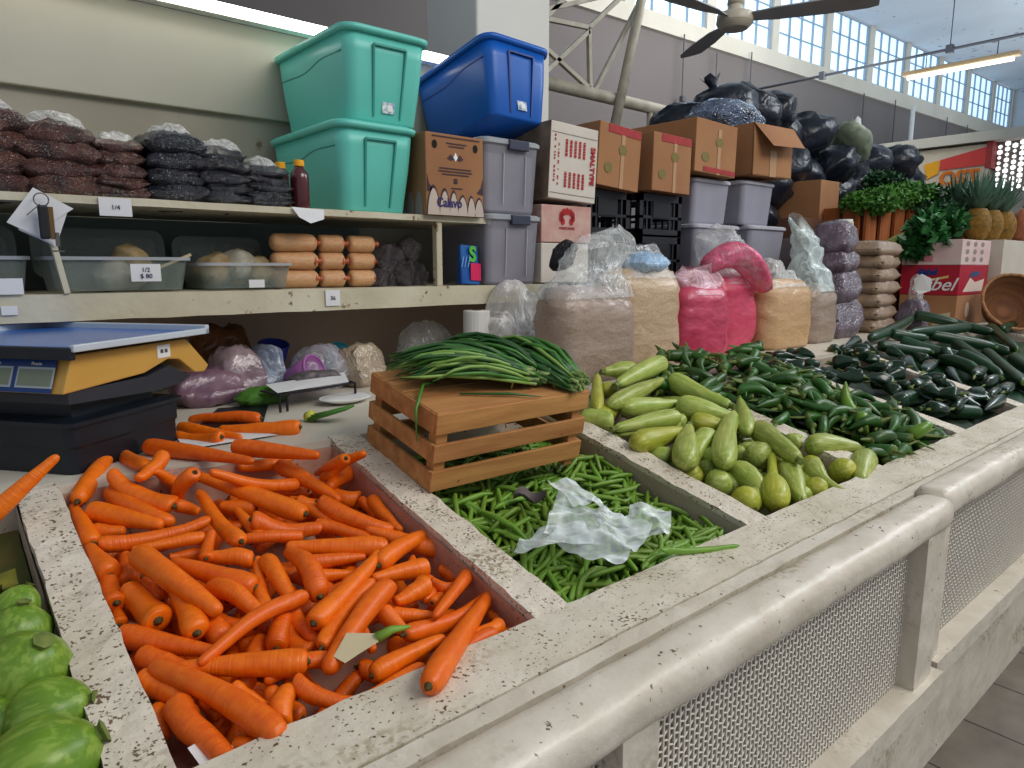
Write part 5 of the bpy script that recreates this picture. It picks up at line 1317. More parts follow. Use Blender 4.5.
# ---- green beans
m_bean = M('green_bean_skin', S(126,160,56), .4, S(90,134,40), .7, .8, rand=.22, stretch=(4,1,1))
def beanmesh(s, mb=None):
    prof = [(0,.12),(.015,.35),(.05,.8),(.1,1),(.3,1.02),(.5,.95),(.7,1.02),(.88,.95),(.94,.7),(.98,.35),(1,.1)]
    return lathe([(t_, r*(1+.06*math.sin(t_*28+s))) for t_, r in prof], 8, bend=[1.5,-2.5,3.6,.4,-1.2,2.2,-4.2,.9][s], bendz=[.2,.8,-.5,0,1.2,-.8,.3,0][s], wob=.8, seed=s, mb=mb)
mkb = kind('green_bean', [[('green_bean', beanmesh(s).mesh('green_bean', True, m_bean))] for s in range(8)])
for n_, (ax,ay,az,bx,by,bz,r,i) in enumerate(BEANS):
    o = mkb(n_, 'fresh green bean in the heap under the wooden crate', 'bean', 'green beans in the bin'); place(o, (ax,ay,az), (bx,by,bz), r, .2)
rr_ = random.Random(11); b = MB()
for i in range(520):
    x = rr_.uniform(.77,1.26); y = rr_.uniform(.755,1.36); a = rr_.gauss(.4,.8); l = rr_.uniform(.05,.065)
    p = Vector((max(.757,min(1.27,x-l*math.cos(a))), max(.745,y-l*math.sin(a)), 0)); q = Vector((max(.757,min(1.27,x+l*math.cos(a))), max(.745,y+l*math.sin(a)), 0))
    h_ = -.062+rr_.uniform(-.012,.012); p.z = rim(p.y)+h_; q.z = rim(q.y)+h_; mid = (p+q)/2+Vector((rr_.uniform(-.01,.01),rr_.uniform(-.01,.01),.003)); b.tube([p, p*.25+mid*.75+Vector((0,0,.001)), mid*.75+q*.25, q], [.002,.005,.005,.002], 6)
b.add([(.75,.737,rim(.737)-.07),(1.275,.737,rim(.737)-.07),(1.275,1.39,rim(1.39)-.07),(.75,1.39,rim(1.39)-.07)], [(0,1,2,3)])
o = b.obj('green_beans', m_bean, smooth=True, kind='stuff'); o['label'] = 'lower layer of green beans seen between those on top'; o['category'] = 'beans'
o = mkb(0, 'single green bean lying out on the white front ledge', 'bean'); place(o, (1.0,.745,.918), (1.16,.68,.906), .0055, .2)
# dark liners of leaves and shade under the heaps
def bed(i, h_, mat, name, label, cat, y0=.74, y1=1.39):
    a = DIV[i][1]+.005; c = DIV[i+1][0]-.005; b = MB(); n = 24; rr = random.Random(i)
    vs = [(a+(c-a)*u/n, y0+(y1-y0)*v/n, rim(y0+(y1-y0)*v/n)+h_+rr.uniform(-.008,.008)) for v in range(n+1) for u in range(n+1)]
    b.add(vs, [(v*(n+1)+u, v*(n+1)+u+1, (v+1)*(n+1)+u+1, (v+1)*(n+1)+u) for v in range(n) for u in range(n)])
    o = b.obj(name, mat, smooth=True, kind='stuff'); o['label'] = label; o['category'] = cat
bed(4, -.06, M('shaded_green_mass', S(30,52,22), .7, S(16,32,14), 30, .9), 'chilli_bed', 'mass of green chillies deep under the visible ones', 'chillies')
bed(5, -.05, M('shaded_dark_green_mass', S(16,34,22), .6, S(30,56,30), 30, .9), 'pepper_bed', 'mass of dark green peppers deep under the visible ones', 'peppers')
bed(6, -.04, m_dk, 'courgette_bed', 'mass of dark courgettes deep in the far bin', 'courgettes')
for i, (x, y, lab) in enumerate(((.03,1.22,'yellow green leaf near the scale crate in the left bin'),(.055,1.12,'broad yellowing leaf behind the round squash'),(.06,1.03,'green leaf scrap beside the divider in the left bin'),(.0,1.14,'green and brown leaf under the lone carrot'))):
    n = 5; z = rim(y)-.045; b = MB(); b.add([(x-.05+.1*u/n, y-.035+.07*v/n, z+.012*math.sin(u*1.7+i)+.01*math.cos(v*2.1+i)) for v in range(n+1) for u in range(n+1) ], [(v*6+u, v*6+u+1, v*6+u+7, v*6+u+6) for v in range(n) for u in range(n) if not ((u in (0,n-1)) and (v in (0,n-1)))])
    tag(b.obj('loose_leaf', M('yellowing_leaf_%s' % 'abcd'[i], ((S(150,140,50), S(176,140,50), S(80,130,50), S(120,120,44))[i]), .6, S(70,100,40), 30, .9), smooth=True), lab, 'leaf')
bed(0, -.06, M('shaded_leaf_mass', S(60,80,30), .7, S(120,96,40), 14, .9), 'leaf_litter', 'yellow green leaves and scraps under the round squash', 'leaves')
# ---- small scraps on the carrots, the ledge and the beans
m_leaf = M('fresh_leaf', S(96,150,50), .5, S(60,110,34), 20, .8)
t = thing('onion_leaf', 'torn piece of white onion leaf with a green tip lying on the carrots', 'leaf', (.425,.785,.93), (.1,-.1,-.45))
MB().add([(-.05,-.01,.0),(-.03,.018,.012),(-.008,.012,.01),(.012,.012,.004),(.01,-.006,.004),(-.018,-.026,.006),(-.036,-.024,-.004)], [(0,6,5,4,3,2,1)]).obj('blade', M('pale_onion_skin', S(216,200,164), .6), t, smooth=True)
MB().tube([(.008,.003,.004),(.03,.008,.008),(.055,.012,.004)], [.008,.006,.002], 6).obj('green_tip', M('onion_green', S(126,166,60), .5), t, smooth=True)
t = thing('torn_carton', 'crumpled white paper scrap at the near left corner of the carrot bin', 'paper', (.205,.755,.885), (0,0,.5))
MB().add([(-.02,-.01,0),(.02,-.012,.004),(.024,.02,.012),(-.012,.022,.016),(.03,.0,-.014),(.036,.022,-.004)], [(0,1,2,3),(1,4,5,2)]).obj('sheet', m_paper, t)
b = MB(); b.add([(-.034+.068*u/8, (.018*math.sin(math.pi*(u+.3)/8.8))*(v/4*2-1), .010*math.sin(u*.9)+.008*math.cos(v*1.6)+.003*N((u,v,0),.9)) for v in range(5) for u in range(9)], [(v*9+u,v*9+u+1,v*9+u+10,v*9+u+9) for v in range(4) for u in range(8)])
o = b.obj('dead_leaf', M('withered_grey_leaf', S(122,112,110), .8, S(74,64,64), 30, .9), loc=(.925,1.02,.965), rot=(.35,.1,-.5), smooth=True)
tag(o, 'withered grey leaf lying on the green beans below the crate', 'leaf')
def sheet(name, label, cat, corners, n, amp, mat, sc=14, seed=0, group=None, drape=None):
    A, B_, C_, D_ = [Vector(c) for c in corners]; b = MB(); vs = []
    for j in range(n+1):
        for i in range(n+1):
            u, v = i/n, j/n; p = A*(1-u)*(1-v)+B_*u*(1-v)+C_*u*v+D_*(1-u)*v
            d = ridge(p, sc, seed)*amp+ridge(p, sc*2.3, seed+1)*amp*.5
            vs.append(p+Vector((N(p, sc, seed+4)*amp*.7, N(p, sc, seed+5)*amp*.7, d)))
    b.add(vs, [(j*(n+1)+i, j*(n+1)+i+1, (j+1)*(n+1)+i+1, (j+1)*(n+1)+i) for j in range(n) for i in range(n)])
    o = b.obj(name, mat, smooth=True)
    if label: tag(o, label, cat, group)
    return o
t = thing('plastic_bag', 'crumpled clear plastic bag lying on the green beans', 'bag')
m_fb = film('milky_film', (.86,.93,.93), .62, .22, 9)
for c_, nm, s_ in ((((.750,.890,.925),(.87,.80,.92),(.93,.88,.94),(.80,.915,.935)), 'tail', 1), (((.83,.88,.935),(.865,.728,.905),(1.02,.775,.922),(.95,.96,.968)), 'body', 2), (((.92,.90,.955),(1.0,.87,.945),(1.01,.96,.975),(.94,.985,.985)), 'flap', 3), (((.98,.82,.925),(1.04,.745,.912),(1.10,.80,.93),(1.05,.87,.945)), 'corner', 4)):
    o = sheet(nm, None, None, c_, 26, .022, m_fb, 9, s_); o.parent = t
# ---- wooden crate with spring onions
m_wood = M('crate_wood', S(204,150,92), .7, S(158,104,56), 2.5, .9, bump=.15, rand=.1, stretch=(1.5,14,14), spots=S(96,60,34), sscale=24, sthr=.10)
CR = Matrix.Translation((.742,1.111,.990)) @ Matrix.Rotation(math.radians(-1),4,'Z') @ Matrix.Rotation(math.radians(11.5),4,'X')
t = thing('wooden_crate', 'slatted wooden crate upturned over the back of the green bean bin', 'crate'); t.matrix_world = CR
W_, D_, Z_ = .414, .262, .165
for z0, z1 in ((.0,.043),(.062,.10),(.122,.165)):
    MB().box(0, W_, 0, .009, z0, z1).obj('slat', m_wood, t, bevel=.0015); MB().box(0, W_, D_-.009, D_, z0, z1).obj('slat', m_wood, t, bevel=.0015)
    MB().box(-.001, .008, .009, D_-.009, z0, z1).obj('slat', m_wood, t, bevel=.0015); MB().box(W_-.008, W_+.001, .009, D_-.009, z0, z1).obj('slat', m_wood, t, bevel=.0015)
for x in (.009, W_-.036):
    for y in (.0095, D_-.036): MB().box(x, x+.027, y, y+.027, -.02 if x > .1 and y < .1 else 0, .15).obj('corner_post', m_wood, t, bevel=.002)
for y0, y1 in ((.002,.125),(.13,.20),(.205,D_-.002)): MB().box(.002, W_-.002, y0, y1, .158, .167).obj('top_board', m_wood, t, bevel=.0015)
m_on = [M('spring_onion_leaf_%s' % s, c, .4, c2, 3, .8) for s, c, c2 in (('deep', S(52,104,40), S(34,76,30)), ('fresh', S(84,140,52), S(58,112,40)), ('pale', S(150,178,92), S(110,150,66)))]
def onions(label, org, dirs, n, seed, ln=.26):
    """tied bunch: bulbs' cut end at org, leaves running along dirs and drooping"""
    t = thing('spring_onion_bunch', label, 'vegetable', (0,0,0), group=None); rr = random.Random(seed); d0 = Vector(dirs).normalized(); side = Vector((0,0,1)).cross(d0).normalized()
    bs = [MB(), MB(), MB()]
    for i in range(n):
        a, q = rr.uniform(0, 6.28), math.sqrt(rr.random()); y0 = math.cos(a)*q*.038; z0 = abs(math.sin(a)*q)*.034+.006
        sp = 1+rr.uniform(.2,.9); l = ln*rr.uniform(.75,1.12); lift = rr.uniform(.0,.025); pts = []
        for s in range(7):
            f = s/6; yy = y0*(1-f)+y0*sp*1.9*f+rr.uniform(-.004,.004)+.03*math.sin(f*3)*rr.uniform(-.3,.5)
            zz = z0*(1+.7*math.sin(f*2.6))+lift*math.sin(f*3.1)-max(0, f-.75)*.06*rr.random()
            pts.append(Vector(org)+d0*(-.02+f*l)+side*yy+Vector((0,0,max(zz, .004))))
        k_ = 2 if rr.random() < .22 else (1 if rr.random() < .45 else 0)
        bs[k_].tube(pts, [.003,.0042,.0046,.0046,.0042,.0036,.001], 6)
    for b, m_, nm in zip(bs, m_on, ('dark_leaves', 'fresh_leaves', 'pale_leaves')): b.obj(nm, m_, t, smooth=True)
    e = MB()
    for i in range(n//2):
        a, q = rr.uniform(0, 6.28), math.sqrt(rr.random()); p = Vector(org)-d0*.02+side*math.cos(a)*q*.036+Vector((0,0,abs(math.sin(a)*q)*.036+.008))
        e.tube([p+d0*.012, p-d0*rr.uniform(.006,.02)+Vector((rr.uniform(-.004,.004),0,rr.uniform(-.004,.004)))], [.0042,.0036], 7)
    e.obj('cut_ends', M('onion_cut_ends', S(170,190,120), .6, S(60,90,40), 60, .9), t)
    MB().tube([Vector(org)+d0*.02+side*.044*math.cos(a)+Vector((0,0,.018+.030*math.sin(a))) for a in [6.2832*j/16 for j in range(17)]], .002, 6).obj('tie', M('yellow_rubber_band', S(180,170,60), .5), t)
zt = lambda x, y: (CR @ Vector((x, y, .168)))
onions('left bunch of green spring onions on the crate, leaves trailing to the left', zt(.265,.085), (-.85,.42,.10), 120, 1, .27)
onions('right bunch of green spring onions on the crate, cut ends over its edge', zt(.375,.025), (-.18,.95,.24), 90, 2, .23)
onions('middle bunch of green spring onions lying between the two others', zt(.32,.08), (-.5,.8,.18), 90, 3, .24)
b = MB(); b.tube([zt(.10,.16),zt(.03,.10)+Vector((0,0,.02)),zt(-.012,.06)+Vector((0,0,-.01)),zt(-.018,.05)+Vector((0,0,-.07))], [.003,.0034,.0034,.001], 6)
tag(b.obj('onion_leaf_strand', m_on[1], smooth=True), 'single onion leaf hanging down over the left side of the crate', 'leaf')
b = MB(); b.tube([zt(.10,.07)+Vector((0,0,.004)),zt(.2,.03)+Vector((0,0,.006)),zt(.26,-.004)+Vector((0,0,.004))], [.002,.0034,.001], 6)
tag(b.obj('onion_leaf_strand', m_on[0], smooth=True), 'single onion leaf lying flat across the near top board', 'leaf')
# ================================================================== shelving
t = thing('shelf_boards', 'two long cream shelf boards with an upright post on the cream wall', 'shelf')
rough(MB().box(-3, 1.86, 1.90, 2.393, 1.305, 1.368).obj('lower_board', m_shelf, t), .002, .06)
rough(MB().box(-3, 1.54, 1.90, 2.393, 1.574, 1.592).obj('upper_board', m_shelf, t), .0012, .05)
MB().box(1.318, 1.34, 1.905, 1.93, 1.368, 1.574).obj('post', m_shelf, t, bevel=.002)
MB().bar((.252,1.905,1.572), (.283,1.905,1.37), .022, .012).obj('brace', m_shelf, t)
MB().box(-3, 1.3, 2.38, 2.392, 1.37, 1.572).obj('back_board', M('dark_teal_back_board', S(128,144,138), .8, S(106,120,114), 3, .7), t)
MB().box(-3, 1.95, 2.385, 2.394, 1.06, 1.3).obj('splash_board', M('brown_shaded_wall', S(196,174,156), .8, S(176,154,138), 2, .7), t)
# price cards and papers hung on the boards
def card(label, x0, x1, z0, z1, y, marks, tilt=0):
    t = thing('price_card', label, 'card', ((x0+x1)/2, y, (z0+z1)/2), (0, tilt, 0)); w_, h_ = (x1-x0)/2, (z1-z0)/2
    MB().box(-w_, w_, -.001, .001, -h_, h_).obj('card', m_paper, t)
    if marks: lettering(marks, (z1-z0)*.36, m_ink, t, (0, -.002, -.001), FRONT, name='writing')
    return t
card('white price card hanging from the upper shelf left of its middle', .363, .432, 1.548, 1.590, 1.895, '1/4')
card('white price card stuck on the front of the clear bin', .417, .484, 1.395, 1.437, 1.893, '1/2\n$ 80')
card('small white card on the front of the right clear bin', .70, .742, 1.375, 1.396, 1.893, '')
card('white card at the far left of the lower shelf', .12, .20, 1.37, 1.405, 1.893, '')
card('grey paper label pasted on the lower shelf edge below the tan rolls', .92, .965, 1.318, 1.364, 1.896, '36')
card('tiny pale label pasted on the lower shelf edge at the far left', .155, .185, 1.325, 1.345, 1.896, '')
t = thing('folded_note', 'curled white note hanging from the upper shelf beside the juice bottle', 'paper', (.875,1.893,1.585))
MB().add([(-.045,0,.008),(.05,0,.004),(.045,-.01,-.022),(.0,-.02,-.036),(-.03,-.012,-.02)], [(0,4,3,2,1)]).obj('sheet', m_paper, t)
t = thing('key_bunch', 'bunch of keys on a ring hanging from the upper shelf', 'keys', (.247, 1.865, 1.575))
m_key = M('key_steel', S(120,116,112), .35, metal=.8)
MB().tube([(.014*math.cos(a), 0, .014*math.sin(a)) for a in [6.2832*i/16 for i in range(17)]], .0015, 6).obj('ring', m_key, t, smooth=True)
MB().box(-.010, .010, -.012, -.004, -.085, -.012).obj('fob', M('black_fob', (.01,.01,.012), .4), t, bevel=.004)
MB().box(.010, .019, -.008, -.004, -.085, -.015).obj('key', M('brass_key', S(120,96,60), .4, metal=.6), t); MB().cyl((.022,-.006,-.112), .011, .003, 12).box(.018,.026,-.008,-.004,-.1,-.07).obj('key', m_key, t)
MB().bar((-.004,-.006,-.01), (-.03,-.006,-.035), .005, .002).obj('key', m_key, t)
t = thing('paper_sheets', 'two overlapping white sheets pinned behind the hanging keys', 'paper', (.247, 1.885, 1.56))
MB().add([(-.065,0,-.035),(-.01,0,.042),(.063,0,.0),(.02,0,-.03),(.018,0,-.08)], [(0,4,3,2,1)]).obj('sheet', m_paper, t); MB().add([(-.045,.003,-.05),(-.02,.003,.02),(.05,.003,-.01),(.022,.003,-.085)], [(0,3,2,1)]).obj('sheet', m_paper, t)
# ---- dried chilli packs, in stacks on the upper shelf
def pillow(name, w, d, h, seed, mat, amp=.010, parent=None, n=18, puff=.55):
    b = MB(); vs = []
    for side in (1, -1):
        for j in range(n+1):
            for i in range(n+1):
                u, v = i/n*2-1, j/n*2-1; e = max(0, (1-abs(u)**3.2)*(1-abs(v)**3.2))**puff
                p = Vector((u*w/2*(1-.05*abs(v)), v*d/2*(1-.05*abs(u)), side*h/2*e))
                p.z += side*e*amp*(ridge(p+Vector((0,0,side)), 16, seed)+.6*ridge(p, 38, seed+2))*.6; p.x += N(p, 14, seed+5)*amp*.6; p.y += N(p, 14, seed+6)*amp*.6
                vs.append(p)
    m_ = (n+1)*(n+1)
    fs = [(j*(n+1)+i, j*(n+1)+i+1, (j+1)*(n+1)+i+1, (j+1)*(n+1)+i) for j in range(n) for i in range(n)]
    b.add(vs, fs+[tuple(m_+q for q in reversed(f)) for f in fs])
    edge = [i for i in range(n)]+[i*(n+1)+n for i in range(n)]+[n*(n+1)+i for i in range(n, 0, -1)]+[i*(n+1) for i in range(n, 0, -1)]
    for a, c in zip(edge, edge[1:]+edge[:1]): b.f.append((c, a, a+m_, c+m_))
    return b.obj(name, mat, parent, smooth=True)
m_dry = M('dried_chilli_in_plastic', S(112,70,58), .36, S(46,28,26), 26, 1, rand=.15, crinkle=.6, cscale=28, coat=.7)
m_dryb = M('black_chilli_in_plastic', S(46,48,60), .34, S(16,16,24), 24, 1, rand=.15, crinkle=.6, cscale=28, coat=.7)
m_shine = film('shiny_pack_top', (.92,.91,.88), .45, .15, 30)
STK = [('first', 'reddish brown', m_dry, .165, .14, 4, .185, 1.78), ('second', 'reddish brown', m_dry, .31, .15, 4, .17, 1.765), ('third', 'reddish brown', m_dry, .425, .10, 5, .14, 1.74),
       ('fourth', 'blackish', m_dryb, .55, .135, 4, .17, 1.765), ('fifth', 'blackish', m_dryb, .67, .12, 5, .15, 1.745), ('sixth', 'blackish', m_dryb, .785, .11, 5, .13, 1.71)]
for q, (nm, colr, m_, cx, wd, n, dp, top) in enumerate(STK):
    hh = (top-.015-1.592)/n
    for k_ in range(n):
        last = k_ == n-1
        t = thing('chilli_pack', '%s chilli pack, %s, %s stack from the left' % (colr, 'topmost' if last else ORD[k_], nm), 'pack', (cx+random.uniform(-.006,.006), 1.995+random.uniform(-.006,.006), 1.592+hh*(k_+.5)), (random.uniform(-.05,.05), random.uniform(-.06,.06), random.uniform(-.12,.12)), 'dried chilli packs on the upper shelf')
        pillow('pack', (wd+.03)*(1-.03*k_), .18, hh*1.18, q*9+k_, m_, .020, t)
        if last:
            o = pillow('loose_plastic', wd*.8, .12, .035, q*9+k_+50, m_shine, .02, t, 12); o.location = (0,-.01,hh*.55)
t = thing('chilli_pack', 'dark green pack squeezed between the third and fourth chilli stacks', 'pack', (.492, 2.06, 1.69)); pillow('pack', .07, .1, .09, 77, m_dryb, .015, t)
MB().box(-.03,.03,-.04,.04,-.098,-.035).obj('folded_base', m_dryb, t, bevel=.01)
t = thing('juice_bottle', 'dark red sauce bottle with a yellow cap beside the teal tote', 'bottle', (.885, 1.955, 1.592))
MB().loft([[(q*math.cos(.3927*j), q*math.sin(.3927*j), z) for j in range(16)] for q, z in ((.024,0),(.026,.006),(.026,.085),(.024,.10),(.013,.113),(.012,.12))]).obj('body', M('dark_red_bottle', S(86,30,36), .25, coat=.5), t, smooth=True)
MB().cyl((0,0,.118), .0145, .018, 16).obj('cap', m_yel, t, bevel=.002)
t = thing('juice_bottle', 'second dark red bottle half hidden behind the chilli packs, yellow cap', 'bottle', (.862, 2.03, 1.592))
MB().cyl((0,0,0), .026, .1, 16, .022).cyl((0,0,.1), .013, .02, 12).obj('body', M('dark_red_bottle_b', S(86,30,36), .25), t, smooth=True); MB().cyl((0,0,.118), .0145, .018, 16).obj('cap', m_yel, t)
# ---- storage totes
def tote(label, loc, rot, w_, d_, h_, mat, matd, sticker=True):
    """w_ along x, d_ along y, rim overhanging, lid on top"""
    t = thing('storage_tote', label, 'tote', loc, rot); rings = []
    for z, s, r in ((0,.80,.03),(.008,.82,.035),(.5*h_,.90,.035),(.72*h_,.935,.04),(.90*h_,.955,.04)): rings.append([(x, y, z) for x, y in rrect(w_*s, d_*(s+.03), r)])
    MB().loft(rings).obj('tub', mat, t, smooth=True)
    rg = []
    for z, s in ((.895*h_,.97),(.90*h_,1.03),(.955*h_,1.045),(.965*h_,1.02),(.985*h_,.97),(1.0*h_,.90)): rg.append([(x, y, z) for x, y in rrect(w_*s, d_*s, .05)])
    MB().loft(rg).obj('lid', mat, t, smooth=True)
    # end panel with its recess, facing -Y ; moulded wave along the -X side
    yb = lambda z: -d_/2*(.83+.17*z/(.9*h_))-.0035
    xw = .055*w_/.3; b = MB()
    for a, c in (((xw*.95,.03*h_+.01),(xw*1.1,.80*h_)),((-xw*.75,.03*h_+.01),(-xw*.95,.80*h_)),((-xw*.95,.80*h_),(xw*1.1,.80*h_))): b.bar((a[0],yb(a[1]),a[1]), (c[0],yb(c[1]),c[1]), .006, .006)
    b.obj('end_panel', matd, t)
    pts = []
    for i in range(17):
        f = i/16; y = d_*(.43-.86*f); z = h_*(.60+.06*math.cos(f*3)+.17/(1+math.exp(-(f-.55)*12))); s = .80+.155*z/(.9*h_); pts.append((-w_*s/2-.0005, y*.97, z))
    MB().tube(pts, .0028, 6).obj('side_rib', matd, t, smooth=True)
    if sticker:
        z = h_*.16; MB().box(-.012, .030, yb(z)-.003, yb(z)-.001, z-.012, z+.02).obj('sticker', M('blue_white_sticker', S(70,120,160), .5, S(235,235,230), 60, 1), t, rot=None)
        MB().box(.004, .022, yb(z)-.0045, yb(z)-.003, z-.006, z+.012).obj('sticker_print', m_white, t)
    return t
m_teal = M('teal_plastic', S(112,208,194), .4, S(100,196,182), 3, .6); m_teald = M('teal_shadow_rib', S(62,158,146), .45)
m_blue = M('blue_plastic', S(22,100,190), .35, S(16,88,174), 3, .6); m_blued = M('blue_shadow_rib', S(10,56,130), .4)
tote('teal lidded tote standing on the upper shelf, lower of the two', (1.115, 2.145, 1.592), (0,0,0), .27, .50, .262, m_teal, m_teald, False)
tote('teal tote stacked on top of the other teal tote', (1.155, 2.145, 1.855), (0,0,0), .29, .50, .265, m_teal, m_teald)
tote('blue tote tilted back on top of the clear tub and brown avocado box', (1.712, 2.14, 1.905), (math.radians(-11), math.radians(2), 0), .30, .46, .275, m_blue, m_blued)
# ---- clear tubs
m_tub = M('frosted_clear_plastic', S(184,182,192), .25, S(160,158,170), 4, .7, alpha=.5, coat=.4); m_tublid = M('frosted_lid', S(182,186,190), .35, alpha=.8)
m_grit = M('dim_contents', S(150,142,150), .8, S(116,110,118), 12, .9)
def tub(label, loc, w_, d_, h_, contents=None, lidh=.018, latch=True, mat=None, matl=None, name='clear_tub'):
    t = thing(name, label, 'tub', loc)
    MB().loft([[(x,y,z) for x,y in rrect(w_*s, d_*s, .025)] for z, s in ((0,.88),(.01,.9),(h_-.02,.97))]).obj('tub', mat or m_tub, t, smooth=False)
    MB().loft([[(x,y,z) for x,y in rrect(w_*s, d_*s, .03)] for z, s in ((h_-.022,.985),(h_-.018,1.02),(h_-.006,1.02),(h_,.97))]).obj('rim' , matl or m_tublid, t)
    if contents: MB().loft([[(x,y,z) for x,y in rrect(w_*s, d_*s, .02)] for z, s in ((.008,.84),(h_*.5,.88),(h_*.8,.88))]).obj('contents', contents, t)
    if latch:
        MB().box(-w_*.10, w_*.24, -d_*.52-.004, -d_*.49, h_-.035, h_-.002).obj('latch', M('dark_latch', S(60,64,84), .4), t, bevel=.003)
        for x in (-w_*.16, w_*.22): MB().bar((x,-d_*.475,h_*.12), (x,-d_*.492,h_*.8), .004).obj('moulded_rib', m_tublid, t)
    return t
tub('lower clear tub on the lower shelf behind the blue packet', (1.635, 2.06, 1.369), .25, .36, .24, m_grit)
tub('upper clear tub stacked under the tilted blue tote', (1.625, 2.06, 1.612), .26, .36, .245, m_grit)
m_bin2 = M('greenish_clear_plastic', S(150,160,152), .3, S(130,142,134), 5, .6, alpha=.5)
def openbin(label, loc, w_, d_, h_, lidlab=True, bits=None):
    t = thing('clear_bin', label, 'bin', loc); o = rrect
    b = MB(); b.loft([[(x,y,z) for x,y in rrect(w_*s, d_*s, .03)] for z, s in ((h_,.99),(.004,.9))], caps=False); k0 = rrect(w_*.9, d_*.9, .03); b.add([(x,y,.004) for x,y in k0], [tuple(range(len(k0)))]); b.obj('tub', m_bin2, t)
    MB().loft([[(x,y,z) for x,y in rrect(w_*s, d_*s, .035)] for z, s in ((h_-.008,.98),(h_-.008,1.04),(h_,1.04),(h_,.98))], caps=False).obj('rim', m_tublid, t)
    b = MB(); b.loft([[(x, 0, z) for x, z in rrect(w_*1.02, .13, .03)], [(x, .008, z) for x, z in rrect(w_*1.02, .13, .03)]])
    b.obj('open_lid', M('raised_lid', S(120,130,124), .4, alpha=.8), t, loc=(0, d_*.5+.02, h_+.012), rot=(-.15,0,0))
    b = MB(); b.loft([[(x, -.002, z) for x, z in rrect(w_*.86, .08, .02)], [(x, -.004, z) for x, z in rrect(w_*.86, .08, .02)]]); b.obj('lid_panel', m_bin2, t, loc=(0, d_*.5+.02, h_+.012), rot=(-.15,0,0))
    return t
openbin('clear open bin with a raised lid, middle of the lower shelf', (.41, 2.03, 1.369), .31, .22, .085)
openbin('clear open bin holding bagged goods, beside the tan rolls', (.715, 2.03, 1.369), .25, .22, .072)
openbin('clear open bin behind the keys at the far left', (.10, 2.03, 1.369), .24, .22, .085)
m_spk = [M('packed_spice_%d' % i, c, .5, c2, 30, .9, crinkle=.5, cscale=30, coat=.4) for i, (c, c2) in enumerate(((S(190,170,130),S(150,120,70)), (S(120,72,56),S(70,40,34)), (S(196,176,60),S(120,110,40)), (S(200,196,180),S(160,150,130))))]
for i, (x, z, m_, w_, lab) in enumerate(((.66,1.425,0,.09,'small tan bag inside the clear bin beside the rolls'),(.72,1.435,3,.09,'pale small bag in the middle of the right clear bin'),(.78,1.42,0,.08,'brownish small bag at the right end of the clear bin'),(.10,1.43,1,.14,'brown dried goods bag in the far left clear bin'),(.42,1.405,3,.11,'pale bag lying low in the middle clear bin'),(.45,1.445,0,.06,'small beige bag upright in the middle clear bin'))):
    t = thing('small_bag', lab, 'bag', (x, 2.03, z), (.2, random.uniform(-.3,.3), random.uniform(-.5,.5))); pillow('bag', w_, .09, .07, i+200, m_spk[m_], .012, t, 12)
for i, (x, lab) in enumerate(((.735,'yellow and black topped jar peeking over the clear bin, left one'), (.81,'yellow and black topped jar at the right end of the clear bin'))):
    t = thing('small_jar', lab, 'jar', (x, 2.06, 1.43)); MB().cyl((0,0,-.05), .02, .062, 14).obj('body', m_yel, t, smooth=True); MB().cyl((.0,0,.012), .017, .014, 12).obj('cap', M('dark_cap', (.02,.02,.02), .5), t)
tag(MB().bar((.44,1.99,1.40), (.58,1.97,1.462), .016, .007).obj('wooden_ladle', M('pale_wood', S(206,190,150), .7)), 'pale wooden stick leaning out of the middle clear bin', 'stick')
# ---- tan rolls, three columns of three
m_tan = M('tan_wrapped_roll', S(222,180,132), .4, S(206,146,96), 7, .9, rand=.06, crinkle=.3, cscale=16, coat=.5); m_tane = M('twisted_orange_end', S(190,96,50), .5, S(150,70,40), 30, .9, coat=.4)
CN = ['left', 'middle', 'right']
for c_ in range(3):
    for k_ in range(3):
        x = (.868, .985, 1.085)[c_]; L_ = (.13,.075,.085)[c_]; z = 1.368+.027+k_*.052
        t = thing('wrapped_roll', 'tan plastic-wrapped roll with an orange end, %s of the %s column' % (['bottom', 'middle', 'top'][k_], CN[c_]), 'roll', (x, 1.99, z), (0,0,random.uniform(-.08,.08)), 'tan wrapped rolls on the lower shelf')
        prof = [(0,.3),(.02,.65),(.08,.95),(.2,1.02),(.5,1.0),(.8,1.02),(.92,.95),(.98,.66),(1,.34)]
        o = lathe(prof, 18, noisea=.06, seed=c_*3+k_).obj('roll', m_tan, t, smooth=True, loc=(-L_/2,0,0)); o.scale = (L_*1.06, .029, .0265)
        o = lathe([(0,.6),(.25,.72),(.5,.45),(.8,.34),(1,.5)], 12, noisea=.3, seed=k_).obj('twisted_end', m_tane, t, smooth=True, loc=(L_/2-.012,-.012,0)); o.scale = (.026, .026, .022)
for i in range(7):
    x = 1.15+.05*(i % 4)+.02*(i//4); z = 1.40+.052*(i//4)+(.03 if i == 6 else 0)
    t = thing('dark_bundle', 'dark knotted plastic bundle, %s of those packed beside the shelf post' % ['first', 'second', 'third', 'fourth', 'fifth', 'sixth', 'highest'][i], 'bundle', (x, 2.0+.03*(i % 2), z), (random.random(), random.random(), random.random()), 'dark bundles beside the shelf post')
    pillow('bundle', .08, .08, .075, 300+i, M('grey_black_bundle', S(92,82,84), .4, S(34,30,36), 26, 1, crinkle=.8, cscale=24, coat=.6) if i == 0 else m_bund, .022, t, 12)
    if i == 0: m_bund = t.children[0].data.materials[0]
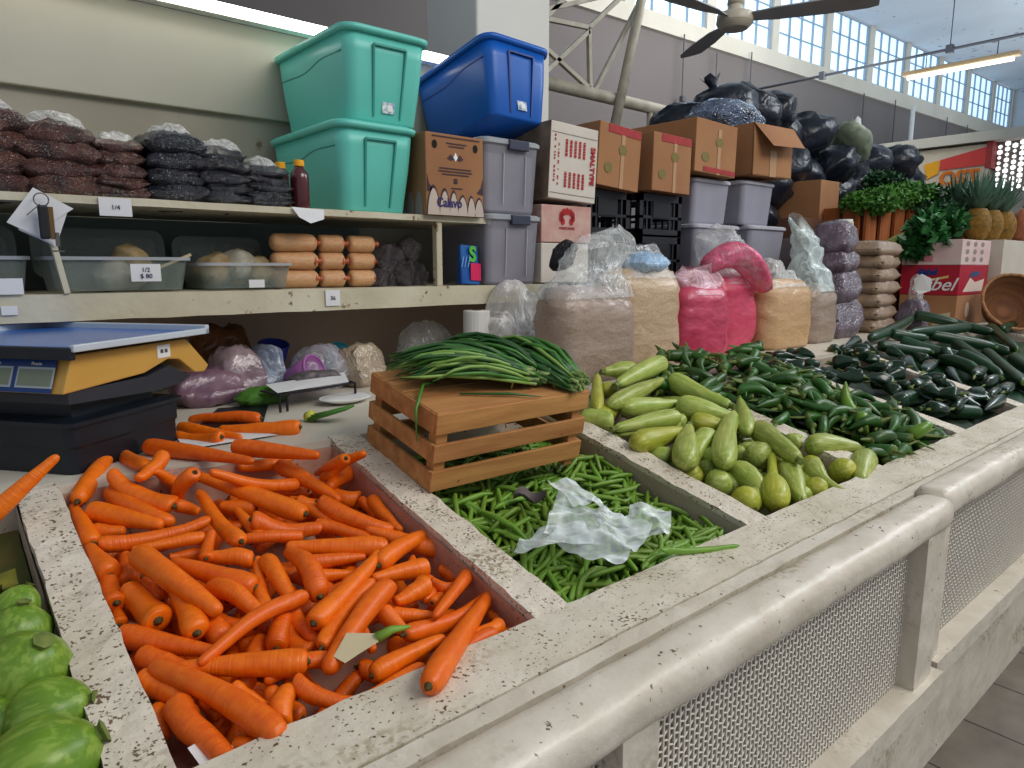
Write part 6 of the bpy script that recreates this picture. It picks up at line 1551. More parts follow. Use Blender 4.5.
# blue packet and red tag
t = thing('blue_packet', 'blue and green packet with a magenta square leaning on the clear tub', 'packet', (1.46, 1.925, 1.372), (-.06,0.05,.1))
MB().loft([[(x,y,0) for x,y in rrect(.085,.03,.008)], [(x,y,.13) for x,y in rrect(.08,.012,.004)]]).obj('packet', M('blue_packet_film', S(24,72,150), .3, S(40,110,180), 18, .8), t)
MB().box(-.005,.042,-.0185,-.0165,.012,.07).obj('magenta_square', M('magenta_print', S(214,24,90), .5), t)
lettering('S', .07, M('green_print', S(90,190,70), .5), t, (.008,-.0145,.098), FRONT, bold=.003)
lettering('///', .05, M('light_blue_print', S(120,180,230), .5), t, (-.026,-.0165,.07), FRONT)
# ================================================================== cartons
def carton(label, loc, w_, d_, h_, rot=(0,0,0), mat=None, name='cardboard_box', cat='box'):
    t = thing(name, label, cat, loc, rot); MB().box(-w_/2, w_/2, 0, d_, 0, h_).obj('carton', mat or m_card, t, bevel=.003)
    return t
t = carton('brown box printed with avocados, standing on the upper shelf end', (1.378, 1.88, 1.593), .255, .34, .25)
e = -.0015; m_pr = M('dark_brown_print', S(64,44,52), .7); m_av = M('white_avocado_print', S(196,180,168), .7)
b = MB(); ol = MB()
for i, (cx, hw, hh) in enumerate(((-.098,.026,.085),(-.050,.022,.078),(-.010,.019,.074),(.030,.022,.062),(.070,.018,.062),(.106,.021,.058))):
    for q, bb, y in ((1.14, ol, e), (1, b, e-.001)):
        ring = []
        for j in range(15):
            a = math.pi*j/14; ring.append((max(-.127,min(.127, cx+hw*q*math.cos(a)*(1-.25*math.sin(a)))), y, min(.3, hh*(q if q > 1 else 1)*math.sin(a)**.8*.95)))
        bb.add(ring, [tuple(reversed(range(15)))])
ol.obj('avocado_outlines', m_pr, t); b.obj('avocado_print', m_av, t)
b = MB(); ol = MB()
for cy in (.04,.09,.14,.19,.24):
    ring = [(-.129, cy+.022*math.cos(math.pi*j/14), .075*math.sin(math.pi*j/14)) for j in range(15)]; b.add(ring, [tuple(range(15))])
b.obj('side_avocado_print', M('shaded_avocado_print', S(150,140,140), .7), t)
lettering('Calavo', .040, M('purple_print', S(60,48,110), .7), t, (-.03, e-.002, .038), FRONT, bold=.001)
b = MB()
for x in (-.09, .09):
    b.add([(x+.011*math.cos(.5236*j), e, .215+.013*math.sin(.5236*j)) for j in range(12)], [tuple(range(12))])
b.obj('hand_hole', M('black_hole', (.01,.01,.01), .9), t)
b = MB()
for z, x0, x1 in ((.24,-.10,.11),(.222,-.04,.05),(.213,-.03,.04),(.145,-.07,.07),(.136,-.075,.075),(.127,-.06,.06),(.085,-.02,.03)): b.box(x0, x1, e-.0003, e, z-.0018, z+.0018)
b.box(-.008,.008,e-.0003,e,.10,.115); b.obj('fine_print', m_pr, t)
b = MB(); 
for s in (1,-1): b.add([(s*.005,e,.175),(s*.02,e,.19),(s*.036,e,.176),(s*.02,e,.170)], [(0,1,2,3)])
b.obj('bird_mark', m_pr, t); MB().add([(.0,e-.0005,.196),(-.01,e-.0005,.18),(0,e-.0005,.168),(.01,e-.0005,.18)], [(0,1,2,3)]).obj('bird_mark_white', m_white, t)
b = MB()
for s in (1,-1): b.add([(s*.124,e,.07),(s*.124,e,.125),(s*.116,e,.095),(s*.095,e,.075)], [(0,1,2,3)])
b.obj('corner_print', m_pr, t)
for ch in [t]+[]: ch.scale = (.89, 1, 1)
m_wcard = M('white_carton', S(214,206,196), .8, S(196,186,172), 5, .7); m_rp = M('red_print', S(176,34,40), .7)
t = carton('white carton with columns of red print, leaning beside the blue tote', (1.915, 1.885, 1.672), .235, .30, .27, (0, math.radians(3), math.radians(-3)), m_wcard)
MB().box(-.1185, -.117, .0, .30, 0, .27).obj('dark_side', M('dark_carton_side', S(160,136,116), .9, S(110,90,78), 14, 1), t)  # left side panel in a darker, mottled brown tone
b = MB(); rq = random.Random(2)
for c_ in range(5):
    for z0, z1 in ((.155,.215),(.045,.10)):
        z = z0
        while z < z1: l = rq.uniform(.004,.012); b.box(-.045+c_*.022, -.034+c_*.022, e-.0005, e, z, min(z+l, z1)); z += l+.0022
for c_ in range(2):
    z = .05
    while z < .22: l = rq.uniform(.004,.016); b.box(-.098+c_*.018, -.092+c_*.018, e-.0005, e, z, z+l*.6) if rq.random() < .65 else None; z += l
b.obj('printed_text', m_rp, t); lettering('SMALTYPE', .030, m_rp, t, (.092, e-.001, .135), (math.pi/2, math.pi/2, 0), bold=.0012)
b = MB(); b.box(-.112,.112,e-.0004,e,.232,.2335).box(-.112,.112,e-.0004,e,.020,.0215); b.obj('print_border', M('grey_print', S(120,110,110), .8), t)
t = carton('pale pink carton with a round red emblem below the white carton', (1.905, 1.90, 1.52), .25, .28, .135, (0,0,math.radians(-3)), M('pink_carton', S(206,176,164), .8, S(190,140,130), 20, .9))
b = MB()
for k_ in range(9):
    a = math.radians(-45+k_*33.75); cx, cz = .03*math.cos(a), .022*math.sin(a)
    b.add([(.0+cx+(.011*math.cos(j*.785)), e, .092+cz+(.014*math.sin(j*.785))) for j in range(8)], [tuple(range(8))])
b.obj('red_emblem', m_rp, t); lettering('MANZANAS', .014, m_rp, t, (0, e-.0005, .052), FRONT)
t = carton('pale carton at the bottom of the stack below the round red emblem', (1.90, 1.90, 1.372), .25, .28, .145, (0,0,0), m_wcard)
o = pillow('crumpled_black_bag', .075, .06, .085, 401, M('shiny_black_film', (.012,.012,.016), .3, crinkle=.8, cscale=20), .02, None, 14); o.location = (1.60,1.60,1.50); o.rotation_euler = (.5,.4,.3); tag(o, 'small crumpled black bag poking up behind the first clear bag top', 'bag'); o.location = (1.712, 1.72, 1.465)
def open_carton(label, loc, w_, d_, h_, rot, band_top, flaps=True, green=True):
    t = carton(label, loc, w_, d_, h_, rot)
    if band_top is not None: MB().box(-w_*.30, w_*.485, e-.0006, e, h_*(.86 if band_top else .03), h_*(.99 if band_top else .12)).obj('red_band', M('red_band', S(176,62,66), .8, S(150,50,50), 30, .8) if 'red_band' not in bpy.data.materials else bpy.data.materials['red_band'], t)
    MB().box(w_*.02, w_*.10, e-.0004, e, .0, h_*.86).obj('tape', M('packing_tape', S(186,148,110), .25) if 'packing_tape' not in bpy.data.materials else bpy.data.materials['packing_tape'], t)
    b = MB()
    for cx, cz in ((-.26,.30),(.06,.62)): b.add([(w_*cx+.03*w_/.3*math.cos(j*.785), e-.0005, h_*cz+.022*math.sin(j*.785)) for j in range(8)], [tuple(range(8))])
    b.obj('green_print', M('faded_green_print', S(128,118,66), .8) if 'faded_green_print' not in bpy.data.materials else bpy.data.materials['faded_green_print'], t)
    return t
open_carton('taped brown carton with a red band, beside the white carton', (2.245, 1.95, 1.745), .255, .36, .245, (0, math.radians(4), 0), True)
open_carton('taped brown carton with a red band, second of the pair on black crates', (2.60, 1.95, 1.752), .27, .36, .242, (0, math.radians(1), 0), True)
open_carton('brown carton with a red band at its foot on the grey tubs', (2.93, 1.95, 1.855), .33, .4, .235, (0, math.radians(1.5), 0), False)
t = thing('cardboard_box', 'open brown carton with a drooping flap below the black bags', 'box', (3.44, 1.95, 1.885), (0, math.radians(-1), math.radians(-2)))
b = MB(); w_, d_, h_ = .36, .42, .25
b.box(-w_/2, w_/2, 0, .006, 0, h_).box(-w_/2, w_/2, d_-.006, d_, 0, h_).box(-w_/2, -w_/2+.006, 0, d_, 0, h_).box(w_/2-.006, w_/2, 0, d_, 0, h_).box(-w_/2, w_/2, 0, d_, 0, .006); b.obj('carton', m_card, t)
MB().add([(-w_/2,-.001,h_),(w_/2,-.001,h_),(w_/2-.01,-.075,h_-.105),(-w_/2+.06,-.075,h_-.115)], [(0,3,2,1)]).obj('flap', m_card, t); MB().box(-.03,.03,-.0022,-.001,.0,.13).obj('tape', bpy.data.materials['packing_tape'], t)
# black lattice crates
m_blk = M('black_crate_plastic', S(26,28,36), .45)
def lattice(label, loc, w_, d_, h_):
    t = thing('plastic_crate', label, 'crate', loc); b = MB(); g = MB()
    for y in (0, d_-.012):
        for z in (0, h_*.42, h_-.03): b.box(-w_/2, w_/2, y, y+.012, z, z+(.03 if z != h_*.42 else .012))
        for i in range(9):
            if 3 <= i <= 5 and y == 0: continue
            x = -w_/2+.02+(w_-.04)*i/8; g.box(x-.005, x+.005, y+.002, y+.010, .02, h_-.02)
    for x in (-w_/2, w_/2-.012):
        for z in (0, h_*.42, h_-.03): b.box(x, x+.012, 0, d_, z, z+(.03 if z != h_*.42 else .012))
        for i in range(9): y = .02+(d_-.04)*i/8; g.box(x+.002, x+.010, y-.005, y+.005, .02, h_-.02)
    for x in (-w_/2, w_/2-.025):
        for y in (0, d_-.025): b.box(x, x+.025, y, y+.025, 0, h_)
    b.box(-w_/2, w_/2, 0, d_, 0, .006); b.obj('frame', m_blk, t); g.obj('lattice_sides', m_blk, t)
    MB().box(-w_*.2, w_*.2, -.003, 0, h_*.45, h_*.85).obj('carry_panel', M('dark_carry_panel', S(14,15,22), .6), t); return t
lattice('black lattice crate under the first taped carton, upper one', (2.24, 2.0, 1.56), .29, .36, .18); lattice('black lattice crate under the first taped carton, lower one', (2.24, 2.0, 1.372), .29, .36, .18)
lattice('black lattice crate under the second taped carton, upper one', (2.60, 2.0, 1.565), .30, .36, .18); lattice('black lattice crate under the second taped carton, lower one', (2.60, 2.0, 1.372), .30, .36, .19)
for x, w_ in ((2.24,.29), (2.60,.30)):
    t = thing('plastic_crate', 'black crate at the foot of the %s crate stack' % ('left' if x < 2.4 else 'right'), 'crate', (x, 2.0, 1.056)); MB().box(-w_/2, w_/2, 0, .36, 0, .31).obj('body', m_blk, t, bevel=.01)
m_gt = M('grey_tub_plastic', S(160,160,172), .45, S(140,140,152), 4, .7); m_gtl = M('grey_tub_rim', S(186,186,194), .4)
def gtub(label, x, y, z, w_, d_, h_): return tub(label, (x, y, z), w_, d_, h_, latch=False, mat=m_gt, matl=m_gtl, name='grey_tub')
gtub('grey tub under the carton, upper tub of the left stack', 3.0, 2.18, 1.635, .31, .36, .21); gtub('grey tub right behind the pink bags, lower tub of the left stack', 3.03, 2.18, 1.42, .38, .40, .212)
gtub('grey tub under the open carton, upper tub of the right stack', 3.42, 2.18, 1.645, .30, .36, .22); gtub('grey tub in the right stack, lower tub', 3.50, 2.18, 1.43, .36, .40, .212)
t = carton('plain dim carton under the grey tub stacks', (3.25, 2.0, 1.056), .85, .4, .36)
# ================================================================== big clear bags of meal and snacks
def sack(label, loc, w_, d_, h_, mat, seed, rot=0, neck=None, top=None, lean=0, topmat=None, cat='bag', name='filled_bag', bul=.05, tie=None):
    """h_: height of the contents; neck: height of loose plastic above; top: how far its tip leans sideways"""
    t = thing(name, label, cat, loc, (0,0,rot)); rings = []
    for i in range(22):
        f = i/21; s = 1+bul*math.sin(math.pi*min(f*1.25,1)) if f < .8 else 1+bul-.10*((f-.8)/.2)**2
        s *= .93 if i == 0 else 1
        z = h_*f; r = []
        for j, (x, y) in enumerate(rrect(w_*s, d_*s*(1-.25*max(0,f-.75)/.25), d_*.38, 5)):
            p = Vector((x, y, z)); dn = (ridge(p, 9, seed)*.010+N(p, 22, seed+1)*.006+ridge((x,y,z*3), 12, seed+2)*.004)*(w_/.35)
            rr = Vector((x, y, 0)).normalized(); r.append(p+rr*dn+Vector((lean*f,0,N(p, 8, seed)*.012*f)))
        rings.append(r)
    last = rings[-1]; c = sum((Vector(p) for p in last), Vector())/len(last)
    rings.append([c+(Vector(p)-c)*.6+Vector((0,0,.012)) for p in last]); rings.append([c+(Vector(p)-c)*.1+Vector((0,0,.016)) for p in last])
    MB().loft(rings).obj('contents', mat, t, smooth=True)
    if neck:
        rings = []; tx, ty = top or (0, 0); n = 16
        for i in range(n+1):
            f = i/n; r = []
            wq = w_*1.05*(1-.42*f)+.03*math.sin(f*9+seed); dq = d_*1.0*(1-.80*f**.8)+.01
            cx = lean+tx*f**1.3; cy = ty*f; z = h_-.03+(neck+.03)*f
            for j, (x, y) in enumerate(rrect(wq, dq, dq*.45, 9)):
                p = Vector((cx+x, cy+y, z)); a = .030*(.25+f)
                r.append(p+Vector((N(p, 13, seed)*a+ridge(p, 26, seed+7)*a*.5, ridge(p, 15, seed+3)*a, ridge(p, 12, seed+5)*a*.8+(tx and x/w_*neck*.45*f*(1 if tx > 0 else -1)))))
            rings.append(r)
        MB().loft(rings, caps=False).obj('loose_plastic_top', topmat or m_film, t, smooth=True)
    # a clear skin over the contents gives the glossy sheen
    if tie: MB().tube([(lean+(top or (0,0))[0]*.4+.03*math.cos(a), .03*math.sin(a), h_+neck*.45) for a in [6.2832*j/12 for j in range(13)]], .003, 5).obj('tie', m_white, t)
    return t
def meal(name, c, c2, sc=120): return M(name, c, .5, c2, sc, .9, bump=1, bscale=11, stretch=(1,1,1.8), coat=.5)
sack('tall clear bag of greyish meal, nearest of the standing bags', (1.715,1.62,1.056), .335, .17, .30, meal('greyish_meal', S(172,152,138), S(150,128,114)), 1, -.06, .17, (.085,0))
sack('clear bag of beige meal beside the nearest bag, bluish plastic on top', (2.10,1.71,1.056), .31, .17, .36, meal('beige_meal', S(206,180,150), S(180,152,120)), 2, -.1, .075, (.0,0))
t = thing('blue_plastic_sheet', 'pale blue plastic folded over the beige meal bag', 'plastic', (2.10,1.68,1.445)); pillow('sheet', .17, .13, .05, 500, film('blue_film', (.42,.62,.85), .8, .3, 10), .02, t, 14)
m_pink = meal('pink_sugar_snack', S(206,70,104), S(176,50,80), 18)
sack('clear bag of bright pink snacks, left of the two pink bags', (2.43,1.69,1.056), .265, .17, .29, m_pink, 3, -.08, .07, (.02,0), topmat=film('pinkish_film', (.95,.66,.74), .5, .15, 12), bul=.09)
sack('taller clear bag of pink snacks slumping behind the left pink bag', (2.75,1.76,1.056), .27, .18, .33, meal('pink_snack_b', S(218,76,108), S(190,60,90), 20), 4, -.05, .06, (-.02,0), topmat=film('pinkish_film_b', (.9,.72,.76), .5, .15, 12), bul=.10)
t = thing('pink_bag_fold', 'drooping pink fold lying over the taller pink bag', 'bag'); rings = []
for i in range(15):
    f = i/14; c = Vector((2.53+.33*f, 1.70-.08*f, 1.40+.10*math.sin(f*2.5+.3)-.10*f*f)); r = .060*math.sin(math.pi*(.12+.8*f))**.5; d = Vector((.33,-.08,.25*math.cos(f*2.5+.3)-.2*f)).normalized(); u = d.cross(Vector((0,1,0))).normalized(); v = d.cross(u)
    rings.append([c+(u*math.cos(.2618*j)*.8+v*math.sin(.2618*j))*r*(1+.22*ridge((f*3,math.cos(.2618*j),math.sin(.2618*j)), 1.6, 5)) for j in range(24)])
MB().loft(rings).obj('fold', film('pink_fold_film', (.78,.14,.26), .85, .25, 7), t, smooth=True)
t = thing('clear_bag_bunch', 'crumpled clear bag bunched above the pink bags', 'bag', (2.86,1.85,1.50), (.3,.3,.2)); pillow('bunch', .26, .2, .15, 520, m_film, .04, t, 18)
sack('squat bag of golden beige meal right of the pink bags', (3.10,1.70,1.056), .36, .18, .31, meal('golden_meal', S(206,172,128), S(184,146,104)), 5, -.05, .02, (0,0), bul=.03)
t = thing('clear_bag_bunch', 'greyish crumpled plastic on top of the golden meal bag', 'bag', (3.05,1.72,1.40), (.1,.1,.2)); pillow('bunch', .26, .14, .09, 521, film('grey_film', (.6,.58,.56), .75, .2, 16), .03, t, 14)
sack('bag of grey brown meal with a tall clear top tinged green', (3.47,1.72,1.056), .27, .18, .28, meal('grey_brown_meal', S(172,154,138), S(146,126,110)), 6, 0, .28, (-.10,0), topmat=film('green_tinged_film', (.80,.92,.90), .5, .15, 9))
m_pur = M('purplish_grey_pack', S(122,106,118), .4, S(84,72,84), 16, 1, rand=.06, crinkle=.6, cscale=14, coat=.6)
for k_, (z, h_, x) in enumerate(((1.056,.20,3.80),(1.25,.155,3.77),(1.41,.10,3.75),(1.50,.145,3.74))):
    t = thing('grey_pack', 'greyish purple plastic pack, %s of the tall stack by the clear-topped bag' % ('topmost' if k_ == 3 else ORD[k_]), 'pack', (x, 1.74, z+h_/2), (0,0,.1*k_), 'greyish purple packs in the tall stack'); pillow('pack', .34, .2, h_*1.12, 530+k_, m_pur, .02, t, 18, .35)
m_bst = M('beige_stack_pack', S(160,136,112), .5, S(128,106,86), 14, .9, rand=.08, crinkle=.4, cscale=10, coat=.4)
for k_ in range(7):
    h_ = .073; t = thing('beige_pack', 'flat beige pack, %s of the stack left of the red carton' % ('topmost' if k_ == 6 else ORD[k_] if k_ < 6 else ''), 'pack', (4.32+.01*(k_ % 2), 1.79, 1.056+h_*(k_+.5)), (0,0,.06*(k_ % 3)), 'flat beige packs'); pillow('pack', .38, .24, h_*1.15, 540+k_, m_bst, .012, t, 14, .3)
t = thing('grey_bag', 'small greyish plastic bag standing before the red carton', 'bag', (4.62,1.64,1.13)); pillow('bag', .12, .16, .20, 560, m_pur, .02, t, 14, .35); o = pillow('loose_top', .08, .08, .16, 561, m_film2, .03, t, 12); o.location = (0,0,.15)
tag(MB().add([(4.58,1.60,1.27),(4.60,1.55,1.29),(4.60,1.55,1.36),(4.58,1.60,1.39),(4.58,1.64,1.36),(4.58,1.63,1.29)], [(0,1,2,3,4,5)]).obj('white_tag', m_white), 'bright white paper tag beside the red carton', 'tag')
t = thing('clear_bag', 'slack clear bag hanging beside the nearest meal bag', 'bag', (1.60,1.86,1.056)); sk = pillow('bag', .20, .10, .30, 570, film('hazy_film', (.86,.83,.80), .55, .25, 8), .03, t, 18, .4); sk.location = (0,0,.155)
t = thing('clear_bag', 'clear bag corner flaring left of the nearest meal bag', 'bag', (1.55,1.84,1.20), (0,.9,0)); pillow('bag', .16, .06, .06, 571, film('hazy_film_b', (.86,.83,.80), .6, .25, 10), .02, t, 12)
t = thing('paper_roll', 'white roll of plastic bags standing below the shelf end', 'roll', (1.475,1.90,1.056)); MB().cyl((0,0,0), .047, .228, 24).obj('roll', M('fluted_white_roll', S(226,224,220), .5, S(200,200,196), 40, .5, stretch=(1,1,.02)), t, smooth=False, bevel=.004); MB().cyl((0,0,.2285), .016, .001, 12).obj('core', m_cardd, t)
# ---- boxes far right
t = carton('brown carton with a round mark at the foot of the far right boxes', (5.0, 1.50, 1.056), .001, .001, .001)
bpy.data.objects.remove(t.children[0]); t.location = (0,0,0)
def cbox(label, corner, wx, dy, z0, z1, mat): # corner = near (-X,-Y) vertical edge
    t = thing('cardboard_box', label, 'box', (corner[0], corner[1], z0)); MB().box(0, wx, 0, dy, 0, z1-z0).obj('carton', mat, t, bevel=.003); return t
bpy.data.objects.remove(t)
c0 = (5.0, 1.53)
t = cbox('brown carton with a round white mark under the red carton', c0, .55, .34, 1.056, 1.25, m_card)
b = MB(); b.add([(.20+.04*math.cos(j*.4488), -.001, .10+.05*math.sin(j*.4488)) for j in range(14)], [tuple(range(14))]); b.obj('round_mark', M('pale_mark', S(206,180,160), .8), t); MB().add([(-.001,.03,.0),(-.001,.13,.0),(-.001,.13,.07),(-.001,.03,.09)], [(0,3,2,1)]).obj('label', M('pale_label', S(200,184,150), .8), t)
m_rc = M('crimson_carton', S(176,26,52), .5, S(160,22,44), 5, .6)
t = cbox('crimson carton with white script and a blue banner', c0, .55, .345, 1.252, 1.44, m_rc)
lettering('Mibel', .115, m_white, t, (-.002,.15,.065), LEFT, shear=.4, bold=.001); lettering('Gabel', .05, M('deep_blue_print', S(24,60,130), .5), t, (-.002,.19,.145), LEFT, shear=.3, bold=.003)
MB().add([(-.001,.24,.085),(-.001,.06,.125),(-.001,.06,.11),(-.001,.24,.07)], [(0,1,2,3)]).obj('yellow_swoosh', M('gold_print', S(226,190,110), .5), t)
b = MB(); b.add([(.08,-.001,.02),(.45,-.001,.02),(.48,-.001,.10),(.30,-.001,.08),(.2,-.001,.11),(.12,-.001,.05)], [(0,1,2,3,4,5)]); b.obj('white_print', M('cream_print', S(226,206,190), .6), t); MB().add([(.16,-.002,.11),(.34,-.002,.12),(.40,-.002,.145),(.24,-.002,.15)], [(0,1,2,3)]).obj('blue_print', M('blue_print', S(60,80,120), .5), t)
t = cbox('white and pink carton with small stamps, under the leafy greens', c0, .55, .345, 1.442, 1.60, M('white_pink_carton', S(216,198,190), .8, S(206,170,168), 7, .8))
MB().add([(-.001,.16,.02),(-.001,.30,.02),(-.001,.30,.075),(-.001,.16,.06)], [(0,3,2,1)]).obj('pink_patch', M('pink_patch', S(206,130,140), .8), t)
b = MB()
for u in range(3):
    for v in range(3): b.add([(.10+u*.14+.035*math.cos(j*.785), -.001, .035+v*.048+.017*math.sin(j*.785)) for j in range(8)], [tuple(range(8))])
b.obj('stamp_print', M('grey_stamps', S(150,136,130), .8), t)
struct(rough(MB().box(5.6, 9, 1.47, 1.9, 1.056, 1.61).obj('wall_stall', M('off_white_stall_wall', S(206,198,184), .7, S(190,180,164), 5, .7)), .002, .1))
# wicker basket
m_wick = M('wicker', S(150,100,60), .7, S(96,60,34), 5, .9, bump=.3, stretch=(1,1,30))
t = thing('wicker_basket', 'brown wicker basket lying on its side at the right edge', 'basket', (5.32,1.32,1.19), (math.radians(62),0,math.radians(-50)))
rg = [[(q*math.cos(.2618*j), q*math.sin(.2618*j), z) for j in range(24)] for q, z in ((.10,-.14),(.13,-.10),(.17,.0),(.19,.05),(.185,.05),(.165,.0),(.12,-.09),(.02,-.11))]
MB().loft(rg).obj('bowl', m_wick, t, smooth=True)
b = MB()
b.tube([(.19*math.cos(.2618*j), .19*math.sin(.2618*j), .05+.004*(j % 2)) for j in range(25)], .011, 8); b.obj('rim', M('wicker_rim', S(176,128,84), .7, S(120,80,46), 40, .9), t, smooth=True)
# pineapples
m_pa = M('pineapple_skin', S(190,136,44), .6, S(120,100,40), 40, 1, crinkle=.9, cscale=24); m_pl = M('pineapple_leaf', S(92,124,106), .5, S(66,96,74), 6, .8, rand=.1)
PN = ['first', 'second', 'third', 'fourth', 'fifth']
def pine(x, y, z, lab, s=1):
    t = thing('pineapple', lab, 'pineapple', (x, y, z), (0,0,random.random()*6), 'pineapples on the stall wall'); rings = []
    for i in range(15):
        f = i/14; r = .068*s*(math.sin(math.pi*(.12+.76*f))**.55)
        rings.append([(r*(1+.05*math.cos(9*(j/28*6.283)+i*1.5))*math.cos(6.283*j/28), r*(1+.05*math.cos(9*(j/28*6.283)+i*1.5))*math.sin(6.283*j/28), .17*s*f) for j in range(28)])
    MB().loft(rings).obj('fruit', m_pa, t, smooth=True); b = MB()
    for k_ in range(46):
        a = k_*2.4; f = k_/46; l = (.10+.12*f)*s; out = (1-f)*.9+.12; d = Vector((math.cos(a)*out, math.sin(a)*out, 1.0)).normalized(); sd = Vector((-math.sin(a), math.cos(a), 0)); p = Vector((math.cos(a)*.018, math.sin(a)*.018, .165*s+.02*f))
        q1 = p+d*l*.5; q2 = p+d*l+Vector((math.cos(a), math.sin(a), 0))*.02*out; w1 = .013
        b.add([p-sd*w1*.8, p+sd*w1*.8, q1+sd*w1, q1-sd*w1, q2, q1+Vector((math.cos(a),math.sin(a),0))*.004], [(0,1,5),(0,5,3),(1,2,5),(3,5,4),(5,2,4)])
    b.obj('crown', m_pl, t)
for i, (x, y) in enumerate(((5.66,1.66),(5.90,1.65),(6.16,1.64))): pine(x, y, 1.612, '%s pineapple from the left on the off-white stall wall' % PN[i], 1.25)
for i, (x, y) in enumerate(((5.78,1.83),(6.05,1.83))): pine(x, y, 1.612, 'pineapple standing behind the front row, %s one' % ('left' if i == 0 else 'right'), 1.3)
t = thing('pinkish_fruit', 'reddish brown papaya standing right of the pineapples', 'fruit', (6.5,1.60,1.612)); o = lathe(rprof, 20, noisea=.05).obj('fruit', M('papaya_skin', S(176,104,74), .5, S(130,80,50), 5, .9), t, smooth=True, rot=(0,-math.pi/2,0)); o.scale = (.26,.085,.085); MB().cyl((0,0,.255), .012, .02, 8).obj('stem', m_stem, t)
# herb crate and leafy bunches
t = thing('orange_crate', 'orange brown crate holding bushy green herbs', 'crate', (5.45, 2.05, 1.056), (0,0,-.15))
m_oc = M('orange_crate_board', S(178,104,50), .7, S(140,76,36), 3, .9, stretch=(10,10,1))
for x in (-.42,-.25,-.08,.09,.26,.42): MB().box(x-.06, x+.06, -.01, .01, .0, .78).obj('board', m_oc, t)
for y in (.10,.25,.40): MB().box(-.49, -.47, y-.06, y+.06, .0, .78).obj('board', m_oc, t)
MB().box(-.46,.46,.02,.44,.0,.76).obj('inner_lining', M('dark_red_lining', S(110,50,36), .8), t)
def foliage(name, label, cat, boxes, n, sz_, mat, seed, curl=.3, group=None):
    rr = random.Random(seed); b = MB()
    for _ in range(n):
        c, r = rr.choice(boxes); v = Vector((rr.gauss(0,1), rr.gauss(0,1), rr.gauss(0,1))).normalized()*(rr.random()**.35); p = Vector((c[0]+v.x*r[0], c[1]+v.y*r[1], c[2]+v.z*r[2]))
        d = Vector((rr.gauss(0,1), rr.gauss(0,1), rr.gauss(.2,.8))).normalized(); sd = d.cross(Vector((rr.gauss(0,1), rr.gauss(0,1), rr.gauss(0,1)))).normalized(); nn = d.cross(sd); l = sz_*rr.uniform(.6,1.3); w1 = l*.33
        b.add([p, p+d*l*.4+sd*w1+nn*curl*l*.3, p+d*l*.45+nn*curl*l*.1, p+d*l*.4-sd*w1+nn*curl*l*.3, p+d*l+nn*curl*l*.2], [(0,1,2),(0,2,3),(1,4,2),(2,4,3)])
    return b.obj(name, mat, smooth=False)
m_h1 = M('bright_herb_leaf', S(84,140,44), .6, S(48,100,30), 9, .9); m_h2 = M('dark_herb_leaf', S(34,90,40), .5, S(18,58,30), 9, .9)
o = foliage('herb_bush', '', '', [((5.05,2.13,1.86),(.16,.20,.09)), ((5.35,2.15,1.90),(.25,.22,.08)), ((5.6,2.1,1.94),(.22,.2,.10))], 5200, .032, m_h1, 1); tag(o, 'bright green bushy herbs heaped over the orange crate', 'herbs')
o = foliage('herb_bush', '', '', [((5.7,1.98,1.84),(.24,.18,.18)), ((5.6,1.85,1.74),(.2,.16,.14)), ((5.65,2.3,2.06),(.16,.14,.08))], 4200, .036, m_h2, 2); tag(o, 'darker green herbs behind, left of the pineapples', 'herbs')
o = foliage('leafy_greens', '', '', [((5.02,1.72,1.66),(.12,.14,.10)), ((5.0,1.80,1.56),(.08,.08,.10)), ((5.1,1.66,1.72),(.12,.10,.06))], 900, .075, M('chard_leaf', S(60,128,62), .4, S(24,76,38), 9, 1), 3, .5); tag(o, 'bunch of broad dark green leaves drooping over the white pink carton', 'greens')
b = MB()
for i in range(6): b.tube([(4.9,2.0-.02*i,1.56+.006*i),(4.94,1.9-.01*i,1.63+.004*i),(5.0,1.8,1.68)], [.006,.008,.006], 6)
o = b.obj('stalks', M('pale_leaf_stalk', S(190,196,120), .5), smooth=True); tag(o, 'pale green leaf stalks at the left of the drooping leaves', 'stalks')
# ---- heap of black plastic bags behind
m_bb = M('black_bag_film', S(30,36,48), .3, S(18,22,32), 3, .8, rand=.2, crinkle=.6, cscale=5)
def blob(seed, s, mat, amp=.16):
    b = MB(); nu, nv = 26, 18; rings = []
    for i in range(nv+1):
        th = math.pi*(.02+.96*i/nv); ring = []
        for j in range(nu):
            ph = 6.2832*j/nu; p = Vector((math.sin(th)*math.cos(ph), math.sin(th)*math.sin(ph), -math.cos(th))); q = 1+amp*(ridge(p, 1.7, seed)*.8+ridge(p, 4, seed+1)*.45+ridge(p, 8, seed+2)*.2); ring.append((p.x*q*s[0], p.y*q*s[1], p.z*q*s[2]))
        rings.append(ring)
    return b.loft(rings).mesh('bag', True, mat)
BM = [blob(i, (.24,.2,.15), m_bb) for i in range(5)]
def knot(seed):
    b = MB(); rr = random.Random(seed); rings = []
    for i in range(5):
        f = i/4; rings.append([((.012+.06*f*f)*math.cos(.5236*j)*(1+.5*(j % 2)*f), (.012+.03*f)*math.sin(.5236*j), .1*f+.02*(j % 3)*f) for j in range(12)])
    return b.loft(rings, caps=False).mesh('knot', True, m_bb)
KM = knot(3)
HB = []
rr = random.Random(21)
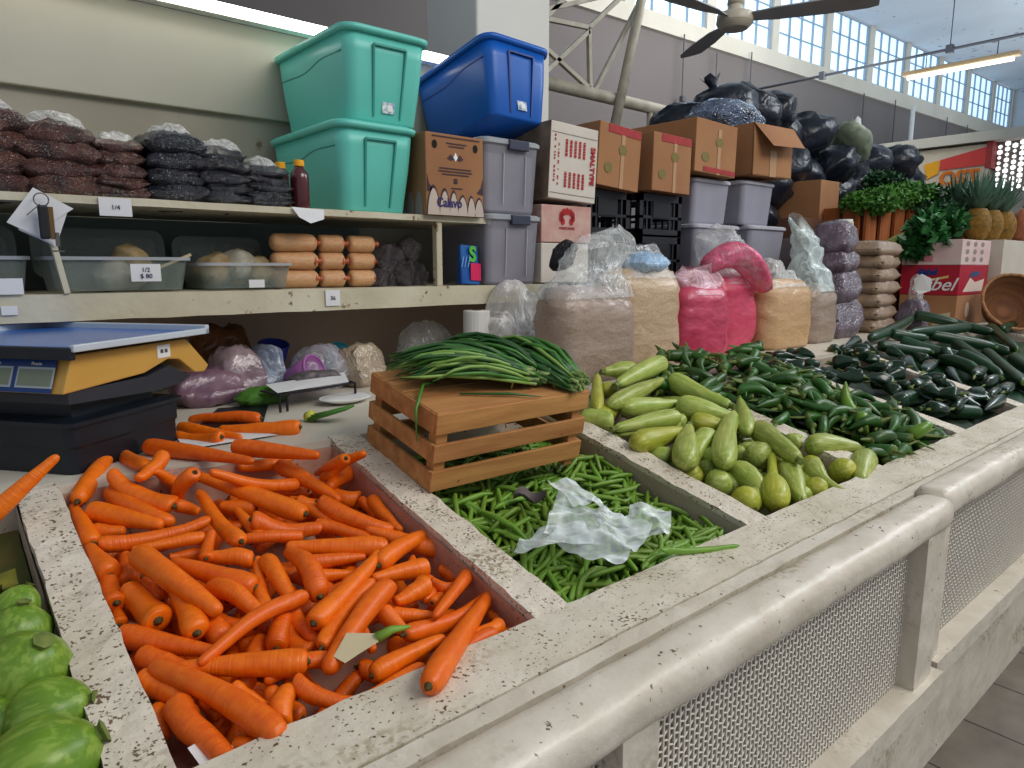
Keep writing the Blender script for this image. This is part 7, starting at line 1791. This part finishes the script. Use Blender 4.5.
for (x, z) in ((3.85,2.30),(4.25,2.46),(4.62,2.54),(4.85,2.50),(4.5,2.2),(5.0,2.46),(5.4,2.44),(4.95,2.16),(5.3,2.12),(5.75,2.22),(6.2,2.3),(6.6,2.36),(7.0,2.36),(7.4,2.28),(5.8,2.02),(6.25,2.08),(6.7,2.14),(7.15,2.12),(4.7,1.98),(5.2,1.90),(4.4,1.98),(5.65,1.82),(6.15,1.88),(6.6,1.92),(7.05,1.90),(6.4,1.74),(5.9,1.68),(4.55,1.80),(6.9,1.72)): HB.append((x, z))
for i, (x, z) in enumerate(HB):
    top = z > 2.2
    t = thing('black_bag', 'stuffed black plastic bag in the %s of the heap behind the counter' % ('upper rows' if top else 'lower rows'), 'bag', (x, 2.85+rr.uniform(-.08,.08), z-.02), (rr.uniform(-.4,.4), rr.uniform(-.4,.4), rr.uniform(0,6)), 'black bags in the upper rows' if top else 'black bags in the lower rows')
    link('bag', BM[i % 5], t)
    if i % 3 == 1: link('knot', KM, t, loc=(0,0,.12))
t = thing('pale_sack', 'pale greenish white sack with a knotted white top on the black heap', 'bag', (6.0,2.72,2.42), (0,.5,.3)); link('bag', blob(9, (.22,.14,.10), M('pale_green_film', S(164,172,150), .4, S(96,108,88), 4, .9, crinkle=.3, cscale=5)), t); link('knot', KM, t, loc=(.06,0,.09)); t.children[1].scale = (1.2,1.2,1.2); t.children[1].data = KM.copy(); t.children[1].data.materials.clear(); t.children[1].data.materials.append(m_white)
t = thing('glinting_bag', 'crinkled dark bag with white glints behind the open carton', 'bag', (3.62,2.35,2.2), (.2,.1,.5)); link('bag', blob(12, (.26,.2,.12), M('glinting_dark_film', S(40,50,72), .15, S(150,170,200), 12, .8, crinkle=1, cscale=12, coat=.8)), t)  # white glints are mixed into the dark film's colour
t = thing('stacked_pallet', 'dark wooden rack under the heap of black bags', 'rack', (5.6, 2.62, 0)); 
m_dw = M('dark_brown_wood', S(78,50,42), .8, S(54,34,32), 4, .9, stretch=(1,1,6))
for z in (1.55, 1.05, .5): MB().box(-1.9, 1.9, 0, .5, z, z+.06).obj('board', m_dw, t)
for x in (-1.88,-.95,0,.95,1.82): MB().box(x, x+.08, -.03, .0, 0, 1.62).obj('post', m_dw, t); MB().box(x, x+.08, .5, .53, 0, 1.62).obj('post', m_dw, t)
MB().box(-1.9,1.9,.48,.5,0,1.6).obj('back_panel', M('dark_back', S(48,34,36), .9), t)
t = carton('tall brown carton standing beside the lower black bags', (5.14, 2.45, 1.60), .36, .3, .44, (0,math.radians(-2),.1))
t = carton('small dark carton beside the tall brown carton', (4.78, 2.40, 1.56), .34, .3, .20, (0,0,0), M('dim_brown_carton', S(110,76,60), .9))
t = thing('support_box', 'dim carton stack under the brown cartons behind the tubs', 'box', (4.95, 2.44, 0)); MB().box(-.45,.45,0,.16,0,1.55).obj('carton', m_dw, t)
t = thing('white_cup', 'small cream jar standing behind the tall pack stack', 'jar', (4.35, 1.98, 1.60)); MB().cyl((0,0,0), .055, .10, 16).obj('jar', M('cream_jar', S(196,186,160), .5), t, smooth=True, bevel=.004); MB().cyl((0,0,.10), .05, .012, 16).obj('lid', m_white, t)
t = carton('grey carton under the small cream jar', (4.25, 1.96, 1.056), .7, .35, .535, (0,0,0), M('grey_box', S(128,118,118), .8, S(110,100,102), 5, .8))
t = carton('white carton with a red triangle behind the tall pack stack', (4.05, 1.93, 1.45), .22, .025, .19, (0,0,.1), m_wcard); MB().add([(-.09,-.002,.16),(.06,-.002,.165),(-.01,-.002,.07)], [(0,2,1)]).obj('red_triangle', m_red, t)
# ================================================================== scale on its black crate
A36 = math.radians(36.3)
t = thing('black_crate', 'black plastic crate on the ledge carrying the scale', 'crate', (.200, 1.446, 1.057), (0,0,A36))
m_bc = M('dark_teal_black_plastic', S(24,34,44), .4, S(14,20,28), 12, .8)
rg = []
for z, o_ in ((0,.0),(.045,.0),(.05,.006),(.085,.006),(.09,.012)): rg.append([(x+.14, y+.19, z) for x, y in rrect(.28+o_, .38+o_, .02, 3)])
MB().loft(rg).obj('body', m_bc, t)
MB().loft([[(x+.14, y+.19, z) for x, y in rrect(s1, s2, .02, 3)] for z, s1, s2 in ((.088,.30,.40),(.096,.30,.40),(.1,.27,.37))]).obj('rim', m_bc, t)
t = thing('weighing_scale', 'yellow and black shop scale with a blue tray on the black crate', 'scale', (.200, 1.446, 1.157), (0,0,A36))
t.scale = (1.09, 1, 1)
m_sy = M('scale_yellow', S(208,164,82), .4, S(190,146,66), 4, .6); m_sb = M('scale_charcoal', S(52,54,62), .5, S(40,42,50), 6, .7)
def prism(mb, prof, y0, y1): # prof in x-z
    n = len(prof); return mb.add([(x,y0,z) for x,z in prof]+[(x,y1,z) for x,z in prof], [tuple(range(n)), tuple(reversed(range(n, 2*n)))]+[(i, i+n, (i+1) % n+n, (i+1) % n) for i in range(n)])
prism(MB(), [(.03,0),(.22,0),(.22,.03),(.03,.03)], .03, .34).obj('foot', m_bc, t)
prism(MB(), [(.0,.03),(.0,.052),(.18,.052),(.24,.066),(.285,.04),(.30,.034),(.27,.022),(.20,.018)], 0, .38).obj('base', m_sb, t)
prism(MB(), [(-.012,.050),(.012,.118),(.24,.118),(.29,.118),(.355,.050),(.34,.036),(.31,.040),(.265,.076),(.235,.080),(.17,.060)], -.004, .385).obj('housing', m_sy, t, bevel=.003)
a_ = math.atan2(.068, .024)
t2 = MB().box(0, .3, -.002, .0, 0, .062).obj('display_panel', M('display_blue', S(28,66,130), .4), t, loc=(-.0135,.32,.052), rot=(0,0,-math.pi/2))
t2.rotation_euler = Euler((math.radians(-19), 0, -math.pi/2), 'XYZ')
for x0 in (.045,.135,.225):
    MB().box(x0, x0+.072, -.0035, -.002, .012, .042).obj('screen', M('lcd_grey', S(130,140,120), .3) if 'lcd_grey' not in bpy.data.materials else bpy.data.materials['lcd_grey'], t2)
    MB().box(x0-.004, x0+.076, -.003, -.002, .008, .046).obj('screen_frame', M('lcd_frame', S(176,184,190), .4) if 'lcd_frame' not in bpy.data.materials else bpy.data.materials['lcd_frame'], t2)
    lettering('Precio' if x0 > .1 else 'Total Price', .009, m_white, t2, (x0+.036, -.004, .052), FRONT)
MB().box(.205,.24,-.0055,-.004,.085,.112).obj('white_sticker', m_white, t); lettering('III III', .011, m_black, t, (.2225,-.006,.0985), FRONT)
MB().box(.02,.27,.03,.36,.118,.126).obj('tray_mount', M('brown_mount', S(104,74,50), .6), t)
m_tr = M('tray_blue', S(44,104,190), .2, S(60,120,200), 2, .5); m_te = M('tray_edge_pale', S(196,206,214), .3)
MB().box(-.005,.315,-.03,.40,.126,.134).obj('tray', m_tr, t, bevel=.003)
b = MB(); b.box(-.012,.325,-.036,-.026,.126,.139).box(.313,.325,-.036,.41,.126,.146); b.obj('tray_edge', m_te, t, bevel=.002)
MB().box(-.015,.325,.40,.41,.126,.146).obj('tray_edge', m_te, t, bevel=.002); MB().box(-.016,-.004,-.03,.41,.112,.134).obj('tray_shadow_edge', m_black, t, bevel=.002)
# ---- clutter at the back of the ledge, under the shelf
def clutter(label, x, y, w_, d_, h_, mat, seed, cat='bag', name='loose_bag', amp=.025, rot=0):
    t = thing(name, label, cat, (x, y, 1.056+h_/2*.95), (0,0,rot)); pillow('bag', w_, d_, h_, seed, mat, amp, t, 16, .45); return t
clutter('brown and orange bag of spice leaning at the wall right of the scale', .72, 2.22, .19, .12, .19, M('brown_orange_bag', S(130,76,34), .4, S(84,50,30), 8, .9, crinkle=.5, cscale=9, coat=.5), 601)
clutter('purplish onions in a clear bag right of the scale', .60, 2.0, .18, .14, .09, M('purple_onion_bag', S(96,62,86), .3, S(150,120,130), 12, .9, bump=.8, bscale=22, coat=.6), 602)
clutter('silvery pink crumpled bag standing behind the purple onions', .70, 2.02, .14, .12, .14, M('silvery_bag', S(170,150,156), .25, S(110,86,96), 12, .9, bump=.9, bscale=20, coat=.7), 603)
clutter('bluish clear bag between the silvery bag and the purple cup', .80, 2.06, .09, .1, .14, film('bluish_film', (.5,.58,.72), .7, .2, 10), 604)
clutter('grey clear bag lying before the purple cup', .96, 2.03, .17, .12, .12, film('greyish_film', (.62,.60,.68), .6, .2, 12), 605)
clutter('cream coloured bag of rice at the back of the ledge', 1.08, 2.0, .15, .12, .12, M('cream_rice_bag', S(196,180,156), .4, S(160,140,120), 20, .9, crinkle=.6, cscale=12, coat=.6), 606, rot=.3)
clutter('hazy clear bag standing behind the spring onions', 1.38, 2.08, .20, .1, .17, m_film2, 607)
t = thing('green_cabbage_leaves', 'bright green leaves lying before the silvery bag', 'leaves', (.72,1.90,1.075), (0,0,.2)); pillow('leaves', .14, .08, .035, 608, M('green_leaf_pile', S(86,136,44), .5, S(50,96,30), 30, .9), .014, t, 12)
def cup(label, x, y, r, h_, mat, rot):
    t = thing('plastic_cup', label, 'cup', (x, y, 1.057+r*.9), rot); MB().loft([[(q*math.cos(.2618*j), q*math.sin(.2618*j), z) for j in range(24)] for q, z in ((r*.7,0),(r,h_),(r*.95,h_),(r*.66,.006))]).obj('cup', mat, t, smooth=True); MB().tube([(r*math.cos(.2618*j), r*math.sin(.2618*j), h_) for j in range(25)], .003, 6).obj('lip', mat, t)
cup('lilac plastic cup lying among the bags', .86, 2.02, .045, .09, M('lilac_plastic', S(176,110,176), .4), (1.2,.2,.4)); cup('dark blue plastic cup above the lilac one', .85, 2.15, .045, .10, M('deep_blue_plastic', S(30,46,140), .4), (.3,0,0))
cup('teal plastic cup half covered by a clear bag', 1.03, 2.12, .045, .09, M('teal_cup', S(50,150,170), .4), (.9,0,.2))
t = thing('metal_stand', 'small black wire stand with white sheets on the ledge', 'stand', (.78,1.80,1.057), (0,0,.1)); b = MB(); m_bm = M('black_wire', S(24,26,34), .4)
for p, q in (((-.08,-.05,0),(-.08,-.05,.045)),((-.06,-.05,0),(-.06,-.05,.04)),((-.08,-.05,.045),(.17,-.02,.045)),((.17,-.02,.045),(.17,.06,.045)),((-.08,-.05,.045),(-.08,.05,.045)),((.17,-.02,0),(.17,-.02,.045))): b.bar(p, q, .005)
b.obj('wire_frame', m_bm, t); MB().add([(-.08,-.04,.05),(.15,-.02,.05),(.20,.08,.062),(-.05,.08,.055)], [(0,1,2,3)]).obj('sheet', m_paper, t)
t = thing('white_plate', 'white dish lying below the wire stand', 'dish', (.90,1.76,1.058), (0,0,.1)); MB().loft([[(1.4*q*math.cos(.2618*j), q*math.sin(.2618*j), z) for j in range(24)] for q, z in ((.03,0),(.055,.012),(.053,.014),(.028,.004))]).obj('dish', m_white, t, smooth=True); MB().tube([(1.4*.054*math.cos(.2618*j), .054*math.sin(.2618*j), .0135) for j in range(25)], .0015, 5).obj('edge', m_white, t)
o = pillow('dark_speckled_bag', .15, .07, .03, 620, M('speckled_black_bag', S(60,56,58), .5, S(120,110,110), 60, 1), .008); o.location = (.88,1.90,1.115); tag(o, 'dark speckled pouch lying on the wire stand', 'pouch')
t = thing('green_stalks', 'cut green leaf stalks with a yellow end beside the wire stand', 'vegetable', (.725,1.60,1.058), (0,0,-.9))
b = MB()
for i in range(5): b.tube([(0,.008*i-.016,.004+.004*(i % 2)),(.05,.009*i-.018,.02),(.10,.012*i-.02,.035)], [.006,.006,.004], 6)
b.obj('stalk', m_on[1], t, smooth=True); MB().tube([(-.015,0,.006),(.005,0,.01)], [.012,.016], 8).obj('yellow_end', M('yellow_green_end', S(200,200,80), .5), t, smooth=True)
tag(MB().tube([(.66,1.90,1.075),(.74,1.83,1.10),(.84,1.83,1.105)], .004, 6).obj('onion_leaf_strand', m_on[1], smooth=True), 'thin green leaf strand lying across the wire stand', 'leaf')
tag(MB().add([(.48,1.69,1.0585),(.62,1.64,1.0585),(.72,1.86,1.0585),(.60,1.90,1.0585)], [(0,1,2,3)]).obj('black_folder', m_black), 'flat black folder under the four carrots on the ledge', 'folder')
tag(MB().add([(.40,1.50,1.0592),(.60,1.50,1.0592),(.55,1.60,1.0592),(.42,1.62,1.0592)], [(0,1,2,3)]).obj('ledge_paper', m_paper), 'flat white paper under the carrots on the ledge', 'paper')
b = MB().add([(.325,1.385,1.02),(.39,1.385,1.02),(.395,1.385,1.052),(.33,1.385,1.055)], [(0,1,2,3)]).obj('pasted_label', M('pinkish_label', S(206,176,160), .8, S(150,120,110), 60, .9)); tag(b, 'worn pinkish label pasted on the back wall of the carrot bin', 'label')
